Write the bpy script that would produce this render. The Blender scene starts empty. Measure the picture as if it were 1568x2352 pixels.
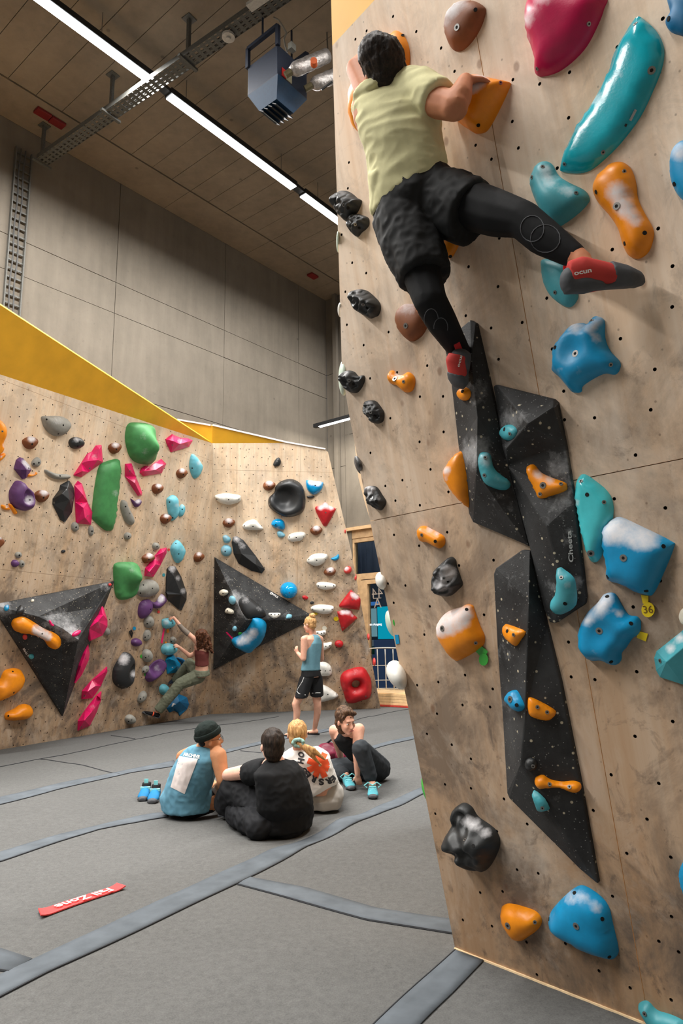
import bpy, bmesh, math, random
from mathutils import Vector, Matrix, noise
from mathutils.geometry import delaunay_2d_cdt
from mathutils.bvhtree import BVHTree
random.seed(7)
SC = bpy.context.scene
COL = SC.collection
# ------------------------------------------------------------------ camera
F = 1568.0
CAMH = 1.35
PITCH = math.atan(300 / 1568)
ROLL = math.radians(1.0)
CP = Vector((0, 0, CAMH))
FW = Vector((0, math.cos(PITCH), math.sin(PITCH)))
_R0 = Vector((1, 0, 0)); _U0 = Vector((0, -math.sin(PITCH), math.cos(PITCH)))
RT = math.cos(ROLL) * _R0 - math.sin(ROLL) * _U0
UP = math.cos(ROLL) * _U0 + math.sin(ROLL) * _R0
cam = bpy.data.cameras.new('camera')
cam.sensor_fit = 'VERTICAL'; cam.sensor_height = 36.0; cam.lens = F * 36 / 2352
cam.clip_end = 200
cam_o = bpy.data.objects.new('camera', cam); COL.objects.link(cam_o)
cam_o.matrix_world = Matrix.Translation(CP) @ Matrix((RT, UP, -FW)).transposed().to_4x4()
SC.camera = cam_o
# ------------------------------------------------------------------ world, exposure
w = bpy.data.worlds.new('world'); SC.world = w; w.use_nodes = True
w.node_tree.nodes['Background'].inputs[0].default_value = (0.05, 0.09, 0.16, 1)
w.node_tree.nodes['Background'].inputs[1].default_value = 0.25
SC.view_settings.view_transform = 'Standard'; SC.view_settings.look = 'None'
SC.view_settings.gamma = 1; SC.view_settings.use_curve_mapping = False
SC.view_settings.exposure = 0.44
LIGHT_POWER = 105.0      # watts per metre of strip
DIFF_EMIT = 9.0
SC.cycles.use_denoising = True
SC.cycles.max_bounces = 7; SC.cycles.diffuse_bounces = 5
SC.cycles.sample_clamp_indirect = 6
# ------------------------------------------------------------------ projection helpers
def ray(px, py):
    return FW + RT * ((px - 784) / F) - UP * ((py - 1176) / F)
def P(px, py, d):
    return CP + ray(px, py) * d
def G(px, py, z=0.0):
    r = ray(px, py)
    return CP + r * ((z - CAMH) / r.z)
class Plane:
    """a flat face: origin, outward normal n, U (to the right for a viewer), V (up the face)"""
    def __init__(s, o, n, up=Vector((0, 0, 1))):
        s.o = o.copy(); s.n = n.normalized()
        if s.n.dot(CP - o) < 0: s.n = -s.n
        s.V = (up - s.n * up.dot(s.n)).normalized()
        s.U = s.V.cross(s.n).normalized()
    def hit(s, px, py, h=0.0):
        r = ray(px, py); o = s.o + s.n * h
        return CP + r * ((o - CP).dot(s.n) / r.dot(s.n))
    def uv(s, px, py, h=0.0):
        p = s.hit(px, py, h) - s.o
        return Vector((p.dot(s.U), p.dot(s.V)))
    def at(s, u, v, h=0.0):
        return s.o + s.U * u + s.V * v + s.n * h
    def to_uv(s, p):
        q = p - s.o; return Vector((q.dot(s.U), q.dot(s.V)))
# ------------------------------------------------------------------ object helpers
def link(o, parent=None):
    COL.objects.link(o)
    if parent is not None: o.parent = parent
    return o
def tag(o, label=None, cat=None, group=None, kind=None):
    if label: o['label'] = label
    if cat: o['category'] = cat
    if group: o['group'] = group
    if kind: o['kind'] = kind
    return o
def empty(name, loc, label=None, cat=None, group=None, kind=None):
    o = bpy.data.objects.new(name, None); o.empty_display_size = 0.1
    o.location = loc; link(o); tag(o, label, cat, group, kind)
    o['_l'] = 1; del o['_l']
    return o
def mesh_obj(name, verts, faces, mat, parent=None, smooth=False, uv=None, origin=None):
    """verts in world space; origin = world position of the object (or the parent's)"""
    po = parent.matrix_world.translation if False else (Vector(parent['org']) if parent is not None and 'org' in parent else Vector((0, 0, 0)))
    org = Vector(origin) if origin is not None else (po if parent is not None else Vector((0, 0, 0)))
    me = bpy.data.meshes.new(name)
    me.from_pydata([Vector(v) - org for v in verts], [], faces)
    if uv:
        l = me.uv_layers.new(name='UVMap')
        for lp in me.loops: l.data[lp.index].uv = uv[lp.vertex_index]
    me.materials.append(mat)
    if smooth:
        for p in me.polygons: p.use_smooth = True
    me.update()
    o = bpy.data.objects.new(name, me)
    link(o, parent)
    o.location = org - po if parent is not None else org
    return o
def thing(name, loc, label, cat, group=None, kind=None):
    o = empty(name, loc, label, cat, group, kind); ORG[o.name] = Vector(loc)
    return o
ORG = {}
def org_of(o):
    return ORG.get(o.name, Vector((0, 0, 0))) if o is not None else Vector((0, 0, 0))
def mobj(name, verts, faces, mat, parent=None, smooth=False, uv=None, origin=None):
    po = org_of(parent)
    org = Vector(origin) if origin is not None else (po if parent is not None else Vector(verts[0]))
    me = bpy.data.meshes.new(name)
    me.from_pydata([Vector(v) - org for v in verts], [], faces)
    if uv:
        l = me.uv_layers.new(name='UVMap')
        for lp in me.loops: l.data[lp.index].uv = uv[lp.vertex_index]
    if mat is not None: me.materials.append(mat)
    if smooth:
        for p in me.polygons: p.use_smooth = True
    me.update()
    o = bpy.data.objects.new(name, me); link(o, parent)
    o.location = org - po
    ORG[o.name] = org
    return o
BOXF = [(0, 3, 2, 1), (4, 5, 6, 7), (0, 1, 5, 4), (1, 2, 6, 5), (2, 3, 7, 6), (3, 0, 4, 7)]
class MB:
    """collects solids, then builds them as one mesh object"""
    def __init__(s): s.v = []; s.f = []
    def add(s, v, f):
        n = len(s.v); s.v += [Vector(x) for x in v]; s.f += [tuple(i + n for i in q) for q in f]; return s
    def box(s, c, ax, ay, az):
        c = Vector(c); ax, ay, az = Vector(ax) / 2, Vector(ay) / 2, Vector(az) / 2
        v = [c + sx * ax + sy * ay + sz * az for sz in (-1, 1) for sx, sy in ((-1, -1), (1, -1), (1, 1), (-1, 1))]
        if ax.cross(ay).dot(az) < 0: return s.add(v, [tuple(reversed(q)) for q in BOXF])
        return s.add(v, BOXF)
    def beam(s, a, b, wd, th, side=Vector((0, 0, 1))):
        a = Vector(a); b = Vector(b); d = b - a; n = d.normalized()
        x = n.cross(side).normalized(); y = x.cross(n).normalized()
        return s.box((a + b) / 2, d, x * wd, y * th)
    def tube(s, pts, r, seg=8, caps=True):
        pts = [Vector(p) for p in pts]; rr = r if isinstance(r, (list, tuple)) else [r] * len(pts)
        rings = []; prev = None
        for i, p in enumerate(pts):
            d = (pts[min(i + 1, len(pts) - 1)] - pts[max(i - 1, 0)]).normalized()
            if prev is None:
                x = d.orthogonal().normalized()
            else:
                x = (prev - d * prev.dot(d)).normalized()
            prev = x; y = d.cross(x)
            rings.append([p + (x * math.cos(a) + y * math.sin(a)) * rr[i] for a in [2 * math.pi * k / seg for k in range(seg)]])
        v = [q for rg in rings for q in rg]; f = []
        for i in range(len(pts) - 1):
            for k in range(seg):
                f.append((i * seg + k, i * seg + (k + 1) % seg, (i + 1) * seg + (k + 1) % seg, (i + 1) * seg + k))
        if caps:
            f.append(tuple(reversed(range(seg)))); f.append(tuple(range((len(pts) - 1) * seg, len(pts) * seg)))
        return s.add(v, f)
    def prism(s, poly, d):
        poly = [Vector(p) for p in poly]; d = Vector(d); n = len(poly)
        v = poly + [p + d for p in poly]
        nrm = Vector((0, 0, 0))
        for i in range(n): nrm += poly[i].cross(poly[(i + 1) % n])
        f = [tuple(range(n)), tuple(reversed(range(n, 2 * n)))] + [(i, i + n, (i + 1) % n + n, (i + 1) % n) for i in range(n)]
        if nrm.dot(d) > 0: f = [tuple(reversed(q)) for q in f]
        return s.add(v, f)
    def build(s, name, mat, parent=None, smooth=False, origin=None):
        return mobj(name, s.v, s.f, mat, parent, smooth, origin=origin)
def bevel(o, wd=0.004, seg=2):
    m = o.modifiers.new('bevel', 'BEVEL'); m.width = wd; m.segments = seg; m.limit_method = 'ANGLE'; m.angle_limit = math.radians(35)
    return o
# ------------------------------------------------------------------ materials
def lin(r, g, b):
    def c(x):
        x /= 255.0
        return x / 12.92 if x <= 0.04045 else ((x + 0.055) / 1.055) ** 2.4
    return (c(r), c(g), c(b), 1)
class Mat:
    def __init__(s, name, rough=0.6, spec=0.4):
        s.m = bpy.data.materials.new(name); s.m.use_nodes = True
        s.t = s.m.node_tree; s.b = s.t.nodes['Principled BSDF']
        s.b.inputs['Roughness'].default_value = rough
        s.b.inputs['Specular IOR Level'].default_value = spec
    def n(s, typ, **kw):
        nd = s.t.nodes.new(typ)
        for k, v in kw.items():
            if k.startswith('i_'): nd.inputs[int(k[2:]) if k[2:].isdigit() else k[2:]].default_value = v
            else: setattr(nd, k, v)
        return nd
    def l(s, a, b): s.t.links.new(a, b)
    def coords(s, kind='Object', scale=(1, 1, 1)):
        tc = s.n('ShaderNodeTexCoord'); mp = s.n('ShaderNodeMapping'); mp.inputs['Scale'].default_value = scale
        s.l(tc.outputs[kind], mp.inputs[0]); return mp.outputs[0]
    def noise(s, co, scale, detail=4, rough=0.55, dist=0.0):
        nd = s.n('ShaderNodeTexNoise'); nd.inputs['Scale'].default_value = scale; nd.inputs['Detail'].default_value = detail
        nd.inputs['Roughness'].default_value = rough; nd.inputs['Distortion'].default_value = dist
        s.l(co, nd.inputs['Vector']); return nd.outputs['Fac']
    def ramp(s, src, stops):
        r = s.n('ShaderNodeValToRGB'); e = r.color_ramp.elements
        while len(e) < len(stops): e.new(0.5)
        for i, (p, c) in enumerate(stops):
            e[i].position = p; e[i].color = c if isinstance(c, tuple) else (c, c, c, 1)
        s.l(src, r.inputs[0]); return r.outputs[0]
    def mix(s, fac, a, b, mode='MIX'):
        m = s.n('ShaderNodeMix', data_type='RGBA', blend_type=mode)
        for i, x in ((0, fac), (6, a), (7, b)):
            if isinstance(x, (tuple, float, int)): m.inputs[i].default_value = x
            else: s.l(x, m.inputs[i])
        return m.outputs[2]
    def math(s, op, a, b=0.0, c=None, clamp=False):
        m = s.n('ShaderNodeMath', operation=op, use_clamp=clamp)
        for i, x in enumerate((a, b) if c is None else (a, b, c)):
            if isinstance(x, (float, int)): m.inputs[i].default_value = x
            else: s.l(x, m.inputs[i])
        return m.outputs[0]
    def bump(s, h, strength=0.3, dist=0.01):
        b = s.n('ShaderNodeBump'); b.inputs['Strength'].default_value = strength; b.inputs['Distance'].default_value = dist
        s.l(h, b.inputs['Height']); s.l(b.outputs[0], s.b.inputs['Normal'])
    def col(s, c):
        if isinstance(c, tuple): s.b.inputs['Base Color'].default_value = c
        else: s.l(c, s.b.inputs['Base Color'])
        return s
_mc = {}
def plain(name, rgb, rough=0.6, spec=0.4, var=0.06, scale=30.0, bump=0.0, metal=0.0, bdist=0.004):
    if name in _mc: return _mc[name]
    k = Mat(name, rough, spec); c = lin(*rgb); co = k.coords('Object')
    nz = k.noise(co, scale, 5)
    lo = tuple(x * (1 - var * 2) for x in c[:3]) + (1,); hi = tuple(min(1, x * (1 + var * 2)) for x in c[:3]) + (1,)
    k.col(k.ramp(nz, [(0.3, lo), (0.7, hi)]))
    if bump: k.bump(nz, bump, bdist)
    k.b.inputs['Metallic'].default_value = metal
    _mc[name] = k.m; return k.m
def mat_plywood(name, clean, dirty, v0, v1, edge=False):
    """birch ply: vertical grain, knots, scuffs from shoes and chalk; dirtier low on the wall (v0..v1 metres up the face)"""
    k = Mat(name, 0.62, 0.3); uv = k.n('ShaderNodeUVMap', uv_map='UVMap').outputs[0]
    def mp(sx, sy, ox=0.0):
        m = k.n('ShaderNodeMapping'); m.inputs['Scale'].default_value = (sx, sy, 1); m.inputs['Location'].default_value = (ox, ox * .7, 0)
        k.l(uv, m.inputs[0]); return m.outputs[0]
    sep = k.n('ShaderNodeSeparateXYZ'); k.l(uv, sep.inputs[0])
    hgt = k.n('ShaderNodeMapRange'); hgt.inputs['From Min'].default_value = v0; hgt.inputs['From Max'].default_value = v1
    big = k.noise(mp(0.9, 0.9), 1.0, 3, 0.6)
    hj = k.math('ADD', sep.outputs[1], k.math('MULTIPLY', k.math('SUBTRACT', big, 0.5), 1.6)); k.l(hj, hgt.inputs['Value'])
    cl = lin(*clean); di = lin(*dirty)
    c = k.mix(hgt.outputs[0], di, cl)
    g1 = k.noise(mp(26, 1.1), 1.0, 5, 0.6, 0.6)
    c = k.mix(k.ramp(g1, [(0.35, 0.0), (0.7, 0.55)]), c, k.mix(1.0, c, lin(232, 214, 194), 'MULTIPLY'))
    g2 = k.noise(mp(4.5, 0.35, 3), 1.0, 3, 0.5, 0.3)
    c = k.mix(k.ramp(g2, [(0.45, 0.0), (0.75, 0.5)]), c, k.mix(1.0, c, lin(246, 226, 200), 'MULTIPLY'))
    # grey scuffs and pale rubbed patches
    s1 = k.noise(mp(2.2, 1.8, 7), 1.0, 8, 0.7, 0.5)
    low = k.math('SUBTRACT', 1.0, hgt.outputs[0], clamp=True)
    f1 = k.math('MULTIPLY', k.ramp(s1, [(0.45, 0.0), (0.60, 0.85)]), k.math('ADD', k.math('MULTIPLY', low, 0.8), 0.3))
    c = k.mix(f1, c, lin(112, 97, 84))
    s2 = k.noise(mp(2.4, 1.5, 19), 1.0, 8, 0.7, 0.5)
    f2 = k.ramp(s2, [(0.5, 0.0), (0.7, 0.45)])
    c = k.mix(f2, c, lin(226, 212, 196))
    s4 = k.noise(mp(9, 6, 31), 1.0, 6, 0.72, 0.6)
    c = k.mix(k.math('MULTIPLY', k.ramp(s4, [(0.55, 0.0), (0.68, 0.6)]), k.math('ADD', low, 0.3)), c, lin(88, 76, 68))
    # knots / specks
    vo = k.n('ShaderNodeTexVoronoi', feature='DISTANCE_TO_EDGE' if False else 'F1'); vo.inputs['Scale'].default_value = 1.0; vo.inputs['Randomness'].default_value = 1.0
    k.l(mp(7.0, 4.5, 2), vo.inputs['Vector'])
    c = k.mix(k.ramp(vo.outputs['Distance'], [(0.06, 0.55), (0.11, 0.0)]), c, lin(120, 82, 56))
    vo2 = k.n('ShaderNodeTexVoronoi'); vo2.inputs['Scale'].default_value = 1.0
    k.l(mp(20.0, 17, 5), vo2.inputs['Vector'])
    c = k.mix(k.ramp(vo2.outputs['Distance'], [(0.05, 0.5), (0.10, 0.0)]), c, lin(86, 66, 52))
    k.col(c); k.bump(g1, 0.06, 0.002)
    return k.m
def mat_concrete(name, rgb, scale=1.0):
    k = Mat(name, 0.85, 0.2); co = k.coords('Object')
    n1 = k.noise(co, 0.7 * scale, 6, 0.65); n2 = k.noise(co, 9 * scale, 6, 0.7)
    mp = k.n('ShaderNodeMapping'); mp.inputs['Scale'].default_value = (3, 3, 0.35); k.l(co, mp.inputs[0])
    n3 = k.noise(mp.outputs[0], 2.0, 5, 0.6)
    c = lin(*rgb); dk = tuple(x * 0.72 for x in c[:3]) + (1,); lt = tuple(min(1, x * 1.2) for x in c[:3]) + (1,)
    a = k.ramp(n1, [(0.3, dk), (0.7, lt)])
    a = k.mix(0.35, a, k.ramp(n3, [(0.3, dk), (0.7, lt)]))
    a = k.mix(k.ramp(n2, [(0.6, 0.0), (0.75, 0.35)]), a, tuple(x * 0.5 for x in c[:3]) + (1,))
    vo = k.n('ShaderNodeTexVoronoi'); vo.inputs['Scale'].default_value = 1.3; k.l(co, vo.inputs['Vector'])
    a = k.mix(k.ramp(vo.outputs['Distance'], [(0.03, 0.6), (0.05, 0.0)]), a, tuple(x * 0.4 for x in c[:3]) + (1,))
    k.col(a); k.bump(n2, 0.25, 0.01); return k.m
def mat_carpet(name, rgb, streak=True):
    k = Mat(name, 0.95, 0.1); co = k.coords('Object')
    n1 = k.noise(co, 150, 3, 0.7); n2 = k.noise(co, 1.3, 4, 0.6, 0.4); n3 = k.noise(co, 28, 4, 0.7)
    c = lin(*rgb); dk = tuple(x * 0.62 for x in c[:3]) + (1,); lt = tuple(x * 1.35 for x in c[:3]) + (1,)
    a = k.ramp(n1, [(0.3, dk), (0.7, lt)])
    a = k.mix(0.5, a, k.ramp(n3, [(0.35, tuple(x * 0.8 for x in c[:3]) + (1,)), (0.65, tuple(x * 1.2 for x in c[:3]) + (1,))]))
    a = k.mix(k.ramp(n2, [(0.35, 0.0), (0.7, 0.35)]), a, k.mix(1.0, a, (1.25, 1.25, 1.25, 1), 'MULTIPLY'))
    k.col(a); k.bump(n1, 0.35, 0.004); return k.m
def mat_emit(name, rgb, strength):
    m = bpy.data.materials.new(name); m.use_nodes = True; t = m.node_tree
    for nd in list(t.nodes): t.nodes.remove(nd)
    e = t.nodes.new('ShaderNodeEmission'); o = t.nodes.new('ShaderNodeOutputMaterial')
    e.inputs[0].default_value = lin(*rgb); e.inputs[1].default_value = strength; t.links.new(e.outputs[0], o.inputs[0]); return m
M_PLY_FAR = mat_plywood('birch_plywood_far', (250, 228, 200), (186, 160, 132), 1.5, 3.9)
M_PLY_NEAR = mat_plywood('birch_plywood_near', (240, 220, 198), (178, 150, 122), 0.2, 3.3)
M_PLYEDGE = plain('plywood_edge', (240, 208, 168), 0.7)
M_YEL = plain('yellow_painted_plywood', (238, 178, 46), 0.5, 0.4, 0.05, 3)
M_CONC = mat_concrete('formwork_concrete', (114, 107, 97))
M_CEIL = mat_concrete('ceiling_concrete', (138, 125, 109))
M_JOINT = plain('dark_joint', (60, 54, 48), 0.9)
M_CARPET = mat_carpet('grey_mat_carpet', (92, 92, 91))
M_STRIP = plain('grey_seam_strip', (88, 94, 100), 0.85, 0.2, 0.1, 6, 0.1)
M_STRIPEDGE = plain('strip_edge', (44, 46, 50), 0.9)
M_BLACK = plain('black_metal', (32, 33, 35), 0.5)
M_GALV = plain('galvanised_steel', (84, 84, 80), 0.55, 0.4, 0.1, 40, 0, 0.0)
M_STEEL = plain('bolt_steel', (150, 148, 145), 0.35, 0.5, 0.05, 40, 0, 0.8)
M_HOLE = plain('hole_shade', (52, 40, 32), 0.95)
M_DARK = plain('dark_hole', (18, 17, 16), 0.9)
M_LED = mat_emit('led_diffuser', (250, 252, 255), DIFF_EMIT)
# ------------------------------------------------------------------ room axes and shell
AX = Vector((math.sin(math.radians(39)), math.cos(math.radians(39)), 0))      # along the side wall, away from the viewer
BX = Vector((-AX.y, AX.x, 0))                                                 # towards the side wall
E0 = G(870, 1590, 0.2)
WB = Plane(E0, AX)                    # end wall plane
crn = WB.hit(750, 900); crn.z = 0
WL = Plane(crn, BX)                   # side wall plane
CEIL_Z = WB.hit(748, 690).z
# ================================================================== climbing wall planes
LF0 = G(0, 1722); LFC = G(485, 1640); BKR = G(874, 1627)
KTOP = P(487, 1018, (LFC - CP).dot(FW) - 0.62)
W1 = Plane(LFC, (LFC - LF0).cross(KTOP - LFC))
W2 = Plane(LFC, (BKR - LFC).cross(KTOP - LFC))
RB0 = G(1045, 2180); RB1 = G(1480, 2352)
hdir = (RB1 - RB0).normalized(); n0 = Vector((hdir.y, -hdir.x, 0))
if n0.dot(CP - RB0) < 0: n0 = -n0
OVH = math.radians(10.5)
u3 = Vector((0, 0, math.cos(OVH))) + n0 * math.sin(OVH)
W3 = Plane(RB0, hdir.cross(u3), u3)

def clip_rect(poly, u0, u1, v0, v1):
    def cut(p, f, isec):
        out = []
        for i in range(len(p)):
            a, b = p[i], p[(i + 1) % len(p)]
            fa, fb = f(a), f(b)
            if fa >= 0: out.append(a)
            if (fa >= 0) != (fb >= 0): out.append(a + (b - a) * (fa / (fa - fb)))
        return out
    for f in (lambda q: q.x - u0, lambda q: u1 - q.x, lambda q: q.y - v0, lambda q: v1 - q.y):
        poly = cut(poly, f, None)
        if len(poly) < 3: return []
    out = []
    for q in poly:
        if not out or (q - out[-1]).length > 1e-4: out.append(q)
    if (out[0] - out[-1]).length < 1e-4: out.pop()
    return out
def area2(p): return sum(p[i].x * p[(i + 1) % len(p)].y - p[(i + 1) % len(p)].x * p[i].y for i in range(len(p)))
def inside(p, q, mg=0.0):
    c = False; n = len(p)
    for i in range(n):
        a, b = p[i], p[(i + 1) % n]
        if (a.y > q.y) != (b.y > q.y) and q.x < (b.x - a.x) * (q.y - a.y) / (b.y - a.y) + a.x: c = not c
    if c and mg > 0: return edge_dist(p, q) > mg
    return c
def edge_dist(p, q):
    m = 1e9; n = len(p)
    for i in range(n):
        a, b = p[i], p[(i + 1) % n]; d = b - a; t = max(0, min(1, (q - a).dot(d) / max(1e-12, d.length_squared)))
        m = min(m, (q - a - d * t).length)
    return m
def panel(pl, poly, holes, r, mat, parent, th=0.03, seg=8, name='plywood_panel'):
    """one plywood sheet with real drilled bolt holes"""
    if area2(poly) < 0: poly = poly[::-1]
    n = len(poly); vs = list(poly); es = [(i, (i + 1) % n) for i in range(n)]; loops = []
    for h in holes:
        b = len(vs)
        for k in range(seg):
            a = 2 * math.pi * k / seg; vs.append(Vector((h.x + r * math.cos(a), h.y + r * math.sin(a))))
        es += [(b + k, b + (k + 1) % seg) for k in range(seg)]; loops.append((b, seg))
    V, E, T, ov, oe, of = delaunay_2d_cdt(vs, es, [], 1, 1e-5)
    hid = {}
    for i, o in enumerate(ov):
        for q in o:
            if q >= n: hid[i] = (q - n) // seg
    faces = []
    for t in T:
        hs = {hid.get(i, -1) for i in t}
        if len(hs) == 1 and -1 not in hs: continue
        a = sum(V[t[i]].x * V[t[(i + 1) % 3]].y - V[t[(i + 1) % 3]].x * V[t[i]].y for i in range(3))
        faces.append(tuple(t) if a > 0 else tuple(reversed(t)))
    v3 = [pl.at(q.x, q.y) for q in V]; uv = [(q.x, q.y) for q in V]
    b = len(v3)
    for q in poly: v3 += [pl.at(q.x, q.y), pl.at(q.x, q.y, -th)]; uv += [(q.x, q.y)] * 2
    side = []
    for i in range(n):
        j = (i + 1) % n; side.append((b + 2 * j, b + 2 * i, b + 2 * i + 1, b + 2 * j + 1))
    tub = []; hb = len(v3)
    for hi, h in enumerate(holes):
        o = len(v3)
        for k in range(seg):
            a = 2 * math.pi * k / seg; q = (h.x + r * math.cos(a), h.y + r * math.sin(a))
            v3 += [pl.at(*q), pl.at(*q, -0.022)]; uv += [q, q]
        for k in range(seg):
            j = (k + 1) % seg; tub.append((o + 2 * k, o + 2 * j, o + 2 * j + 1, o + 2 * k + 1))
        tub.append(tuple(o + 2 * k + 1 for k in range(seg)))
    o = mobj(name, v3, faces + side + tub, mat, parent, uv=uv)
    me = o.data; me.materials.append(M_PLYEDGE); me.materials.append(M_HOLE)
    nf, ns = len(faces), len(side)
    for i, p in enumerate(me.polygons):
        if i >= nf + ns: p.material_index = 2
        elif i >= nf: p.material_index = 1
    return o
def hole_grid(poly, sp, mg, rng, jit=0.03):
    us = [q.x for q in poly]; vs = [q.y for q in poly]; out = []
    r0 = int(math.floor(min(vs) / sp)); r1 = int(math.ceil(max(vs) / sp))
    c0 = int(math.floor(min(us) / sp)); c1 = int(math.ceil(max(us) / sp))
    for r in range(r0, r1 + 1):
        for c in range(c0, c1 + 1):
            q = Vector((c * sp + (sp / 2 if r % 2 else 0) + rng.uniform(-jit, jit), r * sp + rng.uniform(-jit, jit)))
            if rng.random() < 0.93 and inside(poly, q, mg): out.append(q)
    return out
def wall_panels(pl, outline, u_off, v_off, pw, ph, sp, r, mat, parent, gap=0.003, seg=8, seed=1, jit=0.03):
    rng = random.Random(seed)
    us = [q.x for q in outline]; vs = [q.y for q in outline]
    i0 = math.floor((min(us) - u_off) / pw); i1 = math.ceil((max(us) - u_off) / pw)
    j0 = math.floor((min(vs) - v_off) / ph); j1 = math.ceil((max(vs) - v_off) / ph)
    for i in range(i0, i1):
        for j in range(j0, j1):
            a = clip_rect(outline, u_off + i * pw + gap / 2, u_off + (i + 1) * pw - gap / 2, v_off + j * ph + gap / 2, v_off + (j + 1) * ph - gap / 2)
            if len(a) < 3 or abs(area2(a)) < 0.02: continue
            panel(pl, a, hole_grid(a, sp, r * 2.2, rng, jit), r, mat, parent, seg=seg)
    b = MB(); b.prism([pl.at(q.x, q.y, -0.028) for q in outline], -pl.n * 0.09)
    b.build('backing_frame', M_PLYEDGE, parent)

# --- left wall -----------------------------------------------------
w1o = [W1.uv(*q) for q in ((485, 1642), (487, 1018), (0, 860), (-330, 752), (-330, 1782), (0, 1724))]
# follow the true floor line: extend straight from LFC through LF0
d0 = (LF0 - LFC); far = LFC + d0 * 1.75
w1o[4] = W1.to_uv(far); w1o[5] = W1.to_uv(LF0)
w1o[3] = w1o[1] + (w1o[2] - w1o[1]) * 1.75
t = thing('climbing_wall', LFC, 'pale birch plywood bouldering wall on the left with a yellow painted top facet', 'climbing wall'); CW1 = t
wall_panels(W1, w1o, 0.0, -0.02, 1.22, 2.44, 0.165, 0.0095, M_PLY_FAR, t, seg=6, seed=3, jit=0.035)
def facet_panel(pts, mat, parent, name, th=0.05):
    pts = [Vector(p) for p in pts]; n = (pts[1] - pts[0]).cross(pts[2] - pts[0]).normalized()
    if n.dot(CP - pts[0]) < 0: n = -n
    b = MB(); b.prism(pts, -n * th); return b.build(name, mat, parent)
kd = (KTOP - CP).dot(FW)
y0d = (W1.hit(0, 860) - CP).dot(FW)
Y0 = P(0, 700, y0d - 0.45); YP = Plane(KTOP, (W1.at(*w1o[2]) - KTOP).cross(Y0 - KTOP))
facet_panel([KTOP, W1.at(*w1o[2]), W1.at(*w1o[3]), YP.hit(-330, 484), YP.hit(0, 700)], M_YEL, t, 'yellow_facet')
# --- back wall -----------------------------------------------------
w2o = [W2.uv(*q) for q in ((487, 1642), (487, 1018), (655, 1017), (746, 1033), (753, 1038), (806, 1265), (874, 1629))]
w2o[0] = Vector((0, 0)); w2o[1] = W2.to_uv(KTOP)
t = thing('climbing_wall', BKR, 'pale birch plywood bouldering wall facing the viewer beside the door', 'climbing wall'); CW2 = t
wall_panels(W2, w2o, 0.43, -0.02, 1.22, 2.44, 0.165, 0.0095, M_PLY_FAR, t, seg=6, seed=5, jit=0.02)
a655 = W2.hit(655, 1017)
p487 = P(487, 978, kd - 0.12); p410 = P(410, 965, kd + 0.5)
facet_panel([KTOP, p487, a655], M_YEL, t, 'yellow_facet')
facet_panel([KTOP, p410, p487], M_YEL, t, 'yellow_facet')
# pale top edge board following the outline
b = MB()
tp = [p410, p487, a655, W2.hit(746, 1033)]
for a, c in zip(tp, tp[1:]): b.beam(a + Vector((0, 0.03, 0.012)), c + Vector((0, 0.03, 0.012)), 0.10, 0.03)
b.build('top_edge_board', plain('pale_edge', (214, 206, 200), 0.7), t)
# --- near right wall ----------------------------------------------
w3px = [(1045, 2180), (940, 1640), (888, 1385), (830, 1100), (801, 950), (785, 850), (775, 500), (765, 180), (760, 0), (757, -130)]
w3o = [W3.uv(*q) for q in w3px]; w3o[0] = Vector((0, 0))
w3top = w3o[-1].y
w3o += [Vector((1.75, w3top)), Vector((1.75, 0))]
s0 = W3.uv(860, 1195); s1 = W3.uv(1310, 1100)
vs_ = [W3.uv(*q) for q in ((1245, 775), (1268, 905), (1400, 1900), (1440, 2352))]
t = thing('climbing_wall', RB0, 'overhanging scuffed plywood bouldering wall filling the right side', 'climbing wall'); CW3 = t
SEAM = (s0, s1, vs_)
yline = [W3.uv(760, 108), W3.uv(860, 0)]
# yellow corner piece above a diagonal cut
dd = (yline[1] - yline[0]).normalized(); yl_end = yline[0] + dd * 1.3; nn = Vector((dd.y, -dd.x))
def clip_half(poly, a, n, sgn):
    out = []
    for i in range(len(poly)):
        p, q = poly[i], poly[(i + 1) % len(poly)]; fp, fq = sgn * (p - a).dot(n), sgn * (q - a).dot(n)
        if fp >= 0: out.append(p)
        if (fp >= 0) != (fq >= 0): out.append(p + (q - p) * (fp / (fp - fq)))
    return out
sg = 1 if (Vector((1.0, 1.0)) - yline[0]).dot(nn) > 0 else -1
w3wood = clip_half(w3o, yline[0], nn, sg); w3yel = clip_half(w3o, yline[0], nn, -sg)
vseam = sum(q.x for q in vs_) / 4
wall_panels(W3, w3wood, vseam - 1.25 * 3, s0.y - 2.5 * 3, 1.25, 2.5, 0.152, 0.0064, M_PLY_NEAR, t, seg=10, seed=11, jit=0.045)
panel(W3, w3yel, hole_grid(w3yel, 0.2, 0.03, random.Random(4)), 0.0085, M_YEL, t, name='yellow_panel')
# the face round the corner, turned away from the viewer
b = MB(); away = (hdir * 0.0 - n0 * 0.9 + AX * 0.9).normalized()
LE = [W3.at(q.x, q.y) for q in w3o[:10]]
def back_dir(p):
    q = p - CP; q.z = 0; q.normalize(); a_ = math.radians(-3.0); return Vector((q.x * math.cos(a_) - q.y * math.sin(a_), q.x * math.sin(a_) + q.y * math.cos(a_), 0))
for a, c in zip(LE, LE[1:]): b.prism([a - W3.n * 0.03 + hdir * .004, c - W3.n * 0.03 + hdir * .004, c + back_dir(c) * 2.2, a + back_dir(a) * 2.2], hdir * 0.03)
b.build('return_face', M_PLYEDGE, t)
WS = Plane(LE[0], away.cross(u3)); 
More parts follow.
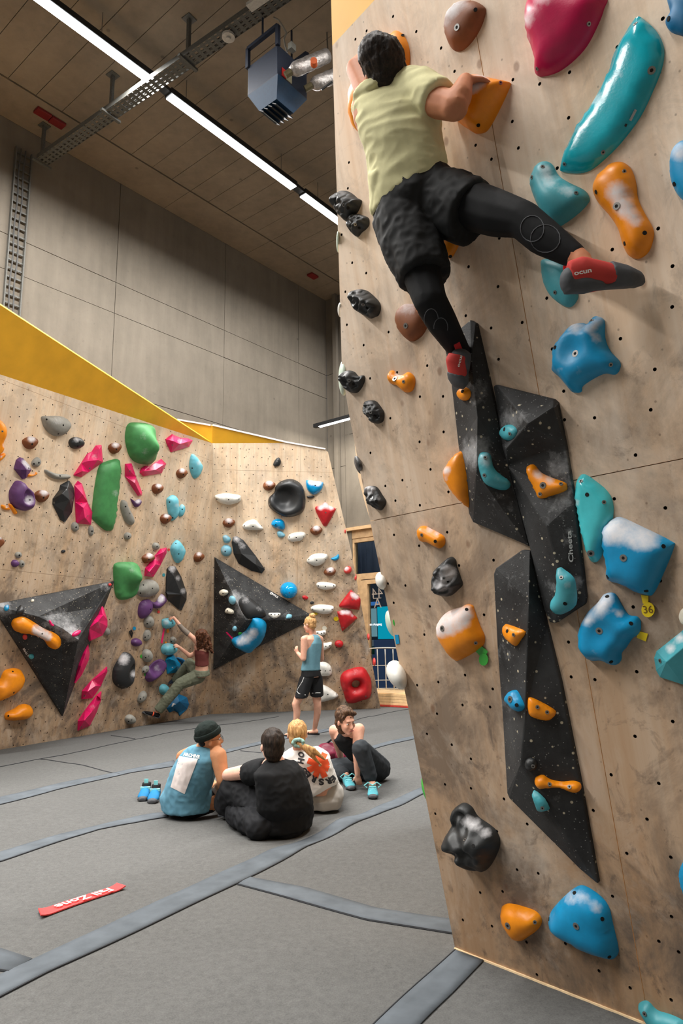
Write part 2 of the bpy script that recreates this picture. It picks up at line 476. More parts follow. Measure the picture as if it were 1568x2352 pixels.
# bright cut edge along the foot of the wall
b = MB(); b.beam(W3.at(0, 0.004, 0.003), W3.at(1.75, 0.004, 0.003), 0.008, 0.008); b.build('bottom_edge', plain('fresh_cut_edge', (250, 216, 172), 0.7), t)

# ================================================================== concrete room
def slab_grid(pl, us, vs, gap, depth, mat, name, kind_parent, jit=None):
    for i in range(len(us) - 1):
        for j in range(len(vs) - 1):
            u0, u1, v0, v1 = us[i] + gap / 2, us[i + 1] - gap / 2, vs[j] + gap / 2, vs[j + 1] - gap / 2
            b = MB(); pr = random.uniform(0, 0.006)
            b.box(pl.at((u0 + u1) / 2, (v0 + v1) / 2, pr - depth / 2), pl.U * (u1 - u0), pl.V * (v1 - v0), pl.n * depth)
            b.build(name, mat, kind_parent)
wl = thing('wall_left', crn, 'bare formwork concrete side wall above the yellow and plywood climbing walls', 'wall', kind='structure')
uc = WL.to_uv(crn).x; sgn = 1 if WL.U.dot(AX) > 0 else -1
us = sorted([uc - sgn * q for q in (0.0, 1.1, 3.6, 6.4, 9.3, 12.4, 15.5, 18.6)])
zt = CEIL_Z; zb1 = WL.uv(400, 708).y; zb2 = WL.uv(400, 775).y
slab_grid(WL, us, [-0.3, zb2 - 1.6, zb2, zb1, zt], 0.012, 0.25, M_CONC, 'concrete_panel', wl)
b = MB(); b.box(WL.at((us[0] + us[-1]) / 2, zt / 2, -0.32), WL.U * (us[-1] - us[0]), WL.V * (zt + 1), WL.n * 0.3); b.build('joint_backing', M_JOINT, wl)
wb = thing('wall_back', E0, 'pale board-marked concrete end wall above the timber door', 'wall', kind='structure')
# opening for the door: u range either side of the door
def bu(px, py): return WB.uv(px, py)
dl = WB.uv(796, 1230); doorL = dl.x + 0.0; doorTop = WB.uv(800, 1219).y; doorR = doorL + 3.4
sill = 0.18 - WB.o.z
ucb = WB.to_uv(crn).x
sgnb = 1 if (WB.U.dot(-BX) > 0) else -1
zt2 = CEIL_Z - WB.o.z; zbase = -WB.o.z - 0.3
slab_grid(WB, sorted([ucb, ucb + 0.75, doorL]), [zbase, 2.6, 5.6, 8.2, zt2], 0.012, 0.25, M_CONC, 'concrete_panel', wb)
slab_grid(WB, [doorL, doorL + 0.9, doorL + 2.4, doorL + 3.4, doorL + 9], [doorTop, doorTop + 2.5, zt2], 0.012, 0.25, M_CONC, 'concrete_panel', wb)
slab_grid(WB, [doorR, doorL + 9], [zbase, doorTop], 0.02, 0.25, M_CONC, 'concrete_panel', wb)
b = MB(); b.box(WB.at(ucb + .4, zt2 / 2, 0.09), WB.U * 0.12, WB.V * zt2 * 1.0 + WB.V * 2, WB.n * 0.1)
b.build('concrete_rib', M_CONC, wb)
# other sides of the hall, out of view
def big_wall(name, c, ax, lab):
    b = MB(); b.box(c, ax * 34, Vector((0, 0, CEIL_Z + 0.6)), ax.cross(Vector((0, 0, 1))) * 0.2); o = b.build(name, M_CONC, origin=c); tag(o, lab, 'wall', kind='structure')
big_wall('wall_right', crn - BX * 15 - AX * 11 + Vector((0, 0, CEIL_Z / 2)), AX, 'plain concrete wall behind the overhanging plywood wall, out of view')
big_wall('wall_front', crn - BX * 8 - AX * 26 + Vector((0, 0, CEIL_Z / 2)), BX, 'plain concrete wall behind the viewer')
# ceiling: precast slabs running across the hall
cl = thing('ceiling', Vector((crn.x, crn.y, CEIL_Z)), 'dark bare concrete ceiling of long precast slabs', 'ceiling', kind='structure')
PC = Plane(Vector((crn.x, crn.y, CEIL_Z)), Vector((0, 0, -1)), AX)
ub = PC.to_uv(crn + BX * 0).x
s_in = 1 if PC.U.dot(-BX) > 0 else -1
vv = [0.3 - 0.47 * k for k in range(0, 58)][::-1]
for j in range(len(vv) - 1):
    v0, v1 = vv[j] + 0.005, vv[j + 1] - 0.005
    b = MB(); b.box(PC.at(s_in * (0.9 + 7.6), (v0 + v1) / 2, 0.004 * random.random() - 0.15), PC.U * 15.2, PC.V * (v1 - v0), PC.n * 0.3)
    b.build('ceiling_slab', M_CEIL, cl)
    if j % 5 == 0:
        b = MB(); b.box(PC.at(s_in * 0.43, (v0 + v1) / 2 + .94, -0.15), PC.U * 0.86, PC.V * 2.34, PC.n * 0.3); b.build('ceiling_slab', M_CEIL, cl)
b = MB(); b.box(PC.at(s_in * 7, -12, -0.4), PC.U * 20, PC.V * 32, PC.n * 0.2); b.build('joint_backing', M_JOINT, cl)
# ================================================================== floor mats
fl = thing('floor', Vector((0, 0, 0)), 'grey carpet-covered crash mat floor with taped seams and soft hollows', 'floor', kind='structure')
def fz(x, y):
    p = Vector((x * 0.55, y * 0.55, 0.3)); z = noise.noise(p) * 0.026 + noise.noise(p * 2.7) * 0.012 + noise.noise(Vector((x * 0.9 + y * .6, y * 2.4 - x * .9, 2))) * 0.006
    if (x - 0.0) ** 2 + (y - 7.6) ** 2 < 36: pass
    for dx, dy, r, dp in DIPS:
        q = math.hypot(x - dx, y - dy) / r
        if q < 2.2: z += -dp * math.exp(-q * q) + dp * 0.55 * math.exp(-((q - 1.25) / 0.35) ** 2)
    e = 1.0
    for pl in (W1, W2, W3):
        g = Vector((x, y, 0)) - pl.o; nn_ = Vector((pl.n.x, pl.n.y, 0)).normalized()
        dd_ = abs(g.dot(nn_)); e = min(e, dd_ / 0.5)
    return z * max(0.0, min(1.0, e))
DIPS = []
DIPS += [(G(440, 1862).x, G(440, 1862).y, 0.42, 0.035), (G(640, 1908).x, G(640, 1908).y, 0.42, 0.035), (G(735, 1858).x, G(735, 1858).y, 0.4, 0.03), (G(330, 1840).x, G(330, 1840).y, 0.3, 0.015)]
def fpt(px, py, up=0.0):
    g = G(px, py); return Vector((g.x, g.y, fz(g.x, g.y) + up))
FX0, FX1, FY0, FY1, FS = -9.0, 4.0, 0.3, 15.6, 0.085
nx = int((FX1 - FX0) / FS); ny = int((FY1 - FY0) / FS)
fv = [Vector((FX0 + FS * i, FY0 + FS * j, fz(FX0 + FS * i, FY0 + FS * j))) for j in range(ny + 1) for i in range(nx + 1)]
ff = [(j * (nx + 1) + i, j * (nx + 1) + i + 1, (j + 1) * (nx + 1) + i + 1, (j + 1) * (nx + 1) + i) for j in range(ny) for i in range(nx)]
o = mobj('mat_carpet', fv, ff, M_CARPET, fl, smooth=True)
b = MB(); b.box((-2, 0, -0.25), (34, 0, 0), (0, 60, 0), (0, 0, 0.3)); b.build('floor_slab', M_CARPET, fl)
def dens(pts, n):
    """resample a pixel polyline on the floor to n points"""
    P3 = [G(*p) for p in pts]; L = [0]
    for a, c in zip(P3, P3[1:]): L.append(L[-1] + (c - a).length)
    out = []
    for k in range(n):
        s = L[-1] * k / (n - 1)
        i = max(0, min(len(L) - 2, next((q for q in range(len(L) - 1) if L[q + 1] >= s - 1e-9), len(L) - 2)))
        out.append(P3[i].lerp(P3[i + 1], (s - L[i]) / max(1e-9, L[i + 1] - L[i])))
    return out
def strip(up_px, lo_px, n=60, edge=True):
    a = dens(up_px, n); c = dens(lo_px, n); m = 4
    rows = []
    for p, q in zip(a, c):
        rows.append([p.lerp(q, k / m) for k in range(m + 1)])
    v = []; f = []
    for r in rows:
        for k, p in enumerate(r):
            v.append(Vector((p.x, p.y, fz(p.x, p.y) + 0.006)))
    for i in range(n - 1):
        for k in range(m):
            q = (i * (m + 1) + k, i * (m + 1) + k + 1, (i + 1) * (m + 1) + k + 1, (i + 1) * (m + 1) + k); f.append(q)
    mid = Vector((0, 0, 1))
    nrm = (v[f[0][1]] - v[f[0][0]]).cross(v[f[0][2]] - v[f[0][0]])
    if nrm.z < 0: f = [tuple(reversed(q)) for q in f]
    o = mobj('seam_strip', v, f, M_STRIP, fl, smooth=True)
    sm = o.modifiers.new('thick', 'SOLIDIFY'); sm.thickness = 0.005; sm.offset = -1
    if edge:
        b = MB(); b.tube([Vector((p.x, p.y, fz(p.x, p.y) + 0.003)) for p in c], 0.0055, 5); b.build('seam_gap', M_STRIPEDGE, o)
def seam(px, n=40, r=0.006):
    b = MB(); b.tube([Vector((p.x, p.y, fz(p.x, p.y) + 0.002)) for p in dens(px, n)], r, 5); b.build('mat_seam', M_STRIPEDGE, fl)
strip([(-420, 2440), (-150, 2310), (0, 2240), (74, 2205), (337, 2082), (540, 1990), (744, 1903), (965, 1809), (1010, 1788)], [(-420, 2512), (-150, 2370), (0, 2293), (112, 2233), (351, 2121), (540, 2033), (744, 1931), (965, 1826), (1010, 1804)], 90)
strip([(572, 2016), (702, 2040), (863, 2086), (1035, 2112), (1060, 2114)], [(546, 2033), (652, 2061), (842, 2114), (1038, 2145), (1060, 2147)], 40)
strip([(1110, 2208), (1040, 2285), (972, 2352), (900, 2430)], [(1045, 2184), (960, 2262), (866, 2352), (800, 2420)], 30)
strip([(-700, 1990), (-100, 2150), (0, 2177), (74, 2203)], [(-700, 2030), (-100, 2205), (0, 2237), (20, 2232)], 16)
strip([(-700, 2110), (-100, 1985), (0, 1961), (140, 1917), (350, 1868), (385, 1862)], [(-700, 2140), (-100, 2004), (0, 1981), (225, 1907), (350, 1883), (386, 1875)], 50)
strip([(-560, 1940), (-60, 1844), (0, 1833), (126, 1802), (281, 1770), (400, 1746)], [(-560, 1968), (-60, 1863), (0, 1851), (140, 1812), (302, 1774), (405, 1757)], 50)
strip([(520, 1721), (600, 1703), (760, 1672)], [(520, 1728), (600, 1710), (760, 1679)], 30)
strip([(846, 1719), (900, 1703), (975, 1684)], [(846, 1727), (900, 1711), (975, 1692)], 20)
seam([(-50, 1770), (0, 1762), (150, 1735), (250, 1712), (380, 1686), (470, 1671), (640, 1648)])
seam([(729, 1684), (770, 1667), (830, 1652), (900, 1637), (940, 1630)])
seam([(92, 1746), (180, 1760), (275, 1777)]); seam([(255, 1690), (310, 1697)], 10)
seam([(552, 1724), (600, 1729)], 10)
# printed floor banner
c4 = [G(288, 2041), G(94, 2110), G(88, 2094), G(268, 2034)]
fb = thing('floor_banner', c4[1], 'red floor banner reading Fall Zone upside down on the grey mats', 'banner', )
n = 24; v = []; f = []
for i in range(n + 1):
    for k in range(4):
        a = c4[2].lerp(c4[3], i / n).lerp(c4[1].lerp(c4[0], i / n), k / 3)
        curl = 0.012 * (max(0, 1 - i / 3) ** 2 + max(0, 1 - (n - i) / 3) ** 2)
        v.append(Vector((a.x, a.y, fz(a.x, a.y) + 0.010 + curl)))
for i in range(n):
    for k in range(3): f.append((i * 4 + k, i * 4 + k + 1, (i + 1) * 4 + k + 1, (i + 1) * 4 + k))
o = mobj('banner_sheet', v, f, plain('red_banner', (216, 74, 74), 0.7, 0.2, 0.03), fb); sm = o.modifiers.new('t', 'SOLIDIFY'); sm.thickness = 0.006
# ------------------------------------------------------------------ lettering
def text_mesh(s, size=1.0, bold=0.0, res=3, maxedge=None):
    cu = bpy.data.curves.new('t', 'FONT'); cu.body = s; cu.size = size; cu.offset = bold; cu.resolution_u = res
    cu.align_x = 'CENTER'; cu.align_y = 'CENTER'; cu.fill_mode = 'FRONT' if hasattr(cu, 'fill_mode') else cu.fill_mode
    ob = bpy.data.objects.new('t', cu); COL.objects.link(ob)
    dg = bpy.context.evaluated_depsgraph_get(); me = bpy.data.meshes.new_from_object(ob.evaluated_get(dg))
    bpy.data.objects.remove(ob)
    bm = bmesh.new(); bm.from_mesh(me)
    if maxedge:
        for _ in range(4):
            es = [e for e in bm.edges if e.calc_length() > maxedge]
            if not es: break
            bmesh.ops.subdivide_edges(bm, edges=es, cuts=1)
            bmesh.ops.triangulate(bm, faces=bm.faces)
    v = [x.co.copy() for x in bm.verts]; f = [tuple(x.index for x in q.verts) for q in bm.faces]; bm.free()
    bpy.data.meshes.remove(me); return v, f
def place_text(s, o, X, Y, size, mat, parent, name='lettering', lift=0.003, th=0.0015, bold=0.0, mirror=False, fn=None, maxedge=None):
    v, f = text_mesh(s, size, bold, maxedge=maxedge)
    X = X.normalized(); Y = Y.normalized(); N = X.cross(Y)
    if mirror: N = -N
    vv = [o + X * q.x + Y * q.y + N * lift for q in v]
    if fn: vv = [fn(q) for q in vv]
    if mirror: f = [tuple(reversed(q)) for q in f]
    ob = mobj(name, vv, f, mat, parent)
    return ob
M_WHITE = plain('white_print', (238, 234, 230), 0.7, 0.2, 0.02)
mid = (c4[0] + c4[1] + c4[2] + c4[3]) / 4
X = (c4[2] - c4[3]).normalized(); Y = Vector((0, 0, 1)).cross(X)
place_text('Fall Zone', G(194, 2068), X, Y, 0.088, M_WHITE, fb, bold=0.0015, fn=lambda q: Vector((q.x, q.y, fz(q.x, q.y) + 0.0185)), maxedge=0.05)
# ================================================================== lamps
def strip_lamp(a, c, label, vis=True, power=LIGHT_POWER, wd=0.15):
    a = Vector(a); c = Vector(c); d = c - a; L = d.length; n = d.normalized(); sd = n.cross(Vector((0, 0, 1))).normalized()
    t = thing('linear_ceiling_lamp', a, label, 'ceiling lamp')
    b = MB(); b.box((a + c) / 2 + Vector((0, 0, 0.06)), d, sd * (wd + 0.03), Vector((0, 0, 0.1))); b.build('housing', M_BLACK, t)
    b = MB(); b.box((a + c) / 2 + Vector((0, 0, 0.002)), n * (L - 0.04), sd * wd, Vector((0, 0, 0.02))); b.build('diffuser', M_LED, t)
    if vis:
        for s in (0.12, 0.88):
            p = a.lerp(c, s); b = MB(); b.tube([p + Vector((0, 0, 0.1)), Vector((p.x, p.y, CEIL_Z))], 0.006, 5); b.build('suspension_wire', M_STEEL, t)
    ld = bpy.data.lights.new('lamp_light', 'AREA'); ld.shape = 'RECTANGLE'; ld.size = wd; ld.size_y = L; ld.energy = power * L; ld.color = (1.0, 0.975, 0.935); ld.spread = math.radians(165)
    lo = bpy.data.objects.new('lamp_light', ld); link(lo, t); lo.location = (a + c) / 2 - a + Vector((0, 0, -0.012))
    lo.rotation_euler = Matrix((sd, n, sd.cross(n) if sd.cross(n).z > 0 else -sd.cross(n))).transposed().to_euler()
    return t
LZ = CEIL_Z - 0.55
def LP(px, py): return G(px, py, LZ)
la = LP(392, 225); 
q1, q2 = LP(350, 189), LP(386, 220); q3, q4 = LP(675, 433), LP(694, 448)
dirL = (q3 - q2).normalized()
strip_lamp(q1 - dirL * 7.5, q1, 'longest white linear lamp, upper left of the ceiling', power=LIGHT_POWER * 1.35)
strip_lamp(q2, q3, 'white linear lamp in the middle of the ceiling line')
strip_lamp(q4, q4 + dirL * ((E0 - q4).dot(AX) / dirL.dot(AX) - 0.35), 'far white linear lamp running behind the right wall', power=LIGHT_POWER * .62)
n_ = dirL.cross(Vector((0, 0, 1)))
for a, c, lb in ((q1, q2, 'black rail piece between the longest and the middle ceiling lamp'), (q3, q4, 'black rail piece between the middle and the far ceiling lamp')): b = MB(); b.box((a + c) / 2 + Vector((0, 0, 0.06)), c - a, n_ * 0.14, Vector((0, 0, 0.06))); tag(b.build('lamp_rail', M_BLACK), lb, 'rail')
# further lines of lamps that light the hall from outside the frame
for k, (off, s0_, s1_) in enumerate(((6.3, -10, -1.5), (6.3, -1.0, 6.5), (-20, 0, 0))):
    if s0_ == s1_: continue
    o_ = q2 - BX * off
    strip_lamp(o_ + dirL * s0_, o_ + dirL * s1_, ('linear lamp above and behind the viewer', 'linear lamp hidden by the overhanging wall')[k], vis=False, power=LIGHT_POWER * (.62, .8)[k])
strip_lamp(q1 - dirL * 16.0, q1 - dirL * 8.2, 'linear lamp behind the viewer on the left lamp line', vis=False, power=LIGHT_POWER * 1.3)
# small lamp on the far wall
a = WB.hit(722, 979, 1.0); c = WB.hit(803, 957, 1.0)
dz = (c - a); c2 = a + Vector((dz.x, dz.y, dz.z)) * 1.5
t = thing('linear_wall_lamp', a, 'short white linear lamp low before the end wall beside the overhang', 'wall lamp')
b = MB(); b.beam(a, c2, 0.10, 0.09); b.build('housing', M_BLACK, t)
b = MB(); b.beam(a.lerp(c2, 0.10) - Vector((0, 0, 0.05)), c2 - Vector((0, 0, 0.05)), 0.085, 0.02); b.build('diffuser', M_LED, t)
b = MB(); m_ = a.lerp(c2, .7); b.beam(m_, m_ - WB.n * 1.0, 0.04, 0.04); b.build('bracket', M_BLACK, t)
ld = bpy.data.lights.new('lamp_light', 'AREA'); ld.shape = 'RECTANGLE'; ld.size = 1.0; ld.size_y = 0.07; ld.energy = 64; ld.color = (1, 0.93, 0.82)
lo = bpy.data.objects.new('lamp_light', ld); link(lo, t); lo.location = (a + c2) / 2 - a - Vector((0, 0, 0.075)); lx_ = (c2 - a).normalized(); lz_ = Vector((0, 0, 1)); lz_ = (lz_ - lx_ * lz_.dot(lx_)).normalized(); lo.rotation_euler = Matrix((lx_, lz_.cross(lx_), lz_)).transposed().to_euler()
# ================================================================== cable tray on drop rods
TZ = CEIL_Z - 0.75
def TP(px, py): return G(px, py, TZ)
ta = TP(97, 372); tb = TP(440, 140)
td = BX * -1; td = (TP(300, 232) - ta); td.z = 0
td = td.normalized()
tb = ta + td * 13
sd = td.cross(Vector((0, 0, 1)))
t = thing('cable_tray', ta, 'long perforated steel cable tray hung from three posts under the ceiling', 'cable tray')
b = MB(); b.box((ta + tb) / 2 + sd * 0.11 + Vector((0, 0, 0.04)), tb - ta, sd * 0.004, Vector((0, 0, 0.09))); b.box((ta + tb) / 2 - sd * 0.11 + Vector((0, 0, 0.04)), tb - ta, sd * 0.004, Vector((0, 0, 0.09))); b.build('side_rail', M_GALV, t)
b = MB(); L = (tb - ta).length; k = 0.0
while k < L:
    p = ta + td * k; b.box(p, td * 0.06, sd * 0.22, Vector((0, 0, 0.004))); k += 0.11
for s in (-0.07, 0.0, 0.07): b.box((ta + tb) / 2 + sd * s, tb - ta, sd * 0.03, Vector((0, 0, 0.003)))
b.build('perforated_base', M_GALV, t)
for px, py in ((94, 372), (252, 262), (430, 140)):
    p = TP(px, py); s = (p - ta).dot(td); p = ta + td * s
    b = MB(); b.box(p + Vector((0, 0, 0.37)), td * 0.05, sd * 0.05, Vector((0, 0, 0.76))); b.box(p + Vector((0, 0, 0.74)), td * 0.16, sd * 0.16, Vector((0, 0, 0.012)))
    b.box(p + Vector((0, 0, -0.02)), td * 0.05, sd * 0.36, Vector((0, 0, 0.04))); b.build('drop_post', M_GALV, t)
b = MB()
for s in (-0.04, 0.0, 0.05): b.tube([ta + td * q + sd * (s + 0.01 * math.sin(q * 3 + s * 50)) + Vector((0, 0, 0.02)) for q in [x * 0.4 for x in range(int(L / 0.4))]], 0.012, 6)
b.build('cable', plain('grey_cable', (70, 70, 70), 0.6), t)
p = TP(531, 84); s = (p - ta).dot(td); p = ta + td * s - Vector((0, 0, 0.03))
b = MB(); b.tube([p, p - Vector((0, 0, 0.04))], 0.09, 20); b.tube([p - Vector((0, 0, 0.04)), p - Vector((0, 0, 0.07))], 0.035, 16); o = b.build('smoke_detector', plain('offwhite_plastic', (190, 186, 178), 0.5)); tag(o, 'round off-white smoke detector under the cable tray', 'detector')
b = MB()
for q in (0.75, 1.35): b.box(p + td * q + sd * 0.17 - Vector((0, 0, 0.02)), td * 0.42, sd * 0.12, Vector((0, 0, 0.05)))
o = b.build('emergency_light', plain('offwhite_plastic', (190, 186, 178), 0.5)); tag(o, 'two small off-white boxes clipped under the cable tray edge', 'junction box')
# vertical tray on the side wall
t = thing('cable_ladder', WL.hit(30, 700), 'vertical steel cable ladder fixed to the concrete wall at far left', 'cable ladder')
u0 = WL.uv(32, 600).x; z0 = WL.uv(20, 760).y; z1 = WL.uv(45, 345).y
b = MB()
for s in (-0.14, 0.14): b.box(WL.at(u0 + s, (z0 + z1) / 2, 0.05), WL.U * 0.02, WL.V * (z1 - z0), WL.n * 0.06)
b.build('ladder_rail', M_GALV, t)
z = z0
while z < z1: b = MB(); b.box(WL.at(u0, z, 0.04), WL.U * 0.28, WL.V * 0.03, WL.n * 0.02); b.build('ladder_rung', M_GALV, t); z += 0.16
b = MB()
for s in (-0.06, 0.02): b.tube([WL.at(u0 + s + 0.01 * math.sin(k), z0 + (z1 - z0) * k / 20, 0.06) for k in range(21)], 0.013, 6)
b.build('cable', plain('grey_cable', (70, 70, 70), 0.6), t)
# red ceiling marks
for px, py, lab in ((98, 261, 'left one of two dark red plates on the ceiling by the drop post'), (131, 282, 'right one of two dark red plates on the ceiling by the drop post'), (718, 634, 'small red plate on the ceiling near the far corner')):
    p = G(px, py, CEIL_Z - 0.03); b = MB(); b.box(p, AX * 0.26, BX * 0.17, Vector((0, 0, 0.05))); o = bevel(b.build('ceiling_plate', plain('dark_red_paint', (118, 30, 30), 0.5)), 0.008); tag(o, lab, 'plate')
# ================================================================== fan heater
HZ = CEIL_Z - 1.9
hc = G(637, 236, HZ)
ha = (G(700, 160, HZ) - hc); 
ux = AX; uy = -BX
def HB(x, y, z): return hc + ux * x + uy * y + Vector((0, 0, z * 0.74))
M_HB = plain('dark_blue_sheet_metal', (25, 36, 56), 0.55); M_HB2 = plain('blue_sheet_metal', (18, 54, 84), 0.55)
t = thing('fan_heater', hc, 'dark blue square fan heater hung below the ceiling', 'heater')
S = 0.29; KH = 0.62
b = MB(); b.box(HB(0, 0, 0.42), ux * 2 * S, uy * 2 * S, Vector((0, 0, 0.46))); bevel(b.build('casing', M_HB, t), 0.01)
b = MB(); tp = [HB(-S, -S, 0.11), HB(S, -S, 0.11), HB(S, S, 0.11), HB(-S, S, 0.11)]; r_ = 0.165
bt = [HB(-r_ - .02, -r_, -0.22), HB(r_ - .02, -r_, -0.22), HB(r_ - .02, r_, -0.22), HB(-r_ - .02, r_, -0.22)]
b.add(tp + bt, [(0, 1, 5, 4), (1, 2, 6, 5), (2, 3, 7, 6), (3, 0, 4, 7), (7, 6, 5, 4)]); b.build('outlet_hood', M_HB2, t)
for k in range(4):
    b = MB(); y = -0.12 + 0.08 * k; b.box(HB(-0.02, y, -0.25 - 0.01 * k), ux * 0.33, (uy * 0.8 - Vector((0, 0, 0.6))) * 0.085, (uy * .6 + Vector((0, 0, .8))) * 0.012); b.build('louvre', M_BLACK, t)
for sx in (-1, 1):
    b = MB(); b.beam(HB(S * sx, -S, 0.7), HB(S * sx, -S, 1.12), 0.05, 0.05, ux); b.beam(HB(S * sx, -S, 1.12), HB(S * sx, S, 1.12), 0.05, 0.05); b.beam(HB(S * sx, S, 0.7), HB(S * sx, S, 1.12), 0.05, 0.05, ux)
    b.beam(HB(S * sx, 0, 1.12), HB(S * sx, 0, CEIL_Z - hc.z), 0.02, 0.02, ux); b.build('hanging_bracket', M_HB, t)
b = MB(); b.box(HB(-S * .62, S + .008, 0.22), ux * 0.08, uy * 0.012, Vector((0, 0, 0.12))); b.build('sticker', plain('red_sticker', (190, 40, 34), 0.5), t)
b = MB(); b.box(HB(-S * .28, S + .008, 0.22), ux * 0.10, uy * 0.012, Vector((0, 0, 0.12))); b.build('sticker', plain('cream_sticker', (196, 190, 160), 0.5), t)
b = MB(); b.box(HB(-S * .2, S + 0.04, 0.86), ux * 0.09, uy * 0.07, Vector((0, 0, 0.1))); b.build('switch_box', plain('grey_plastic', (150, 150, 142), 0.5), t)
M_FOIL = plain('foil_lagging', (178, 172, 168), 0.35, 0.5, 0.15, 25, 0.6, 0.6, 0.02)
M_BRASS = plain('dull_brass', (112, 104, 78), 0.4, 0.5, 0.05, 30, 0, 0.6)
for k, (pa, pb, pc, lab) in enumerate((((655, 173), (668, 164), (750, 128), 'foil-wrapped pipe with an orange valve cap entering the heater'), ((700, 205), (716, 196), (790, 165), 'lower foil-wrapped pipe entering the side of the heater'))):
    z_ = hc.z + 0.35
    dcam = (hc - CP).dot(FW) - 0.45 + 0.25 * k
    A_, B_, C_ = P(*pa, dcam), P(*pb, dcam), P(*pc, dcam + 0.3)
    t = thing('lagged_pipe', A_, lab, 'pipe')
    b = MB(); b.tube([A_, B_], 0.045, 10); b.build('pipe_stub', M_BRASS, t)
    b = MB(); pts = [B_.lerp(C_, s / 8) for s in range(9)]; b.tube(pts, [0.05, 0.092, 0.095, 0.09, 0.097, 0.09, 0.095, 0.09, 0.092], 14); b.build('foil_lagging', M_FOIL, t, smooth=True)
    if k == 0:
        v_ = P(721, 149, dcam - .05); b = MB(); b.tube([v_, v_ - FW * 0.09], 0.045, 12); b.build('valve_cap', plain('orange_cap', (206, 92, 36), 0.5), t)
    else:
        b = MB(); b.tube([P(738, 206, dcam), P(762, 188, dcam)], 0.015, 6); b.build('lever', M_BLACK, t)
b = MB(); dcam = (hc - CP).dot(FW)
b.tube([P(*q, dcam) for q in ((628, 40), (640, 46), (650, 62), (658, 75), (652, 90), (655, 105), (660, 120))], 0.013, 6)
tag(b.build('power_cable', plain('white_cable', (150, 146, 136), 0.5), smooth=True), 'thin pale cable running from the tray to the heater', 'cable')
dcb = (hc - CP).dot(FW) + 1.2
b = MB(); q_ = P(752, 46, dcb); b.box(q_, AX * .16, BX * .16, Vector((0, 0, .08))); o = b.build('conduit_box', plain('offwhite_plastic', (190, 186, 178), 0.5)); tag(o, 'small off-white square box on the ceiling beside the near wall top', 'junction box')
b = MB(); b.tube([P(750, 58, dcb), P(751, 90, dcb - .2), P(753, 124, dcb - .5)], .012, 6); b.build('conduit', plain('grey_conduit', (120, 116, 108), .5), o)
# ================================================================== timber door and platform
M_OAK = plain('oak_frame', (190, 158, 120), 0.5, 0.4, 0.08, 8)
M_OAKL = plain('pale_oak_board', (226, 190, 142), 0.5, 0.4, 0.1, 6)
dr = thing('door_1', WB.at(doorL, 0), 'timber framed glass door with a dark window above it in the end wall', 'door', kind='structure')
def wbx(x0, x1, y0, y1, d0, d1, name, mat, parent=dr):
    b = MB(); b.box(WB.at((x0 + x1) / 2, (y0 + y1) / 2, (d0 + d1) / 2), WB.U * (x1 - x0), WB.V * (y1 - y0), WB.n * (d1 - d0)); return b.build(name, mat, parent)
jl = WB.uv(802, 1245).x; gl = WB.uv(811, 1260).x; gt = WB.uv(815, 1246).y; gb = WB.uv(822, 1318).y
dt = WB.uv(845, 1341).y; djl = WB.uv(826, 1340).x; dgl = WB.uv(842, 1350).x; dgb = WB.uv(868, 1583).y; sl = WB.uv(870, 1590).y
yt = WB.uv(805, 1236).y
wbx(doorL - 0.1, doorR, doorTop - 0.02, doorTop + 0.06, -0.1, 0.08, 'lintel_ledge', M_OAK)
wbx(doorL, doorR, yt - .02, doorTop - 0.02, -0.12, -0.02, 'lintel_board', M_OAK)
wbx(doorL, jl, zbase, yt, -0.2, -0.12, 'reveal', M_JOINT)
wbx(jl, gl, sl, yt - .02, -0.16, -0.04, 'frame_post', M_OAK)
wbx(gl, doorR, gt, yt - .02, -0.16, -0.04, 'frame_rail', M_OAK)
wbx(gl, doorR, dt + .12, gb, -0.16, -0.04, 'frame_rail', M_OAK)
wbx(gl, djl, sl, dt + .12, -0.16, -0.04, 'frame_post', M_OAK)
wbx(djl, dgl, sl, dt + .10, -0.15, -0.02, 'door_stile', M_OAK)
wbx(dgl, doorR, dt, dt + .10, -0.15, -0.02, 'door_rail', M_OAK)
wbx(dgl, doorR, sl, dgb, -0.15, -0.02, 'door_rail', M_OAK)
k = Mat('window_glass', 0.03, 0.5); k.b.inputs['Transmission Weight'].default_value = 1; k.b.inputs['IOR'].default_value = 1.1; k.col((0.75, 0.85, 0.9, 1)); M_GLASS = k.m
M_GLASS.use_nodes = True
wbx(gl, doorR, gb, gt, -0.105, -0.095, 'pane', M_GLASS); wbx(dgl, doorR, dgb, dt, -0.105, -0.095, 'pane', M_GLASS)
# what stands outside behind the glass
ou = thing('neighbouring_facade', WB.at(doorL, 0, -3), 'dark night-time facade seen through the glass door with lit turquoise window', 'building')
M_NIGHT = plain('night_facade', (84, 88, 98), 0.8, 0.2, 0.15, 1.0)
def obx(p0, p1, d, name, mat):
    a, c = WB.uv(*p0, -d), WB.uv(*p1, -d); return wbx(min(a.x, c.x), max(a.x, c.x), min(a.y, c.y), max(a.y, c.y), -d - 0.05, -d, name, mat, ou)
obx((760, 1150), (1050, 1700), 3.4, 'facade_wall', M_NIGHT)
obx((866, 1394), (960, 1466), 2.9, 'lit_window', mat_emit('turquoise_glow', (10, 150, 172), .8))
obx((846, 1398), (864, 1462), 2.9, 'lit_window', mat_emit('pale_teal_glow', (120, 158, 165), 0.6))
obx((846, 1383), (866, 1390), 2.9, 'blue_band', mat_emit('blue_glow', (60, 110, 170), 0.7))
obx((811, 1240), (817, 1325), 2.9, 'blue_band', mat_emit('blue_glow2', (110, 160, 210), 0.8))
obx((846, 1470), (960, 1620), 2.95, 'facade_base', mat_emit('dim_blue_glow', (44, 58, 82), 0.6))
obx((848, 1470), (856, 1484), 2.9, 'notice', M_WHITE)
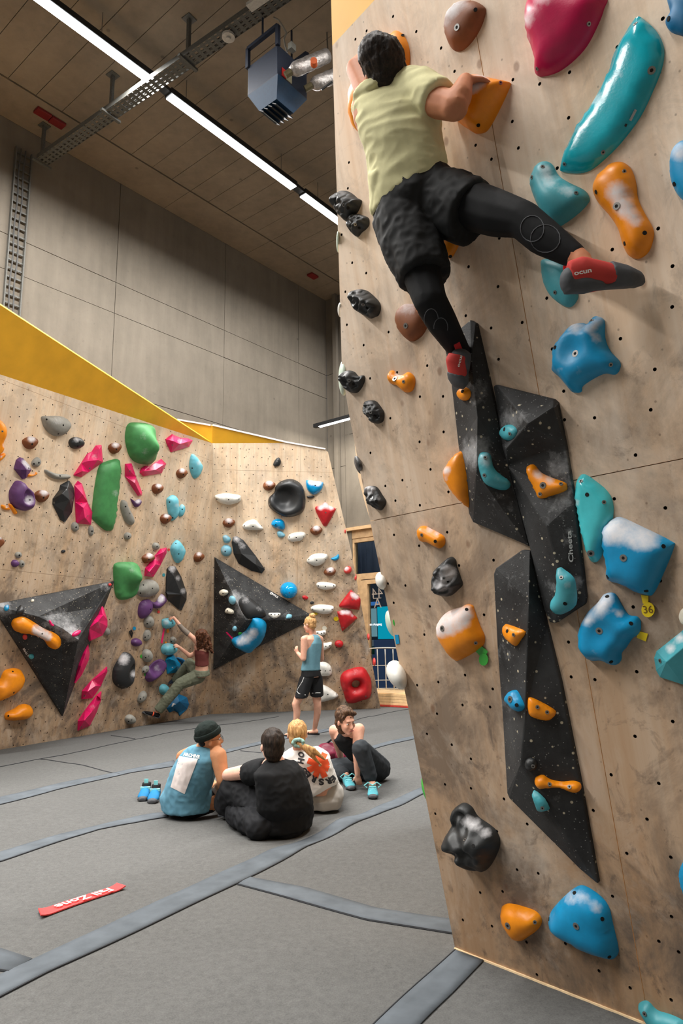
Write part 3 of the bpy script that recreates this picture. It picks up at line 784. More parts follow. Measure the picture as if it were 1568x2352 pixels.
obx((846, 1485), (858, 1503), 2.8, 'green_bin', plain('green_bin_paint', (20, 110, 80), 0.6))
for x in (826, 836, 852): obx((x, 1230), (x + 3, 1330), 2.9, 'column', plain('night_column', (78, 84, 98), 0.8))
ld = bpy.data.lights.new('facade_fill_light', 'POINT'); ld.energy = 120; ld.color = (.86, .92, 1.0); ld.shadow_soft_size = .3  # unseen point light, added so the facade shows through the glass
lo = bpy.data.objects.new('facade_fill_light', ld); link(lo, ou); lo.location = WB.hit(850, 1300, -1.6) - ORG[ou.name] + Vector((0, 0, 2.4))
dX = WB.U; dY = WB.V
def wtext(s, px, py, size, mat, mirror=False, bold=0.0):
    o_ = WB.hit(px, py, -0.085); return place_text(s, o_, dX if not mirror else -dX, dY, size, mat, dr, name='door_lettering', mirror=mirror, lift=0.001, bold=bold)
M_ETCH = plain('etched_lettering', (150, 140, 132), 0.8)
wtext('44', 866, 1363, 0.34, M_ETCH, True); wtext('A', 867, 1386, 0.34, M_ETCH)
a = WB.hit(866, 1374, -0.085); b = MB(); b.box(a, dX * 0.24, dY * 0.016, WB.n * 0.004); b.build('door_lettering', M_ETCH, dr)
wtext('kein Ausgang', 861, 1434, 0.075, mat_emit('white_sign', (255, 255, 255), 0.9), bold=0.002)
# rope net at the door
nt = thing('rope_net', WB.at(dgl, dgb, 0.3), 'pale rope net hung low in front of the glass door', 'net')
M_ROPE = plain('pale_rope', (200, 198, 190), 0.9)
xs = [848, 866, 884, 902, 920]; ys = [1490, 1530, 1564, 1583]
for x in xs: b = MB(); b.tube([WB.hit(x + 3 * k / 6, 1491 + 92 * k / 6, 0.3) for k in range(7)], 0.012, 6); b.build('net_rope', M_ROPE, nt, smooth=True)
for y in ys: b = MB(); b.tube([WB.hit(842 + 90 * k / 8, y - 2 * math.sin(k / 8 * 3.1), 0.3) for k in range(9)], 0.014 if y == 1490 else 0.008, 6); b.build('net_rope', M_ROPE, nt, smooth=True)
# wooden platform in front of the door
pf = thing('timber_platform', BKR, 'pale wooden boarded platform at the foot of the glass door', 'platform')
PV = Plane(E0 + WB.n * 1.05, AX)
for k in range(5):
    z0_ = -0.02 + 0.058 * k; b = MB(); b.box(PV.at(0.8, z0_ + 0.028 - PV.o.z, 0), PV.U * 5.0, PV.V * 0.054, PV.n * 0.03); bevel(b.build('plank', M_OAKL, pf), 0.003)
for k in range(6):
    b = MB(); b.box(PV.at(0.8, 0.27 - PV.o.z, -0.1 - 0.17 * k), PV.U * 5.0, PV.V * 0.02, PV.n * 0.165); b.build('plank', M_OAKL, pf)
b = MB(); b.beam(PV.at(-2, 0.02 - PV.o.z, 0.03), PV.at(3.3, 0.02 - PV.o.z, 0.03), 0.02, 0.03); b.build('red_trim', plain('red_trim_paint', (190, 60, 50), 0.6), pf)
# ================================================================== climbing holds
CR = {'A': (0, 860, .2551), 'B': (0, 1300, .2551), 'C': (250, 860, .19133), 'D': (250, 1240, .19557), 'E': (480, 940, .2551),
      'F': (480, 1260, .2551), 'G': (700, 940, .16582), 'H': (760, 1200, .19139), 'I': (760, 0, .26148), 'J': (780, 380, .2551),
      'K': (1000, 380, .36224), 'L': (1160, 0, .2602), 'M': (960, 860, .38776), 'N': (960, 1380, .38776), 'O': (960, 1750, .38776),
      'Q': (1200, 680, .2347), 'R': (740, 400, .19564), 'S': (760, 820, .20408), 'T': (940, 1260, .20408), 'U': (1300, 1080, .22112), 'X': (0, 0, 1.0)}
def px_(c, p): x0, y0, s = CR[c]; return (x0 + p[0] * s, y0 + p[1] * s)
HC = {'grey': ((150, 148, 140), .75), 'brown': ((128, 72, 36), .6), 'black': ((40, 42, 44), .45), 'pink': ((232, 22, 104), .32), 'green': ((72, 148, 84), .6),
      'purple': ((98, 58, 112), .55), 'orange': ((250, 146, 12), .4), 'cyan': ((112, 196, 214), .55), 'teal': ((70, 160, 172), .45), 'turq': ((24, 166, 182), .18),
      'blue': ((0, 144, 196), .42), 'dblue': ((0, 104, 152), .5), 'white': ((236, 234, 226), .4), 'red': ((192, 28, 36), .5), 'rock': ((38, 40, 41), .5),
      'lblue': ((130, 190, 212), .5), 'cream': ((232, 226, 208), .5), 'aqua': ((74, 196, 204), .15), 'magenta': ((196, 8, 78), .35), 'lgreen': ((60, 170, 60), .35), 'ball': ((0, 156, 220), .12),
      'yellow': ((236, 206, 20), .5), 'pale': ((196, 212, 196), .5), 'coral': ((226, 70, 66), .45)}
_hm = {}
def hold_mat(c):
    if c in _hm: return _hm[c]
    rgb, ro = HC[c]; k = Mat('hold_' + c, ro, 0.5); co = k.coords('Object')
    n1 = k.noise(co, 9, 5, 0.6); base = lin(*rgb)
    a = k.ramp(n1, [(0.3, tuple(x * 0.82 for x in base[:3]) + (1,)), (0.7, tuple(min(1, x * 1.14) for x in base[:3]) + (1,))])
    if c in ('black', 'rock', 'vol'): pass
    at = k.n('ShaderNodeAttribute', attribute_name='chalk'); n2 = k.noise(co, 26, 6, 0.7)
    f = k.math('ADD', at.outputs['Fac'], k.math('MULTIPLY', k.math('SUBTRACT', n2, 0.5), 0.7))
    f = k.ramp(f, [(0.26, 0.0), (0.88, 0.9)])
    f = k.math('MULTIPLY', f, k.ramp(at.outputs['Fac'], [(0.02, 0.0), (0.15, 1.0)]))
    k.col(k.mix(f, a, lin(222, 220, 222)))
    r_ = k.math('ADD', k.math('MULTIPLY', f, 0.45), ro, clamp=True); k.l(r_, k.b.inputs['Roughness'])
    k.bump(k.noise(co, 140, 3, 0.6), 0.12, 0.002)
    _hm[c] = k.m; return k.m
def vol_mat():
    if 'vol' in _hm: return _hm['vol']
    k = Mat('volume_black_grit', 0.62, 0.35); co = k.coords('Object'); n1 = k.noise(co, 4, 6, 0.65)
    a = k.ramp(n1, [(0.35, lin(33, 33, 34)), (0.7, lin(66, 67, 68))])
    vo = k.n('ShaderNodeTexVoronoi'); vo.inputs['Scale'].default_value = 24; k.l(co, vo.inputs['Vector'])
    a = k.mix(k.ramp(vo.outputs['Distance'], [(0.10, 1.0), (0.15, 0.0)]), a, lin(190, 180, 156))
    vo2 = k.n('ShaderNodeTexVoronoi'); vo2.inputs['Scale'].default_value = 60; k.l(co, vo2.inputs['Vector'])
    a = k.mix(k.ramp(vo2.outputs['Distance'], [(0.10, 0.6), (0.16, 0.0)]), a, lin(150, 150, 148))
    at = k.n('ShaderNodeAttribute', attribute_name='chalk'); n2 = k.noise(co, 14, 6, 0.75)
    f = k.math('ADD', at.outputs['Fac'], k.math('MULTIPLY', k.math('SUBTRACT', n2, 0.5), 1.1))
    f = k.math('MULTIPLY', k.ramp(f, [(0.25, 0.0), (1.0, 0.85)]), k.ramp(at.outputs['Fac'], [(0.02, 0.0), (0.2, 1.0)]))
    k.col(k.mix(f, a, lin(205, 206, 208))); k.bump(k.noise(co, 200, 2, 0.6), 0.4, 0.002)
    _hm['vol'] = k.m; return k.m
def smooth_loop(p, n):
    out = []; m = len(p)
    for i in range(m):
        a, b, c, d = p[i - 1], p[i], p[(i + 1) % m], p[(i + 2) % m]
        for k in range(n):
            t = k / n
            out.append(0.5 * ((2 * b) + (c - a) * t + (2 * a - 5 * b + 4 * c - d) * t * t + (3 * b - 3 * c + d - a) * t ** 3))
    return out
def ell(cx, cy, rx, ry, rot=0, n=12, flat=None):
    o = []
    for k in range(n):
        a = 2 * math.pi * k / n; x, y = rx * math.cos(a), ry * math.sin(a); r = math.radians(rot)
        o.append((cx + x * math.cos(r) - y * math.sin(r), cy + x * math.sin(r) + y * math.cos(r)))
    return o
ALLH = []
BVHS = {}
def bvh_of(o):
    org = ORG[o.name]; me = o.data
    return BVHTree.FromPolygons([v.co + org for v in me.vertices], [tuple(p.vertices) for p in me.polygons])
def chalk_attr(o, C, chalk, dust):
    me = o.data; at = me.attributes.new('chalk', 'FLOAT', 'POINT'); org = ORG[o.name]
    for i, v in enumerate(me.vertices):
        s = dust
        if chalk:
            q = v.co + org - CP; z = q.dot(FW); x = 784 + F * q.dot(RT) / z; y = 1176 - F * q.dot(UP) / z
            for (cx, cy, r, st) in chalk:
                d2 = ((x - cx) ** 2 + (y - cy) ** 2) / (r * r)
                s += st * math.exp(-d2)
        at.data[i].value = min(s, .82)
_bolt = {}
def bolt_mesh(r, kind):
    key = (round(r, 4), kind)
    if key in _bolt: return _bolt[key]
    b = MB(); z = Vector((0, 0, 1)); n = 10 if r > 0.006 else 6
    if kind == 's':
        b.tube([(0, 0, -0.006), (0, 0, 0.0018)], r, n); me_m = M_STEEL
    else:
        b.tube([(0, 0, -0.006), (0, 0, 0.0012)], r, n); me_m = M_DARK
    me = bpy.data.meshes.new('bolt'); me.from_pydata(b.v, [], b.f); me.materials.append(me_m)
    if kind == 's':
        me.materials.append(M_DARK); b2 = MB(); 
        nv = len(b.v); ring = MB(); ring.tube([(0, 0, 0.0005), (0, 0, 0.0026)], r * 0.45, 6)
        me2 = bpy.data.meshes.new('bolt'); me2.from_pydata(b.v + ring.v, [], b.f + [tuple(i + nv for i in f) for f in ring.f])
        me2.materials.append(M_STEEL); me2.materials.append(M_DARK)
        for i, p in enumerate(me2.polygons): p.material_index = 1 if i >= len(b.f) else 0
        me = me2
    _bolt[key] = me; return me
def add_bolt(o, bv, px, py, r, kind='s'):
    d = ray(px, py).normalized(); hit = bv.ray_cast(CP, d)
    if hit[0] is None: return
    p, n = hit[0], hit[1]
    if n.dot(d) > 0: n = -n
    b = bpy.data.objects.new('bolt', bolt_mesh(r, kind)); link(b, o)
    b.location = p - ORG[o.name]; b.rotation_euler = n.to_track_quat('Z', 'Y').to_euler()
def H(c, W, pts, col, label, bolts=(), chalk=(), h=0.34, st='s', inner=(), bumps=(), hole=None, dust=0.0, rnd=0.95, lump=0.0, cat='climbing hold', name='climbing_hold', group=None, on=None, edges=(), res=12, rim=0.10, flat=False, mat=None, absh=None, sub=4):
    P2 = [Vector(px_(c, p)) for p in pts]
    s = CR[c][2]
    near = W is W3
    if on is not None:
        cx = sum(p.x for p in P2) / len(P2); cy = sum(p.y for p in P2) / len(P2)
        hit = BVHS[on.name].ray_cast(CP, ray(cx, cy).normalized()); nn_ = hit[1]
        if nn_.dot(ray(cx, cy)) > 0: nn_ = -nn_
        W = Plane(hit[0], nn_, Vector((0, 0, 1)))
    size = math.sqrt(abs(area2([W.uv(*p) for p in P2])) / 2)
    hh = absh if absh is not None else size * h
    if st == 's':
        uvp = [W.uv(p.x, p.y, hh * 0.35) for p in P2]
        if area2(uvp) < 0: uvp = uvp[::-1]
        out = smooth_loop(uvp, sub); n = len(out)
        sp = size / res; us = [q.x for q in out]; vs = [q.y for q in out]
        ins = []
        hc_ = None
        if hole: hc_ = W.uv(*px_(c, hole[:2]), hh * .35); hr = (W.uv(*px_(c, (hole[0] + hole[2], hole[1])), hh * .35) - hc_).length
        y = min(vs); r = 0
        while y < max(vs):
            x = min(us) + (sp / 2 if r % 2 else 0)
            while x < max(us):
                q = Vector((x, y))
                if inside(out, q, sp * 0.35) and (not hole or (q - hc_).length > hr * 1.12): ins.append(q)
                x += sp
            y += sp * 0.87; r += 1
        verts = list(out); es = [(i, (i + 1) % n) for i in range(n)]; hb = None
        if hole:
            hb = len(verts); m = 20
            for k in range(m): verts.append(hc_ + Vector((math.cos(2 * math.pi * k / m), math.sin(2 * math.pi * k / m))) * hr)
            es += [(hb + k, hb + (k + 1) % m) for k in range(m)]
        verts += ins
        V, E, T, ov, oe, of = delaunay_2d_cdt(verts, es, [], 1, 1e-6)
        T = [t for t in T if not (hole and all(hb <= min(ov[i]) < hb + m for i in t))]
        dist = [edge_dist(out, q) for q in V]; D = max(dist) * rnd
        mx = max(0.5, 1)
        cen = sum(V, Vector((0, 0))) / len(V)
        bp = [(W.uv(*px_(c, (b_[0], b_[1])), hh * .6), (W.uv(*px_(c, (b_[0] + b_[2], b_[1])), hh * .6) - W.uv(*px_(c, (b_[0], b_[1])), hh * .6)).length, b_[3]) for b_ in bumps]
        Z = []
        for i, q in enumerate(V):
            t = min(1.0, dist[i] / D); z = hh * math.sqrt(max(0.0, 1 - (1 - t) ** 2))
            for (bc, br, bh) in bp:
                e = ((q - bc).length / br)
                z += bh * hh * math.exp(-e ** 4 if bh < 0 else -e * e) * min(1.0, t * 5)
            if lump:
                w_ = noise.noise(Vector((q.x, q.y, 3.1)) * (1.3 / size * 2.2)) + 0.6 * noise.noise(Vector((q.x, q.y, 9.1)) * (1.3 / size * 5.0))
                vz = abs(noise.noise(Vector((q.x, q.y, 5.5)) * (2.6 / size)))
                z += hh * lump * w_ * min(1, t * 3) - hh * lump * 0.8 * math.exp(-(vz / 0.07) ** 2) * min(1, t * 3)
            if hole:
                dh = (q - hc_).length / hr; z *= min(1.0, max(0.0, (dh - 1.0) / 0.55)) ** 0.5
            if i < n and dist[i] < 1e-6: z = 0
            Z.append(max(z, 0.0 if dist[i] < 1e-6 else 0.003))
        nb = {}
        for t in T:
            for a_, b_ in ((0, 1), (1, 2), (2, 0)): nb.setdefault(t[a_], set()).add(t[b_]); nb.setdefault(t[b_], set()).add(t[a_])
        for _ in range(2):
            Z = [Z[i] if (dist[i] < 1e-6 or i not in nb) else 0.5 * Z[i] + 0.5 * sum(Z[j] for j in nb[i]) / len(nb[i]) for i in range(len(Z))]
        rz = hh * rim + 0.004
        v3 = []; 
        for i, q in enumerate(V): v3.append(W.at(q.x, q.y, Z[i] + rz))
        faces = []
        for t in T:
            a_ = sum(V[t[i]].x * V[t[(i + 1) % 3]].y - V[t[(i + 1) % 3]].x * V[t[i]].y for i in range(3)); faces.append(tuple(t) if a_ > 0 else tuple(reversed(t)))
        # side wall down to the board
        ec = {}
        for f_ in faces:
            for a_, b_ in ((0, 1), (1, 2), (2, 0)): ec[(f_[a_], f_[b_])] = 1
        bd = [e for e in ec if (e[1], e[0]) not in ec]; mp = {}
        for a_, b_ in bd:
            for q in (a_, b_):
                if q not in mp: mp[q] = len(v3); v3.append(W.at(V[q].x, V[q].y, -0.002))
        for a_, b_ in bd: faces.append((b_, a_, mp[a_], mp[b_]))
        sm = not flat
    else:
        n = len(P2)
        if sum(P2[i].x * P2[(i + 1) % n].y - P2[(i + 1) % n].x * P2[i].y for i in range(n)) < 0: P2 = P2[::-1]
        I2 = [Vector(px_(c, p[:2])) for p in inner]; IH = [p[2] for p in inner]
        rz = hh * rim + 0.006
        k0 = 2
        verts = []; es = []
        V, E, T, ov, oe, of = delaunay_2d_cdt(list(P2) + I2, [(i, (i + 1) % n) for i in range(n)] + [(a_ if a_ < 1000 else n + a_ - 1000, b_ if b_ < 1000 else n + b_ - 1000) for a_, b_ in edges], [], 1, 1e-6)
        v3 = []; 
        for i, q in enumerate(V):
            o_ = min(ov[i]) if ov[i] else 0
            v3.append(W.hit(q.x, q.y, rz) if o_ < n else W.hit(q.x, q.y, rz + IH[o_ - n] * (hh if absh is None else 1)))
        faces = [tuple(t) for t in T]
        ec = {}
        for i, f_ in enumerate(faces):
            nr = (v3[f_[1]] - v3[f_[0]]).cross(v3[f_[2]] - v3[f_[0]])
            if nr.dot(W.n) < 0: faces[i] = tuple(reversed(f_))
        for f_ in faces:
            for a_, b_ in ((0, 1), (1, 2), (2, 0)): ec[(f_[a_], f_[b_])] = 1
        bd = [e for e in ec if (e[1], e[0]) not in ec]; mp = {}
        for a_, b_ in bd:
            for q in (a_, b_):
                if q not in mp: mp[q] = len(v3); v3.append(v3[q] - W.n * (rz + 0.002))
        for a_, b_ in bd: faces.append((b_, a_, mp[a_], mp[b_]))
        sm = False
    cen3 = W.at(*(sum((W.uv(p.x, p.y) for p in P2), Vector((0, 0))) / len(P2)))
    o = mobj(name, v3, faces, mat or hold_mat(col), None, smooth=sm, origin=cen3)
    if st == 'f':
        bevel(o, min(0.012, size * 0.035), 2)
        if chalk: # refine so chalk patches can follow
            bm = bmesh.new(); bm.from_mesh(o.data)
            for _ in range(5):
                es_ = [e for e in bm.edges if e.calc_length() > size / 7]
                if not es_: break
                bmesh.ops.subdivide_edges(bm, edges=es_, cuts=1); bmesh.ops.triangulate(bm, faces=bm.faces)
            bm.to_mesh(o.data); bm.free()
    tag(o, label, cat, group)
    ch = [(*px_(c, (q[0], q[1])), q[2] * s, q[3] if len(q) > 3 else 0.9) for q in chalk]
    chalk_attr(o, c, ch, dust)
    bv = bvh_of(o); BVHS[o.name] = bv
    for b_ in bolts:
        kd_ = b_[2] if len(b_) > 2 else 's'
        r = (0.0125 if kd_ == 'b' else 0.0075) if near or (on is not None and hit[0].y < 6) else 0.013
        add_bolt(o, bv, *px_(c, b_[:2]), r, 's' if kd_ in 'sb' and (near or r > .012) and kd_ != 'd' else 'd')
    ALLH.append(o); return o
def tape(c, W, pts, col, label, on=None, th=0.003):
    P2 = [px_(c, p) for p in pts]
    if on is not None:
        hit = BVHS[on.name].ray_cast(CP, ray(*P2[0]).normalized()); W = Plane(hit[0], hit[1] if hit[1].dot(FW) < 0 else -hit[1])
    b = MB(); b.prism([W.hit(*p, th + 0.001) for p in P2], -W.n * th)
    return tag(b.build('marker_tape', hold_mat(col)), label, 'tape')
def disc(c, W, cx, cy, rx, ry, col, label, name='route_tag', lift=0.008, th=0.003):
    b = MB(); b.prism([W.hit(*px_(c, p), lift) for p in ell(cx, cy, rx, ry, 0, 18)], -W.n * th)
    return tag(b.build(name, hold_mat(col)), label, 'route tag')
# ------------------------------------------------------------------ left wall
g = 'brown pebble holds'
H('A', W1, [(-60, 395), (0, 405), (35, 440), (55, 500), (50, 570), (30, 620), (38, 670), (0, 735), (-60, 740)], 'orange', 'orange bulging hold cut off by the left frame edge, high on left wall', [(22, 513)], [(50, 640, 30)], bumps=[(0, 520, 60, .3)])
H('A', W1, [(-12, 745), (20, 715), (45, 712), (48, 735), (20, 765), (-12, 785)], 'orange', 'thin orange edge directly under the cut-off orange hold at left', (), [(10, 740, 14)])
H('A', W1, [(390, 380), (450, 375), (545, 375), (600, 395), (645, 450), (625, 500), (580, 545), (520, 557), (460, 530), (415, 480), (395, 430)], 'grey', 'large grey fin-shaped hold, topmost on the left wall', [(420, 405, 'd'), (570, 457, 'd'), (525, 535, 'd')], [(520, 410, 70, .4)], h=.35)
H('A', W1, [(210, 600), (225, 580), (270, 560), (310, 563), (338, 585), (340, 620), (315, 655), (285, 675), (245, 665), (218, 635)], 'brown', 'brown pebble hold left below the large grey fin, chalked top', [(290, 628, 'd')], [(285, 575, 38, 1.1)], h=.45)
H('A', W1, [(628, 610), (650, 575), (695, 563), (740, 580), (758, 620), (740, 655), (690, 672), (645, 655)], 'black', 'small black knob right below the large grey fin', [(717, 610, 'd'), (700, 645, 'd')], [(690, 585, 35, .6)], h=.45)
H('A', W1, [(984, 655), (1000, 630), (1040, 613), (1080, 625), (1090, 655), (1070, 695), (1035, 717), (1000, 700)], 'brown', 'brown pebble hold just left of the top green hold', [(1048, 675, 'd')], [(1040, 628, 38)], h=.45)
H('A', W1, [(1145, 500), (1160, 455), (1200, 432), (1300, 437), (1365, 455), (1388, 500), (1393, 640), (1395, 760), (1375, 800), (1330, 812), (1240, 795), (1180, 740), (1150, 650), (1138, 570)], 'green', 'top green hold with a rounded hood, below the yellow facet', (), [(1290, 560, 60, .35), (1310, 700, 50, .4)], h=.16, rnd=.25, bumps=[(1265, 560, 70, 1.6), (1300, 670, 60, 2.2)], res=18)
H('A', W1, [(668, 905), (735, 800), (770, 745), (790, 715), (830, 695), (868, 640), (915, 635), (928, 790), (800, 880), (735, 925), (680, 915)], 'pink', 'pink angular hold leaning right, left of the tall green hold', [(808, 845)], [(850, 740, 40, .45)], st='f', inner=[(740, 870, 1), (880, 770, 1), (895, 670, .7), (790, 780, .45)], h=.3)
H('A', W1, [(180, 745), (210, 755), (265, 815), (285, 860), (265, 890), (235, 935), (205, 943), (130, 850), (150, 770)], 'purple', 'upper faceted purple hold near the left edge, chalked right side', [(258, 845, 'd')], [(225, 790, 32), (262, 830, 30)], st='f', inner=[(200, 800, .8), (240, 860, 1), (185, 860, .7)], h=.45)
H('A', W1, [(345, 745), (368, 775), (365, 810), (335, 835), (300, 825), (288, 795), (310, 760)], 'grey', 'small grey egg hold right of the upper purple hold', [(350, 795, 'd'), (305, 805, 'd')], h=.4)
H('A', W1, [(240, 905), (252, 892), (295, 903), (322, 880), (334, 888), (325, 905), (270, 922), (245, 918)], 'orange', 'thin orange foothold under the upper purple hold', [], [(300, 885, 20)], h=.4)
H('A', W1, [(165, 958), (215, 968), (250, 1010), (300, 1050), (314, 1100), (312, 1165), (285, 1215), (225, 1228), (150, 1200), (108, 1145), (102, 1060), (130, 1000)], 'purple', 'lower purple hold with a chalked round pocket near the left edge', [(270, 1130, 'd')], [(262, 1130, 42, 1.1)], h=.42, bumps=[(250, 1100, 48, -1.3)], res=20)
H('A', W1, [(318, 1085), (340, 1055), (385, 1040), (430, 1055), (442, 1085), (425, 1125), (385, 1153), (345, 1140)], 'brown', 'brown pebble hold right beside the purple pocket hold', [(392, 1110, 'd')], [(400, 1055, 45)], h=.45)
H('A', W1, [(10, 1185), (25, 1173), (60, 1190), (88, 1205), (85, 1222), (30, 1215)], 'orange', 'left of two tiny orange footholds under the purple pocket hold', [], [(60, 1195, 12)], h=.4)
H('A', W1, [(78, 1170), (95, 1165), (120, 1190), (152, 1235), (148, 1258), (128, 1255), (100, 1210)], 'orange', 'right of two tiny orange footholds under the purple pocket hold', [], [], h=.4)
H('A', W1, [(405, 870), (420, 857), (510, 893), (610, 900), (635, 915), (630, 935), (560, 948), (480, 935), (425, 900)], 'grey', 'curved grey banana-shaped edge in the upper left wall', [(540, 912, 'd')], h=.3)
H('A', W1, [(625, 955), (665, 1020), (672, 1090), (650, 1240), (585, 1333), (548, 1310), (480, 1170), (482, 1120), (540, 1040), (550, 995)], 'black', 'tall glossy black faceted hold left of the pink column', [(487, 1155), (583, 1325)], [(600, 1030, 12, .6), (655, 1130, 18, .4)], st='f', inner=[(560, 1075, .9), (625, 1130, 1), (610, 1020, .6), (570, 1230, .5)], h=.35)
H('A', W1, [(675, 1000), (705, 958), (740, 985), (770, 1080), (790, 1150), (832, 1240), (820, 1355), (690, 1340), (680, 1150)], 'pink', 'tall pink angular hold between the black facet and tall green hold', [(731, 1163, 'b'), (790, 1273, 'b')], [(740, 1060, 25, .3)], st='f', inner=[(745, 1080, .8), (750, 1200, 1), (765, 1290, 1)], h=.3)
H('A', W1, [(900, 840), (930, 800), (1030, 765), (1070, 765), (1092, 800), (1085, 960), (1060, 1160), (1030, 1380), (985, 1408), (945, 1395), (850, 1310), (838, 1260), (855, 1080), (880, 920)], 'green', 'tallest green hold, a long slab in the middle of the left wall', (), [(1040, 1070, 40, .5)], h=.14, rnd=.5)
H('A', W1, [(1130, 805), (1185, 800), (1225, 920), (1280, 1060), (1278, 1090), (1245, 1093), (1130, 920)], 'pink', 'pink wedge hold pointing down right of the tallest green hold', [(1168, 870)], [(1225, 940, 20, .4)], st='f', inner=[(1160, 860, .8), (1215, 980, 1), (1262, 1075, .7)], h=.3)
H('A', W1, [(1262, 885), (1275, 845), (1310, 823), (1350, 830), (1400, 795), (1455, 762), (1498, 805), (1455, 890), (1295, 917)], 'pink', 'pink scooped hold right below the top green hold', [(1465, 843)], [(1370, 840, 40, .5)], st='f', inner=[(1300, 870, .8), (1400, 860, .8), (1470, 815, .6)], h=.35)
H('C', W1, [(687, 780), (725, 745), (765, 717), (800, 735), (870, 762), (950, 765), (1008, 795), (960, 870), (750, 933), (700, 830)], 'pink', 'uppermost pink scooped hold right of the top green hold', [(760, 848)], [(850, 800, 45, .5)], st='f', inner=[(775, 800, .9), (850, 835, .8), (940, 810, .6)], h=.35)
H('A', W1, [(1375, 1020), (1395, 990), (1440, 985), (1467, 1010), (1455, 1055), (1415, 1078), (1385, 1060)], 'brown', 'brown pebble hold right of the pink wedge', [(1430, 1038, 'd')], [(1430, 998, 30)], h=.45)
H('A', W1, [(1180, 1118), (1215, 1140), (1255, 1120), (1270, 1150), (1245, 1190), (1215, 1190)], 'purple', 'tiny chalky purple hold above the long grey egg', [], [(1240, 1140, 30)], h=.45)
H('A', W1, [(1110, 1130), (1140, 1145), (1160, 1200), (1205, 1290), (1205, 1340), (1180, 1357), (1130, 1320), (1092, 1210), (1095, 1150)], 'grey', 'long slanting grey hold right of the tallest green hold', [(1168, 1252), (1130, 1190, 'd')], h=.28)
H('A', W1, [(1450, 1290), (1480, 1258), (1525, 1258), (1540, 1290), (1520, 1330), (1490, 1347), (1460, 1330)], 'brown', 'brown pebble hold touching the pair of cyan holds', [(1508, 1308, 'd')], [(1500, 1268, 30)], h=.45)
H('C', W1, [(820, 1180), (850, 1140), (895, 1128), (933, 1155), (935, 1190), (905, 1235), (870, 1252), (835, 1230)], 'brown', 'brown pebble hold left below the single cyan leaf hold', [(892, 1203, 'd')], [(880, 1145, 40)], h=.45)
for e_, lb in (((677, 1372, 32, 44), 'small grey hold under the tall pink hold'), ((820, 1408, 22, 48), 'narrow grey hold under the tallest green hold'), ((1150, 1455, 30, 34, 20), 'small grey hold under the long slanting grey hold'),
               ((167, 1625, 30, 28), 'upper tiny grey hold beside the small purple ball'), ((197, 1705, 24, 32), 'lower tiny grey hold beside the small purple ball'), ((1405, 1547, 30, 34), 'small grey hold above the slanting pink strip hold')):
    H('A', W1, ell(*e_), 'grey', lb, [(e_[0] + 8, e_[1] + 4, 'd')], h=.4)
H('A', W1, ell(138, 1702, 33, 33), 'purple', 'small purple ball between two tiny grey holds, far left', [], h=.5)
H('A', W1, ell(570, 1593, 19, 14, -25), 'black', 'tiny black chip alone in the middle of the scuffed area', [], h=.4)
H('A', W1, [(-30, 1450), (0, 1462), (35, 1490), (38, 1520), (10, 1550), (-30, 1575)], 'brown', 'brown pebble hold cut off by the left frame edge', [], [(0, 1465, 25)], h=.45)
H('A', W1, [(1285, 1650), (1310, 1625), (1350, 1608), (1385, 1630), (1380, 1670), (1320, 1703), (1295, 1685)], 'brown', 'brown pebble hold left of the slanting pink strip hold', [(1340, 1668, 'd')], [(1350, 1625, 35)], h=.45)
H('A', W1, [(1305, 1815), (1312, 1745), (1400, 1630), (1450, 1570), (1503, 1560), (1500, 1610), (1445, 1720), (1380, 1825)], 'pink', 'slanting pink strip hold above the big round grey hold', [(1375, 1790)], [(1420, 1660, 40, .4)], st='f', inner=[(1345, 1775, 1), (1400, 1710, .8), (1470, 1600, .7)], h=.3)
H('D', W1, [(65, 330), (95, 275), (180, 262), (300, 265), (345, 310), (350, 400), (345, 520), (335, 600), (300, 665), (180, 708), (105, 680), (75, 560)], 'green', 'lowest green hold beside the tip of the left black volume', [], [(270, 360, 60, .35)], h=.15, rnd=.25, bumps=[(255, 440, 70, 2.2), (200, 370, 70, 1.0)], res=18)
H('C', W1, [(1020, 955), (1060, 990), (1110, 1060), (1128, 1110), (1100, 1200), (1055, 1248), (1020, 1235), (985, 1150), (978, 1070), (995, 980)], 'cyan', 'single cyan leaf-shaped hold near the wall corner', [(1000, 1125, 'd')], [(1080, 1060, 40, .6)], h=.25)
H('C', W1, [(705, 1510), (740, 1465), (785, 1448), (825, 1480), (835, 1560), (840, 1660), (800, 1740), (755, 1750), (720, 1640)], 'cyan', 'larger cyan hold of the pair right of the tiny purple hold', [(728, 1532, 'd'), (765, 1722, 'd')], [(815, 1570, 40, .5)], h=.28)
H('C', W1, ell(875, 1635, 34, 76, 12), 'cyan', 'narrow cyan hold tucked behind its larger cyan neighbour', [(880, 1620, 'd')], [(880, 1580, 30, .6)], h=.35)
H('D', W1, [(735, 110), (790, 15), (830, 10), (880, 80), (900, 130), (860, 240), (820, 275), (780, 240)], 'cyan', 'cyan diamond hold right of the slanting pink strip hold', [(785, 45, 'd'), (820, 165, 'd')], [(860, 110, 40, .4)], h=.3)
H('D', W1, [(1008, 200), (1030, 160), (1075, 145), (1110, 170), (1105, 220), (1050, 263), (1015, 240)], 'brown', 'brown pebble hold next to the wall corner right of the cyan diamond', [(1075, 213, 'd')], [(1060, 160, 35)], h=.45)
H('D', W1, [(690, 340), (720, 310), (780, 310), (850, 430), (915, 620), (913, 700), (855, 828), (820, 815), (690, 700), (675, 600), (678, 450)], 'black', 'large black shield hold with a chalky ridge above the climbing woman', (), [(745, 330, 50, 1), (810, 450, 40, .6), (870, 600, 45, .6)], st='f', inner=[(700, 640, .9), (850, 640, 1), (760, 420, .6)], h=.25)
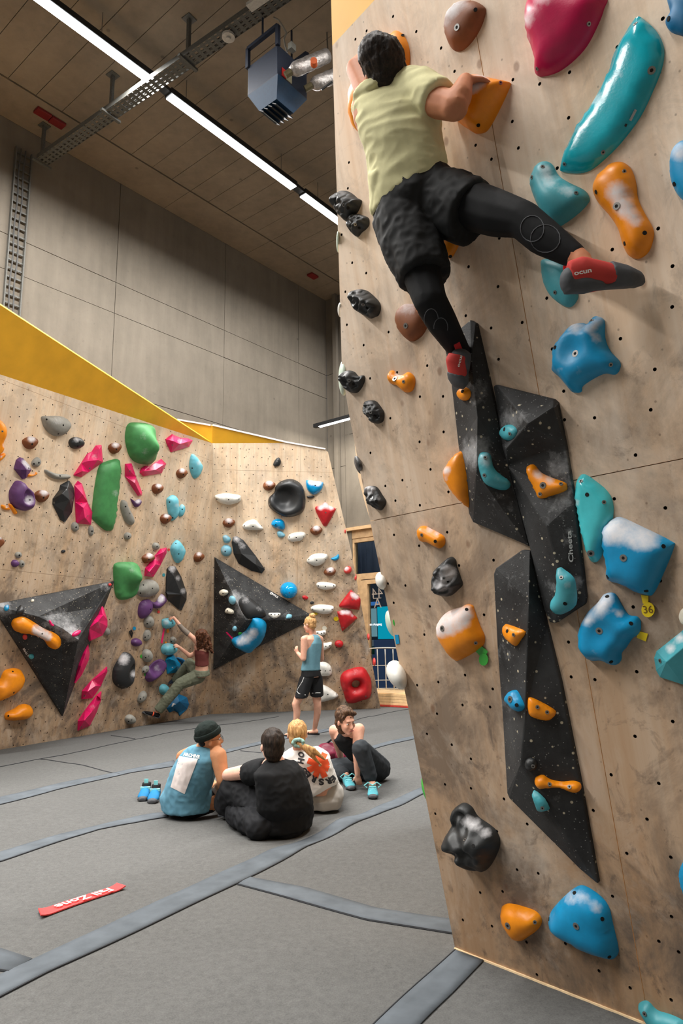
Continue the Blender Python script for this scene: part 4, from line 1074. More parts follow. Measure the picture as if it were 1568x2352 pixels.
H('D', W1, [(330, 620), (350, 560), (420, 480), (500, 465), (570, 500), (592, 570), (570, 630), (500, 665), (400, 672)], 'grey', 'big round grey hold between green hold and black shield', [(512, 570, 'd'), (370, 625, 'd'), (405, 530, 'd')], [(470, 640, 70, .4)], h=.3)
H('D', W1, [(355, 860), (370, 760), (420, 710), (495, 708), (512, 780), (490, 860), (420, 925), (375, 915)], 'purple', 'purple drop hold below the big round grey hold', [(490, 815, 'd')], [(440, 730, 45, .3)], h=.35)
H('D', W1, [(500, 725), (560, 735), (600, 670), (635, 640), (672, 695), (665, 730), (590, 805), (520, 790)], 'purple', 'chalk-whitened purple hold touching the purple drop hold', [], [(610, 690, 50, 1.1)], h=.4)
for e_, lb in (((474, 962, 54, 76, 5), 'grey oval hold under the purple drop hold'), ((450, 1122, 38, 72, 12), 'grey half-moon hold below the grey oval'), ((757, 1172, 33, 36), 'round grey hold above the lower hand of the climbing woman'),
               ((455, 1362, 56, 78), 'grey oval hold right of a green dot tag'), ((432, 1522, 32, 52, 35), 'small slanted grey hold beside the purple bowl hold'), ((395, 1845, 40, 76, 25), 'slanted grey hold left of the woman\'s trouser leg'),
               ((255, 2110, 58, 58), 'lowest grey hold near the mat on the left wall')):
    H('D', W1, ell(*e_), 'grey', lb, [(e_[0] + 12, e_[1] + 3), (e_[0] - 24, e_[1] + 22, 'd')], [(e_[0], e_[1] - e_[3] * .6, 30, .3)], h=.4)
H('D', W1, ell(327, 1205, 57, 49), 'purple', 'round purple hold below the blue clip tag', [], [(310, 1185, 20, .3)], h=.45)
HAND1 = H('D', W1, [(637, 960), (650, 935), (700, 922), (745, 925), (768, 960), (750, 1020), (690, 1045), (645, 1020)], 'cyan', 'cyan ball hold gripped by the raised hand of the climbing woman', [(750, 978, 'd')], [(670, 970, 45, .7)], h=.5)
HAND2 = H('D', W1, [(630, 1290), (650, 1240), (700, 1215), (770, 1230), (795, 1275), (770, 1330), (710, 1358), (650, 1340)], 'cyan', 'cyan hold under the lower hand of the climbing woman', [(775, 1280, 'd'), (660, 1330, 'd')], [(690, 1235, 50, .5)], h=.45)
H('D', W1, [(670, 1420), (690, 1375), (760, 1345), (800, 1400), (845, 1460), (840, 1500), (800, 1560), (690, 1575)], 'blue', 'blue faceted hold with a small white arrow, in front of her knee', [(690, 1405)], (), st='f', inner=[(770, 1420, 1), (720, 1400, .8), (800, 1490, .8)], h=.4)
H('D', W1, [(800, 1385), (860, 1390), (890, 1430), (870, 1480), (845, 1510), (860, 1450)], 'dblue', 'dusty dark blue hold behind the blue arrow hold', [], dust=.25, h=.5)
H('D', W1, [(445, 1610), (460, 1530), (540, 1440), (620, 1405), (665, 1430), (665, 1500), (600, 1600), (500, 1670), (455, 1650)], 'purple', 'large purple bowl hold with an oval hollow', [(625, 1548)], [(560, 1500, 60, .45)], h=.34, bumps=[(565, 1490, 66, -.9)], res=20)
H('D', W1, [(90, 1490), (180, 1340), (235, 1325), (280, 1360), (320, 1450), (325, 1560), (300, 1640), (250, 1720), (180, 1755), (100, 1710), (70, 1650), (68, 1570)], 'black', 'big black hold with a chalked hollow on its right side', [(110, 1705), (195, 1735)], [(175, 1400, 75, .9), (290, 1570, 45, .9)], h=.32, bumps=[(285, 1545, 58, -.9)], res=20)
H('D', W1, ell(655, 1760, 52, 65), 'cyan', 'cyan ball hold behind the lower trouser leg', [], dust=.1, h=.45)
H('D', W1, [(680, 1975), (760, 1860), (800, 1800), (920, 1850), (945, 1930), (925, 1985), (835, 2070), (815, 2030), (770, 2010), (715, 2030)], 'dblue', 'lowest dark blue faceted hold with white arrow below the climbing woman', [], (), st='f', inner=[(830, 1900, 1), (760, 1960, .6)], h=.25)
for c_, q, lb in (('D', [(668, 1420 + 80), (690, 1500), (680, 1520)], ''),): pass
M_LOGO = M_WHITE
def glyph(c, W, pts, lab_parent, lift=0.004):
    bv = BVHS[lab_parent.name]; v = []
    for p in pts:
        d = ray(*px_(c, p)).normalized(); h_ = bv.ray_cast(CP, d)
        v.append((h_[0] if h_[0] is not None else W.hit(*px_(c, p))) - d * lift)
    nrm = (v[1] - v[0]).cross(v[2] - v[0])
    f = [tuple(range(len(v)))] if nrm.dot(FW) < 0 else [tuple(reversed(range(len(v))))]
    return mobj('printed_mark', v, f, M_LOGO, lab_parent)
bl = [o for o in ALLH if 'white arrow' in o['label']]
glyph('D', W1, [(735, 1505), (748, 1490), (757, 1508), (748, 1502)], bl[0]); glyph('D', W1, [(735, 1955), (752, 1915), (788, 1930), (765, 1935), (755, 1950), (742, 1960)], bl[1])
# volume on the left wall
VL = H('B', W1, [(-60, 350), (1028, 137), (565, 1352), (-45, 392)], 'vol', 'black triangular volume pointing down on the left wall', (), [(0, 375, 90, .9), (640, 600, 90, .7), (560, 480, 140, .35), (960, 180, 70, .5), (440, 500, 80, .4)], st='f', inner=[(345, 455, .26), (845, 380, .14), (720, 515, .34), (560, 560, .36), (705, 665, .50), (30, 420, .06)],
        edges=[(1000, 1001), (1001, 1002), (1002, 1003), (1003, 1000), (1003, 1004), (1002, 1004)], cat='climbing volume', name='climbing_volume', mat=vol_mat(), absh=1.0, rim=0.02)
H('B', W1, [(105, 545), (125, 490), (200, 470), (270, 495), (390, 570), (500, 620), (550, 670), (545, 730), (500, 755), (440, 735), (380, 660), (260, 615), (150, 600)], 'orange', 'orange dog-bone hold with a white middle on the left black volume', [(380, 610)], [(330, 575, 45, 1.2), (380, 605, 45, 1.2), (430, 635, 40, 1.2)], on=VL, h=.3)
H('B', W1, ell(282, 817, 26, 22), 'teal', 'tiny teal hold beside the lettering on the left volume', on=VL, h=.4)
H('B', W1, ell(60, 375, 22, 26), 'blue', 'small chalky blue hold at the left corner of the left volume', [], [(60, 360, 20, .5)], on=VL, h=.4)
H('B', W1, ell(292, 312, 15, 12), 'cream', 'tiny peach-coloured hold high on the left volume', on=VL, h=.4)
H('B', W1, [(440, 495), (455, 492), (470, 518), (488, 535), (470, 540), (448, 525)], 'pink', 'tiny curved pink hold in the hollow of the left volume', [], (), on=VL, h=.4, dust=.2)
H('B', W1, ell(690, 605, 44, 22, -28), 'pink', 'small chalked pink edge on the ridge of the left volume', [], [(690, 600, 30, .3)], on=VL, h=.3)
H('B', W1, [(150, 410), (180, 352), (212, 378), (217, 412), (180, 425)], 'black', 'small black fin near the left corner of the left volume', on=VL, h=.4)
H('B', W1, ell(225, 640, 22, 24), 'coral', 'small red-orange tag-like foothold under the dog-bone hold', on=VL, h=.3)
H('B', W1, ell(990, 168, 13, 14), 'coral', 'tiny red hold at the right tip of the left volume', on=VL, h=.3)
H('B', W1, [(695, 740), (735, 625), (820, 500), (910, 343), (935, 375), (970, 490), (970, 545), (925, 625), (810, 680)], 'pink', 'largest pink angular hold overlapping the right edge of the left volume', [(945, 400)], [(880, 530, 60, .35)], st='f', inner=[(820, 670, .5), (880, 500, 1), (800, 560, .8), (930, 440, .6)], h=.5, rim=.5)
H('B', W1, [(670, 1050), (715, 780), (795, 690), (810, 790), (800, 850), (740, 980), (680, 1060)], 'pink', 'narrow pink hold directly under the largest pink hold', [(770, 830)], [], st='f', inner=[(770, 790, .8), (730, 900, .9)], h=.5, rim=.6)
H('B', W1, [(738, 1200), (745, 1125), (830, 1030), (965, 908), (968, 950), (910, 1080), (835, 1190)], 'pink', 'second lowest pink strip hold near the bottom of the left wall', [(760, 1170)], [(850, 1060, 50, .35)], st='f', inner=[(790, 1130, 1), (860, 1080, .8), (940, 960, .6)], h=.35)
H('B', W1, [(705, 1483), (708, 1395), (770, 1300), (870, 1170), (915, 1130), (910, 1210), (870, 1320), (810, 1440)], 'pink', 'lowest pink strip hold near the bottom of the left wall', [(730, 1450)], [(830, 1270, 50, .35)], st='f', inner=[(760, 1390, 1), (820, 1320, .8), (895, 1180, .6)], h=.35)
H('B', W1, ell(962, 590, 30, 36), 'grey', 'small grey hold half hidden behind the largest pink hold', [], h=.4)
H('B', W1, [(-60, 1190), (-40, 1080), (20, 1030), (60, 950), (140, 925), (200, 940), (225, 990), (215, 1050), (180, 1120), (100, 1180), (0, 1222), (-60, 1230)], 'orange', 'big orange hold at the left frame edge above the mats', [(125, 1140, 'd'), (115, 950, 'd')], [], h=.4)
H('B', W1, [(55, 1355), (75, 1320), (140, 1290), (190, 1255), (245, 1247), (290, 1270), (293, 1320), (260, 1370), (200, 1390), (80, 1392)], 'orange', 'lowest orange hold just above the mats at far left', [(75, 1350, 'd')], [], h=.4)
# tags and tapes on the left wall
tape('D', W1, [(640, 1040), (658, 1044), (630, 1216), (609, 1212)], 'pink', 'pink tape strip hanging below the gripped cyan ball')
disc('D', W1, 585, 845, 16, 18, 'coral', 'round red tag below the chalk-whitened purple hold'); disc('D', W1, 384, 1368, 17, 20, 'lgreen', 'round green tag left of a grey oval hold')
disc('D', W1, 427, 1583, 10, 17, 'lgreen', 'small green tag above the purple bowl hold'); disc('D', W1, 692, 1070, 14, 23, 'orange', 'orange tag below the gripped cyan ball'); disc('D', W1, 670, 1208, 12, 14, 'orange', 'orange tag above the lower gripped cyan hold')
disc('D', W1, 645, 412, 17, 19, 'teal', 'tiny teal disc left of the black shield hold'); disc('D', W1, 703, 115, 14, 15, 'coral', 'tiny red tag at the top of the slanting pink strip')
t_ = disc('D', W1, 300, 1040, 18, 22, 'blue', 'blue round clip tag with a black strap'); b = MB(); b.tube([W1.hit(*px_('D', p), 0.02) for p in ((245, 1075), (262, 1060), (275, 1090), (268, 1145), (250, 1100), (245, 1075))], 0.012, 6); b.build('strap', M_BLACK, t_)
# ------------------------------------------------------------------ back wall
H('E', W2, [(578, 490), (600, 450), (630, 435), (648, 470), (635, 505), (600, 518), (582, 510)], 'black', 'small black hold alone at the top of the back wall', [(612, 470)], [], h=.4)
for pts, lb, bo in (([(486, 690), (500, 660), (545, 645), (590, 665), (597, 690), (570, 722), (530, 733), (495, 715)], 'brown pebble hold left of the round black bowl hold', (538, 697)),
                    ([(122, 1020), (140, 995), (180, 982), (225, 1000), (233, 1025), (200, 1062), (160, 1065), (130, 1045)], 'brown pebble hold lower left on the back wall', (177, 1028)),
                    ([(910, 1090), (935, 1060), (975, 1050), (1018, 1075), (1010, 1110), (965, 1135), (925, 1120)], 'brown pebble hold below the topmost red hold', (962, 1103)),
                    ([(1033, 1465), (1060, 1435), (1110, 1425), (1142, 1455), (1125, 1490), (1085, 1503), (1045, 1490)], 'lowest brown pebble hold on the back wall', (1088, 1462))):
    cx = sum(p[0] for p in pts) / len(pts); H('E', W2, pts, 'brown', lb, [bo + ('d',)], [(cx + 5, min(p[1] for p in pts) + 12, 38)], h=.45)
H('E', W2, [(535, 860), (540, 800), (590, 750), (600, 700), (650, 650), (740, 630), (820, 665), (860, 740), (870, 840), (850, 920), (790, 960), (700, 975), (630, 950), (560, 900)], 'black', 'large round black bowl hold on the back wall', [(655, 662), (767, 648), (843, 715), (865, 800), (845, 900), (682, 962), (545, 857)], [(810, 760, 40, .25)], h=.30, rnd=.45, bumps=[(675, 800, 100, -1.0)], res=22)
H('E', W2, [(875, 650), (890, 640), (1015, 655), (1028, 680), (1010, 730), (950, 770), (900, 745), (877, 700)], 'ball', 'blue half-ball hold with chalk on top, right of the black bowl', [(955, 687, 'd')], [(920, 655, 30, 1.2), (980, 662, 35, 1.2)], h=.4)
H('E', W2, [(880, 785), (895, 780), (940, 778), (947, 790), (920, 803), (893, 800)], 'black', 'tiny black edge under the blue half-ball hold', [], [], h=.4)
H('E', W2, [(955, 895), (1010, 865), (1050, 838), (1085, 870), (1140, 895), (1130, 930), (1065, 1045), (1042, 1053), (1020, 1035)], 'red', 'topmost red kite-shaped hold with a chalky crown', [(1050, 930)], [(1000, 885, 30, .8), (1050, 858, 36, 1), (1100, 885, 30, .8)], h=.3)
for k_, (c_, pts, lb) in enumerate((('E', [(52, 795), (65, 772), (150, 758), (270, 775), (287, 800), (280, 830), (220, 855), (170, 860), (90, 840)], 'white lozenge hold nearest the corner, highest of the white ones'),
        ('E', [(300, 1050), (340, 1010), (410, 995), (460, 1040), (488, 1078), (440, 1090), (330, 1085)], 'white fin hold left of the small glossy blue hold'),
        ('E', [(707, 1160), (730, 1125), (800, 1105), (860, 1110), (867, 1140), (830, 1180), (760, 1195), (720, 1185)], 'white pillow hold right of the small glossy blue hold'),
        ('E', [(880, 1365), (910, 1325), (960, 1302), (1055, 1305), (1065, 1340), (1020, 1395), (960, 1413), (900, 1390)], 'white pillow hold above the lowest brown pebble'),
        ('F', [(965, 330), (985, 305), (1060, 303), (1140, 325), (1130, 355), (1060, 372), (990, 360)], 'white hold below the lowest brown pebble hold'),
        ('F', [(915, 540), (960, 510), (1050, 507), (1115, 520), (1125, 545), (1100, 580), (1040, 592), (960, 575)], 'white hold directly above the head of the standing woman'),
        ('F', [(960, 748), (1000, 742), (1050, 738), (1052, 765), (1030, 780), (980, 782)], 'white hold beside the neck of the standing woman'),
        ('F', [(1000, 852), (1050, 850), (1105, 843), (1100, 880), (1050, 912), (1000, 912)], 'white hold beside the back of the standing woman'),
        ('F', [(985, 1035), (1050, 1028), (1095, 1060), (1107, 1110), (1090, 1145), (1010, 1150), (985, 1145)], 'white rounded hold beside the hips of the standing woman'),
        ('F', [(985, 1240), (1040, 1235), (1100, 1270), (1163, 1320), (1150, 1345), (1060, 1375), (985, 1375)], 'lowest white hold beside the shorts of the standing woman'))):
    xs_ = [p[0] for p in pts]; ys_ = [p[1] for p in pts]; cx, cy = sum(xs_) / len(xs_), sum(ys_) / len(ys_); H(c_, W2, pts, 'white', lb, [(cx, cy + 5, 'd'), (min(xs_) + 18, cy, 'd'), (max(xs_) - 18, cy, 'd')], (), h=.34, bumps=[(cx, min(ys_) + 22, 40, .2)])
H('E', W2, [(560, 1040), (580, 1000), (625, 987), (670, 1005), (685, 1050), (670, 1085), (600, 1070)], 'ball', 'small glossy blue hold under the round black bowl', [(600, 1040, 'd')], [(620, 1075, 25, .6)], h=.45)
H('E', W2, [(612, 1110), (640, 1093), (670, 1115), (685, 1135), (665, 1155), (625, 1150)], 'lblue', 'pale blue hold just beneath the small glossy blue hold', [], [(650, 1135, 20, .4)], h=.45)
H('E', W2, [(122, 1150), (150, 1132), (180, 1150), (195, 1170), (180, 1200), (135, 1198)], 'lblue', 'upper pale blue hold left of the long black hold', [], [(150, 1150, 25, .5)], h=.45)
H('E', W2, ell(155, 1275, 50, 52), 'lblue', 'round pale blue hold left of the long black hold', [(145, 1280, 'd')], [(130, 1270, 30, .5)], h=.45)
H('E', W2, [(203, 1200), (215, 1150), (250, 1143), (310, 1180), (420, 1320), (503, 1440), (475, 1478), (380, 1455), (265, 1390), (220, 1300)], 'black', 'long black slanting hold above the right-hand black volume', [], [(240, 1165, 35, .8), (300, 1230, 45, .5)], st='f', inner=[(290, 1300, 1), (420, 1400, .8), (250, 1190, .5)], h=.25)
H('E', W2, [(1098, 1345), (1140, 1325), (1165, 1305), (1168, 1345), (1130, 1365)], 'blue', 'small blue crescent hold near the right edge of the back wall', dust=.1, h=.4)
H('E', W2, [(1215, 1450), (1235, 1420), (1275, 1420), (1283, 1455), (1260, 1480), (1225, 1475)], 'coral', 'small red hold half whitened by chalk near the wall edge', [], [(1235, 1435, 25, .9)], h=.45)
VR = H('F', W2, [(48, 78), (917, 598), (932, 640), (38, 1092)], 'vol', 'black triangular volume pointing right on the back wall', (), [(240, 440, 60, 1), (160, 280, 60, .5), (290, 560, 50, .6), (240, 680, 50, .5), (700, 600, 60, .5), (390, 520, 120, .25)], st='f', inner=[(330, 645, .5)], edges=[(0, 1000), (1, 1000), (3, 1000)], cat='climbing volume', name='climbing_volume', mat=vol_mat(), absh=1.0, rim=0.02)
H('F', W2, [(270, 480), (320, 430), (400, 460), (510, 570), (500, 610), (420, 625), (330, 605)], 'black', 'chalky black dome hold in the middle of the right volume', [], [(330, 460, 50, .35), (450, 540, 40, .3)], on=VR, h=.3, dust=.05)
H('F', W2, [(93, 385), (120, 368), (160, 380), (165, 405), (130, 427), (97, 415)], 'cream', 'upper cream chip hold on the right volume', [(125, 405, 'd')], on=VR, h=.4)
H('F', W2, [(143, 560), (165, 535), (215, 560), (210, 590), (150, 580)], 'cream', 'lower cream chip hold on the right volume', [(165, 560, 'd')], on=VR, h=.4)
H('F', W2, ell(205, 465, 30, 40, -15), 'lblue', 'pale blue hold between the two cream chips', [], [(190, 460, 20, .3)], on=VR, h=.3)
H('F', W2, [(540, 580), (590, 577), (640, 580), (640, 605), (590, 628), (545, 605)], 'white', 'flat white edge on the right volume', [(560, 592, 'd'), (592, 597, 'd'), (625, 592, 'd')], on=VR, h=.3)
H('F', W2, [(695, 615), (705, 592), (725, 588), (747, 600), (740, 625), (700, 630)], 'lblue', 'chalk-ringed pale blue hold near the tip of the right volume', [], [(720, 600, 20, .3)], on=VR, h=.3)
H('F', W2, ell(228, 722, 18, 24), 'lblue', 'tiny pale blue hold above the blue banana hold', on=VR, h=.4)
H('F', W2, [(215, 840), (280, 800), (340, 760), (390, 680), (405, 652), (465, 650), (520, 690), (515, 760), (480, 830), (420, 880), (400, 910), (340, 937), (260, 905), (220, 880)], 'blue', 'big blue banana hold with a chalked middle on the right volume', [], [(330, 810, 55, 1), (400, 760, 45, 1), (270, 850, 35, .7)], on=VR, h=.35)
tape('F', W2, [(150, 755), (160, 750), (226, 820), (216, 828)], 'pink', 'pink tape strip leading to the blue banana hold', on=VR); 
H('F', W2, ell(280, 768, 20, 14), 'lgreen', 'small green tag above the blue banana hold', on=VR, h=.15, cat='route tag', name='route_tag')
H('F', W2, ell(719, 380, 79, 73), 'ball', 'glossy bright blue ball hold at the edge of the right volume', [(722, 398)], [], h=.62, rnd=1.0, res=16)
H('F', W2, [(838, 435), (860, 422), (892, 440), (880, 460), (848, 455)], 'red', 'tiny red chip right of the bright blue ball', h=.4)
H('F', W2, [(907, 487), (925, 473), (945, 485), (935, 500), (912, 498)], 'black', 'tiny dark green-black chip above the white hold', h=.4)
H('F', W2, [(1175, 520), (1180, 500), (1270, 385), (1290, 383), (1355, 440), (1365, 480), (1355, 545), (1340, 553), (1190, 533)], 'red', 'upper of two stacked red triangular holds at the wall edge', [(1290, 460)], [(1320, 430, 34, .9), (1290, 410, 25, .6)], h=.3)
H('F', W2, [(1157, 585), (1165, 570), (1230, 548), (1280, 560), (1300, 595), (1330, 620), (1325, 640), (1215, 735), (1195, 730)], 'red', 'lower of two stacked red triangular holds at the wall edge', [(1207, 710)], [(1200, 568, 32, .8), (1250, 565, 32, .9), (1290, 600, 20, .6)], h=.3)
H('F', W2, ell(1170, 860, 39, 33), 'red', 'small oval red hold right of the standing woman', [(1172, 862)], [], h=.4)
H('F', W2, [(1188, 1160), (1240, 1105), (1380, 1075), (1440, 1140), (1465, 1220), (1455, 1340), (1380, 1375), (1255, 1400), (1215, 1310), (1190, 1230)], 'red', 'large red shield hold with a round hole through it', [(1210, 1280), (1410, 1330)], [(1310, 1105, 60, .3), (1310, 1290, 40, .35)], h=.3, hole=(1323, 1222, 38), bumps=[(1325, 1230, 66, -.35)], res=16)
disc('F', W2, 1038, 717, 21, 20, 'cream', 'round pale disc tag beside the neck of the standing woman'); disc('F', W2, 955, 588, 22, 12, 'yellow', 'yellow tag just above the hair bun'); disc('F', W2, 1143, 633, 22, 20, 'yellow', 'yellow tag with a red edge left of the lower red triangle')
M_EG = 'holds on the return edge'
for c_, e_, col, lb in (('F', (1316, 262, 14, 34), 'coral', 'pink-white hold peeking round the back wall edge, second from top'), ('F', (1434, 795, 13, 30), 'coral', 'coral hold peeking round the back wall edge, second from bottom'), ('F', (1486, 1020, 15, 36), 'coral', 'coral hold peeking round the back wall edge, lowest'), ('E', (1224, 1097, 12, 32), 'coral', 'pinkish hold peeking round the back wall edge, topmost')):
    cx, cy = px_(c_, e_[:2]); s_ = CR[c_][2]; d_ = (W2.hit(cx, cy) - CP).dot(FW) + 0.08; p_ = P(cx, cy, d_)
    bm = bmesh.new(); bmesh.ops.create_uvsphere(bm, u_segments=16, v_segments=10, radius=1.0); R_ = d_ / F * s_
    vv = [p_ + RT * v.co.x * e_[2] * R_ + UP * v.co.z * e_[3] * R_ + FW * v.co.y * 0.1 for v in bm.verts]; fc = [tuple(v.index for v in f.verts) for f in bm.faces]; bm.free()
    o = mobj('climbing_hold', vv, fc, hold_mat(col), smooth=True, origin=p_); tag(o, lb, 'climbing hold'); chalk_attr(o, c_, [], 0.25)
# ------------------------------------------------------------------ near right wall
V1 = H('X', W3, [(1080, 735), (1092, 742), (1119, 860), (1164, 1062), (1214, 1255), (1205, 1250), (1086, 1199), (1077, 1180), (1053, 1027), (1034, 860), (1021, 798), (1045, 765)], 'vol', 'narrow black volume under the foot of the climber, upper left of three', (), [(1096, 1040, 40, .7), (1095, 920, 25, .4), (1150, 1160, 60, .25), (1100, 880, 30, .3)], st='f', inner=[(1096, 957, .07), (1094, 1085, .10), (1082, 830, .05)], edges=[(0, 1002), (1002, 1000), (1000, 1001), (1001, 4)], cat='climbing volume', name='climbing_volume', mat=vol_mat(), absh=1.0, rim=0.012)
V3 = H('X', W3, [(1133, 1318), (1138, 1305), (1198, 1263), (1216, 1265), (1222, 1300), (1255, 1440), (1286, 1566), (1332, 1799), (1373, 2031), (1332, 1997), (1169, 1834), (1164, 1822), (1154, 1651), (1142, 1496), (1136, 1380)], 'vol', 'longest black volume tapering to a point, lowest of three', (), [(1145, 1500, 40, .35), (1150, 1620, 40, .35), (1175, 1340, 50, .3), (1290, 1830, 40, .2)], st='f', inner=[(1214, 1380, .07), (1205, 1640, .09), (1194, 1758, .10)], edges=[(3, 1000), (1000, 1001), (1001, 1002), (1002, 8), (1002, 11)], cat='climbing volume', name='climbing_volume', mat=vol_mat(), absh=1.0, rim=0.012)
V2 = H('M', W3, [(445, 68), (460, 60), (800, 145), (820, 165), (870, 420), (925, 750), (990, 1310), (985, 1360), (810, 1475), (780, 1470), (745, 1390), (660, 1030), (530, 540), (495, 420), (470, 230)], 'vol', 'black volume with white lettering, right of the other two black volumes', (), [(560, 250, 110, .45), (840, 520, 100, .55), (880, 720, 70, .6), (760, 800, 120, .3), (930, 1240, 60, .6), (790, 1260, 50, .6), (890, 960, 60, .5)], st='f', inner=[(800, 190, .05), (650, 290, .11), (520, 440, .05), (760, 900, .05), (850, 1250, .04)], edges=[(3, 1000), (1000, 1001), (1001, 1002), (1002, 13)], cat='climbing volume', name='climbing_volume', mat=vol_mat(), absh=1.0, rim=0.012)
H('I', W3, [(490, 300), (545, 258), (600, 280), (645, 360), (663, 450), (655, 560), (600, 700), (450, 850), (300, 1000), (240, 1140), (200, 1130), (155, 1060), (140, 930), (150, 800), (200, 690), (240, 560), (330, 420)], 'orange', 'large orange hold behind the head and left arm of the climber', [(630, 310, 'd')], [], h=.22)
BIGO = H('I', W3, [(1070, 1020), (1180, 870), (1215, 760), (1270, 655), (1430, 685), (1535, 705), (1540, 740), (1460, 920), (1370, 1090), (1320, 1145), (1260, 1157), (1210, 1140)], 'orange', 'orange wedge hold gripped by the right hand of the climber', [(1488, 728), (1293, 1100, 'd')], [(1260, 730, 70, 1.2), (1330, 690, 50, 1.1), (1230, 790, 35, .9)], h=.42, rnd=.8, sub=3, bumps=[(1215, 820, 130, .35)], res=16)
H('I', W3, [(990, 210), (1010, 120), (1060, 50), (1110, 5), (1240, 0), (1330, 50), (1335, 110), (1290, 240), (1220, 350), (1150, 420), (1100, 437), (1050, 420), (1000, 320)], 'brown', 'topmost brown pebble hold on the near wall, chalked upper left', [(1105, 240, 'b'), (1268, 85, 'd')], [(1040, 110, 70, .8), (1120, 20, 90, .7), (1010, 210, 40, .5)], h=.3)
H('L', W3, [(165, 180), (175, 80), (220, -60), (500, -150), (850, -60), (845, 50), (790, 200), (690, 390), (560, 530), (430, 620), (310, 655), (260, 650), (240, 600), (240, 500), (190, 330)], 'magenta', 'large magenta hold cut off by the top frame edge', [(737, 212), (280, 607)], [(190, 170, 70, .8), (220, 330, 40, .5), (330, -20, 120, .5)], h=.26, bumps=[(330, 150, 180, .4)], rnd=.8)
TQ = H('L', W3, [(1165, 140), (1210, 160), (1310, 250), (1370, 350), (1390, 450), (1370, 590), (1300, 770), (1180, 1020), (1010, 1250), (850, 1410), (730, 1500), (620, 1523), (500, 1510), (477, 1480), (520, 1330), (620, 1120), (750, 920), (900, 640), (950, 470), (1050, 290), (1120, 180)], 'turq', 'long glossy turquoise crescent hold at upper right', [(1148, 212), (1290, 622, 'b'), (862, 1345), (523, 1448)], [(800, 870, 110, .5), (1000, 640, 60, .5), (650, 1150, 60, .5), (960, 500, 40, .5)], h=.13, rnd=.4)
H('L', W3, [(1430, -50), (1425, 0), (1450, 110), (1415, 160), (1412, 210), (1450, 270), (1520, 297), (1620, 300), (1700, 100), (1620, -60)], 'dblue', 'dark blue hold cut off at the top right frame corner', [(1440, 165, 'd')], h=.3)
H('X', W3, [(1540, 345), (1568, 320), (1610, 330), (1625, 400), (1610, 470), (1568, 460), (1545, 430), (1536, 395)], 'blue', 'blue hold at the right frame edge beside the orange waisted hold', [(1548, 423, 'd')], [(1560, 350, 25, .8)], h=.3)
H('K', W3, [(590, 100), (600, 50), (640, -15), (690, -30), (730, -10), (770, 60), (850, 110), (930, 150), (963, 200), (950, 240), (880, 310), (765, 385), (700, 360), (655, 280), (610, 180)], 'teal', 'upper teal three-cornered hold above the stretched leg', [(678, 8), (610, 75), (890, 175), (712, 340, 'd')], [(720, 90, 70, .55), (690, 20, 40, .5), (840, 160, 60, .5)], h=.25, bumps=[(740, 190, 90, .35)])
H('K', W3, [(990, 160), (1000, 90), (1060, 20), (1110, -20), (1180, -25), (1230, 20), (1258, 100), (1270, 200), (1310, 290), (1365, 390), (1370, 450), (1340, 540), (1280, 585), (1220, 570), (1180, 500), (1150, 400), (1100, 320), (1030, 240)], 'orange', 'orange waisted hold with chalk-white middle at right', [(1195, 38), (1017, 168, 'd'), (1147, 258, 'b'), (1325, 428, 'd'), (1198, 495, 'd')], [(1150, 170, 75, 1), (1200, 270, 65, 1), (1270, 350, 50, .8)], h=.25)
H('K', W3, [(668, 600), (720, 590), (780, 600), (850, 640), (895, 800), (885, 860), (845, 897), (790, 880), (720, 820), (680, 740), (665, 650)], 'teal', 'lower teal hold below the outstretched shoe', [(757, 805), (852, 800, 'd')], [(720, 680, 60, .25)], h=.22)
H('J', W3, [(880, 600), (1090, 620), (1060, 720), (985, 835), (900, 760)], 'orange', 'orange hold showing between the legs of the climber', [(995, 820, 'd')], h=.25, sub=3)
H('Q', W3, [(270, 680), (300, 500), (390, 350), (470, 275), (560, 260), (620, 265), (670, 205), (720, 195), (775, 240), (780, 400), (830, 530), (920, 630), (928, 700), (880, 765), (760, 760), (570, 870), (550, 930), (500, 945), (450, 920), (350, 800), (275, 730)], 'blue', 'upper lobed blue hold with centre bolt, right of the black volumes', [(515, 563, 'b'), (672, 240), (860, 672), (315, 503, 'd')], [(510, 290, 80, .9), (660, 320, 50, .9), (720, 420, 50, .8), (740, 240, 50, .9), (520, 740, 80, .4), (360, 720, 40, .4)], h=.3, bumps=[(490, 520, 120, -.3)], rnd=.6)
g = 'lumpy black rock holds'
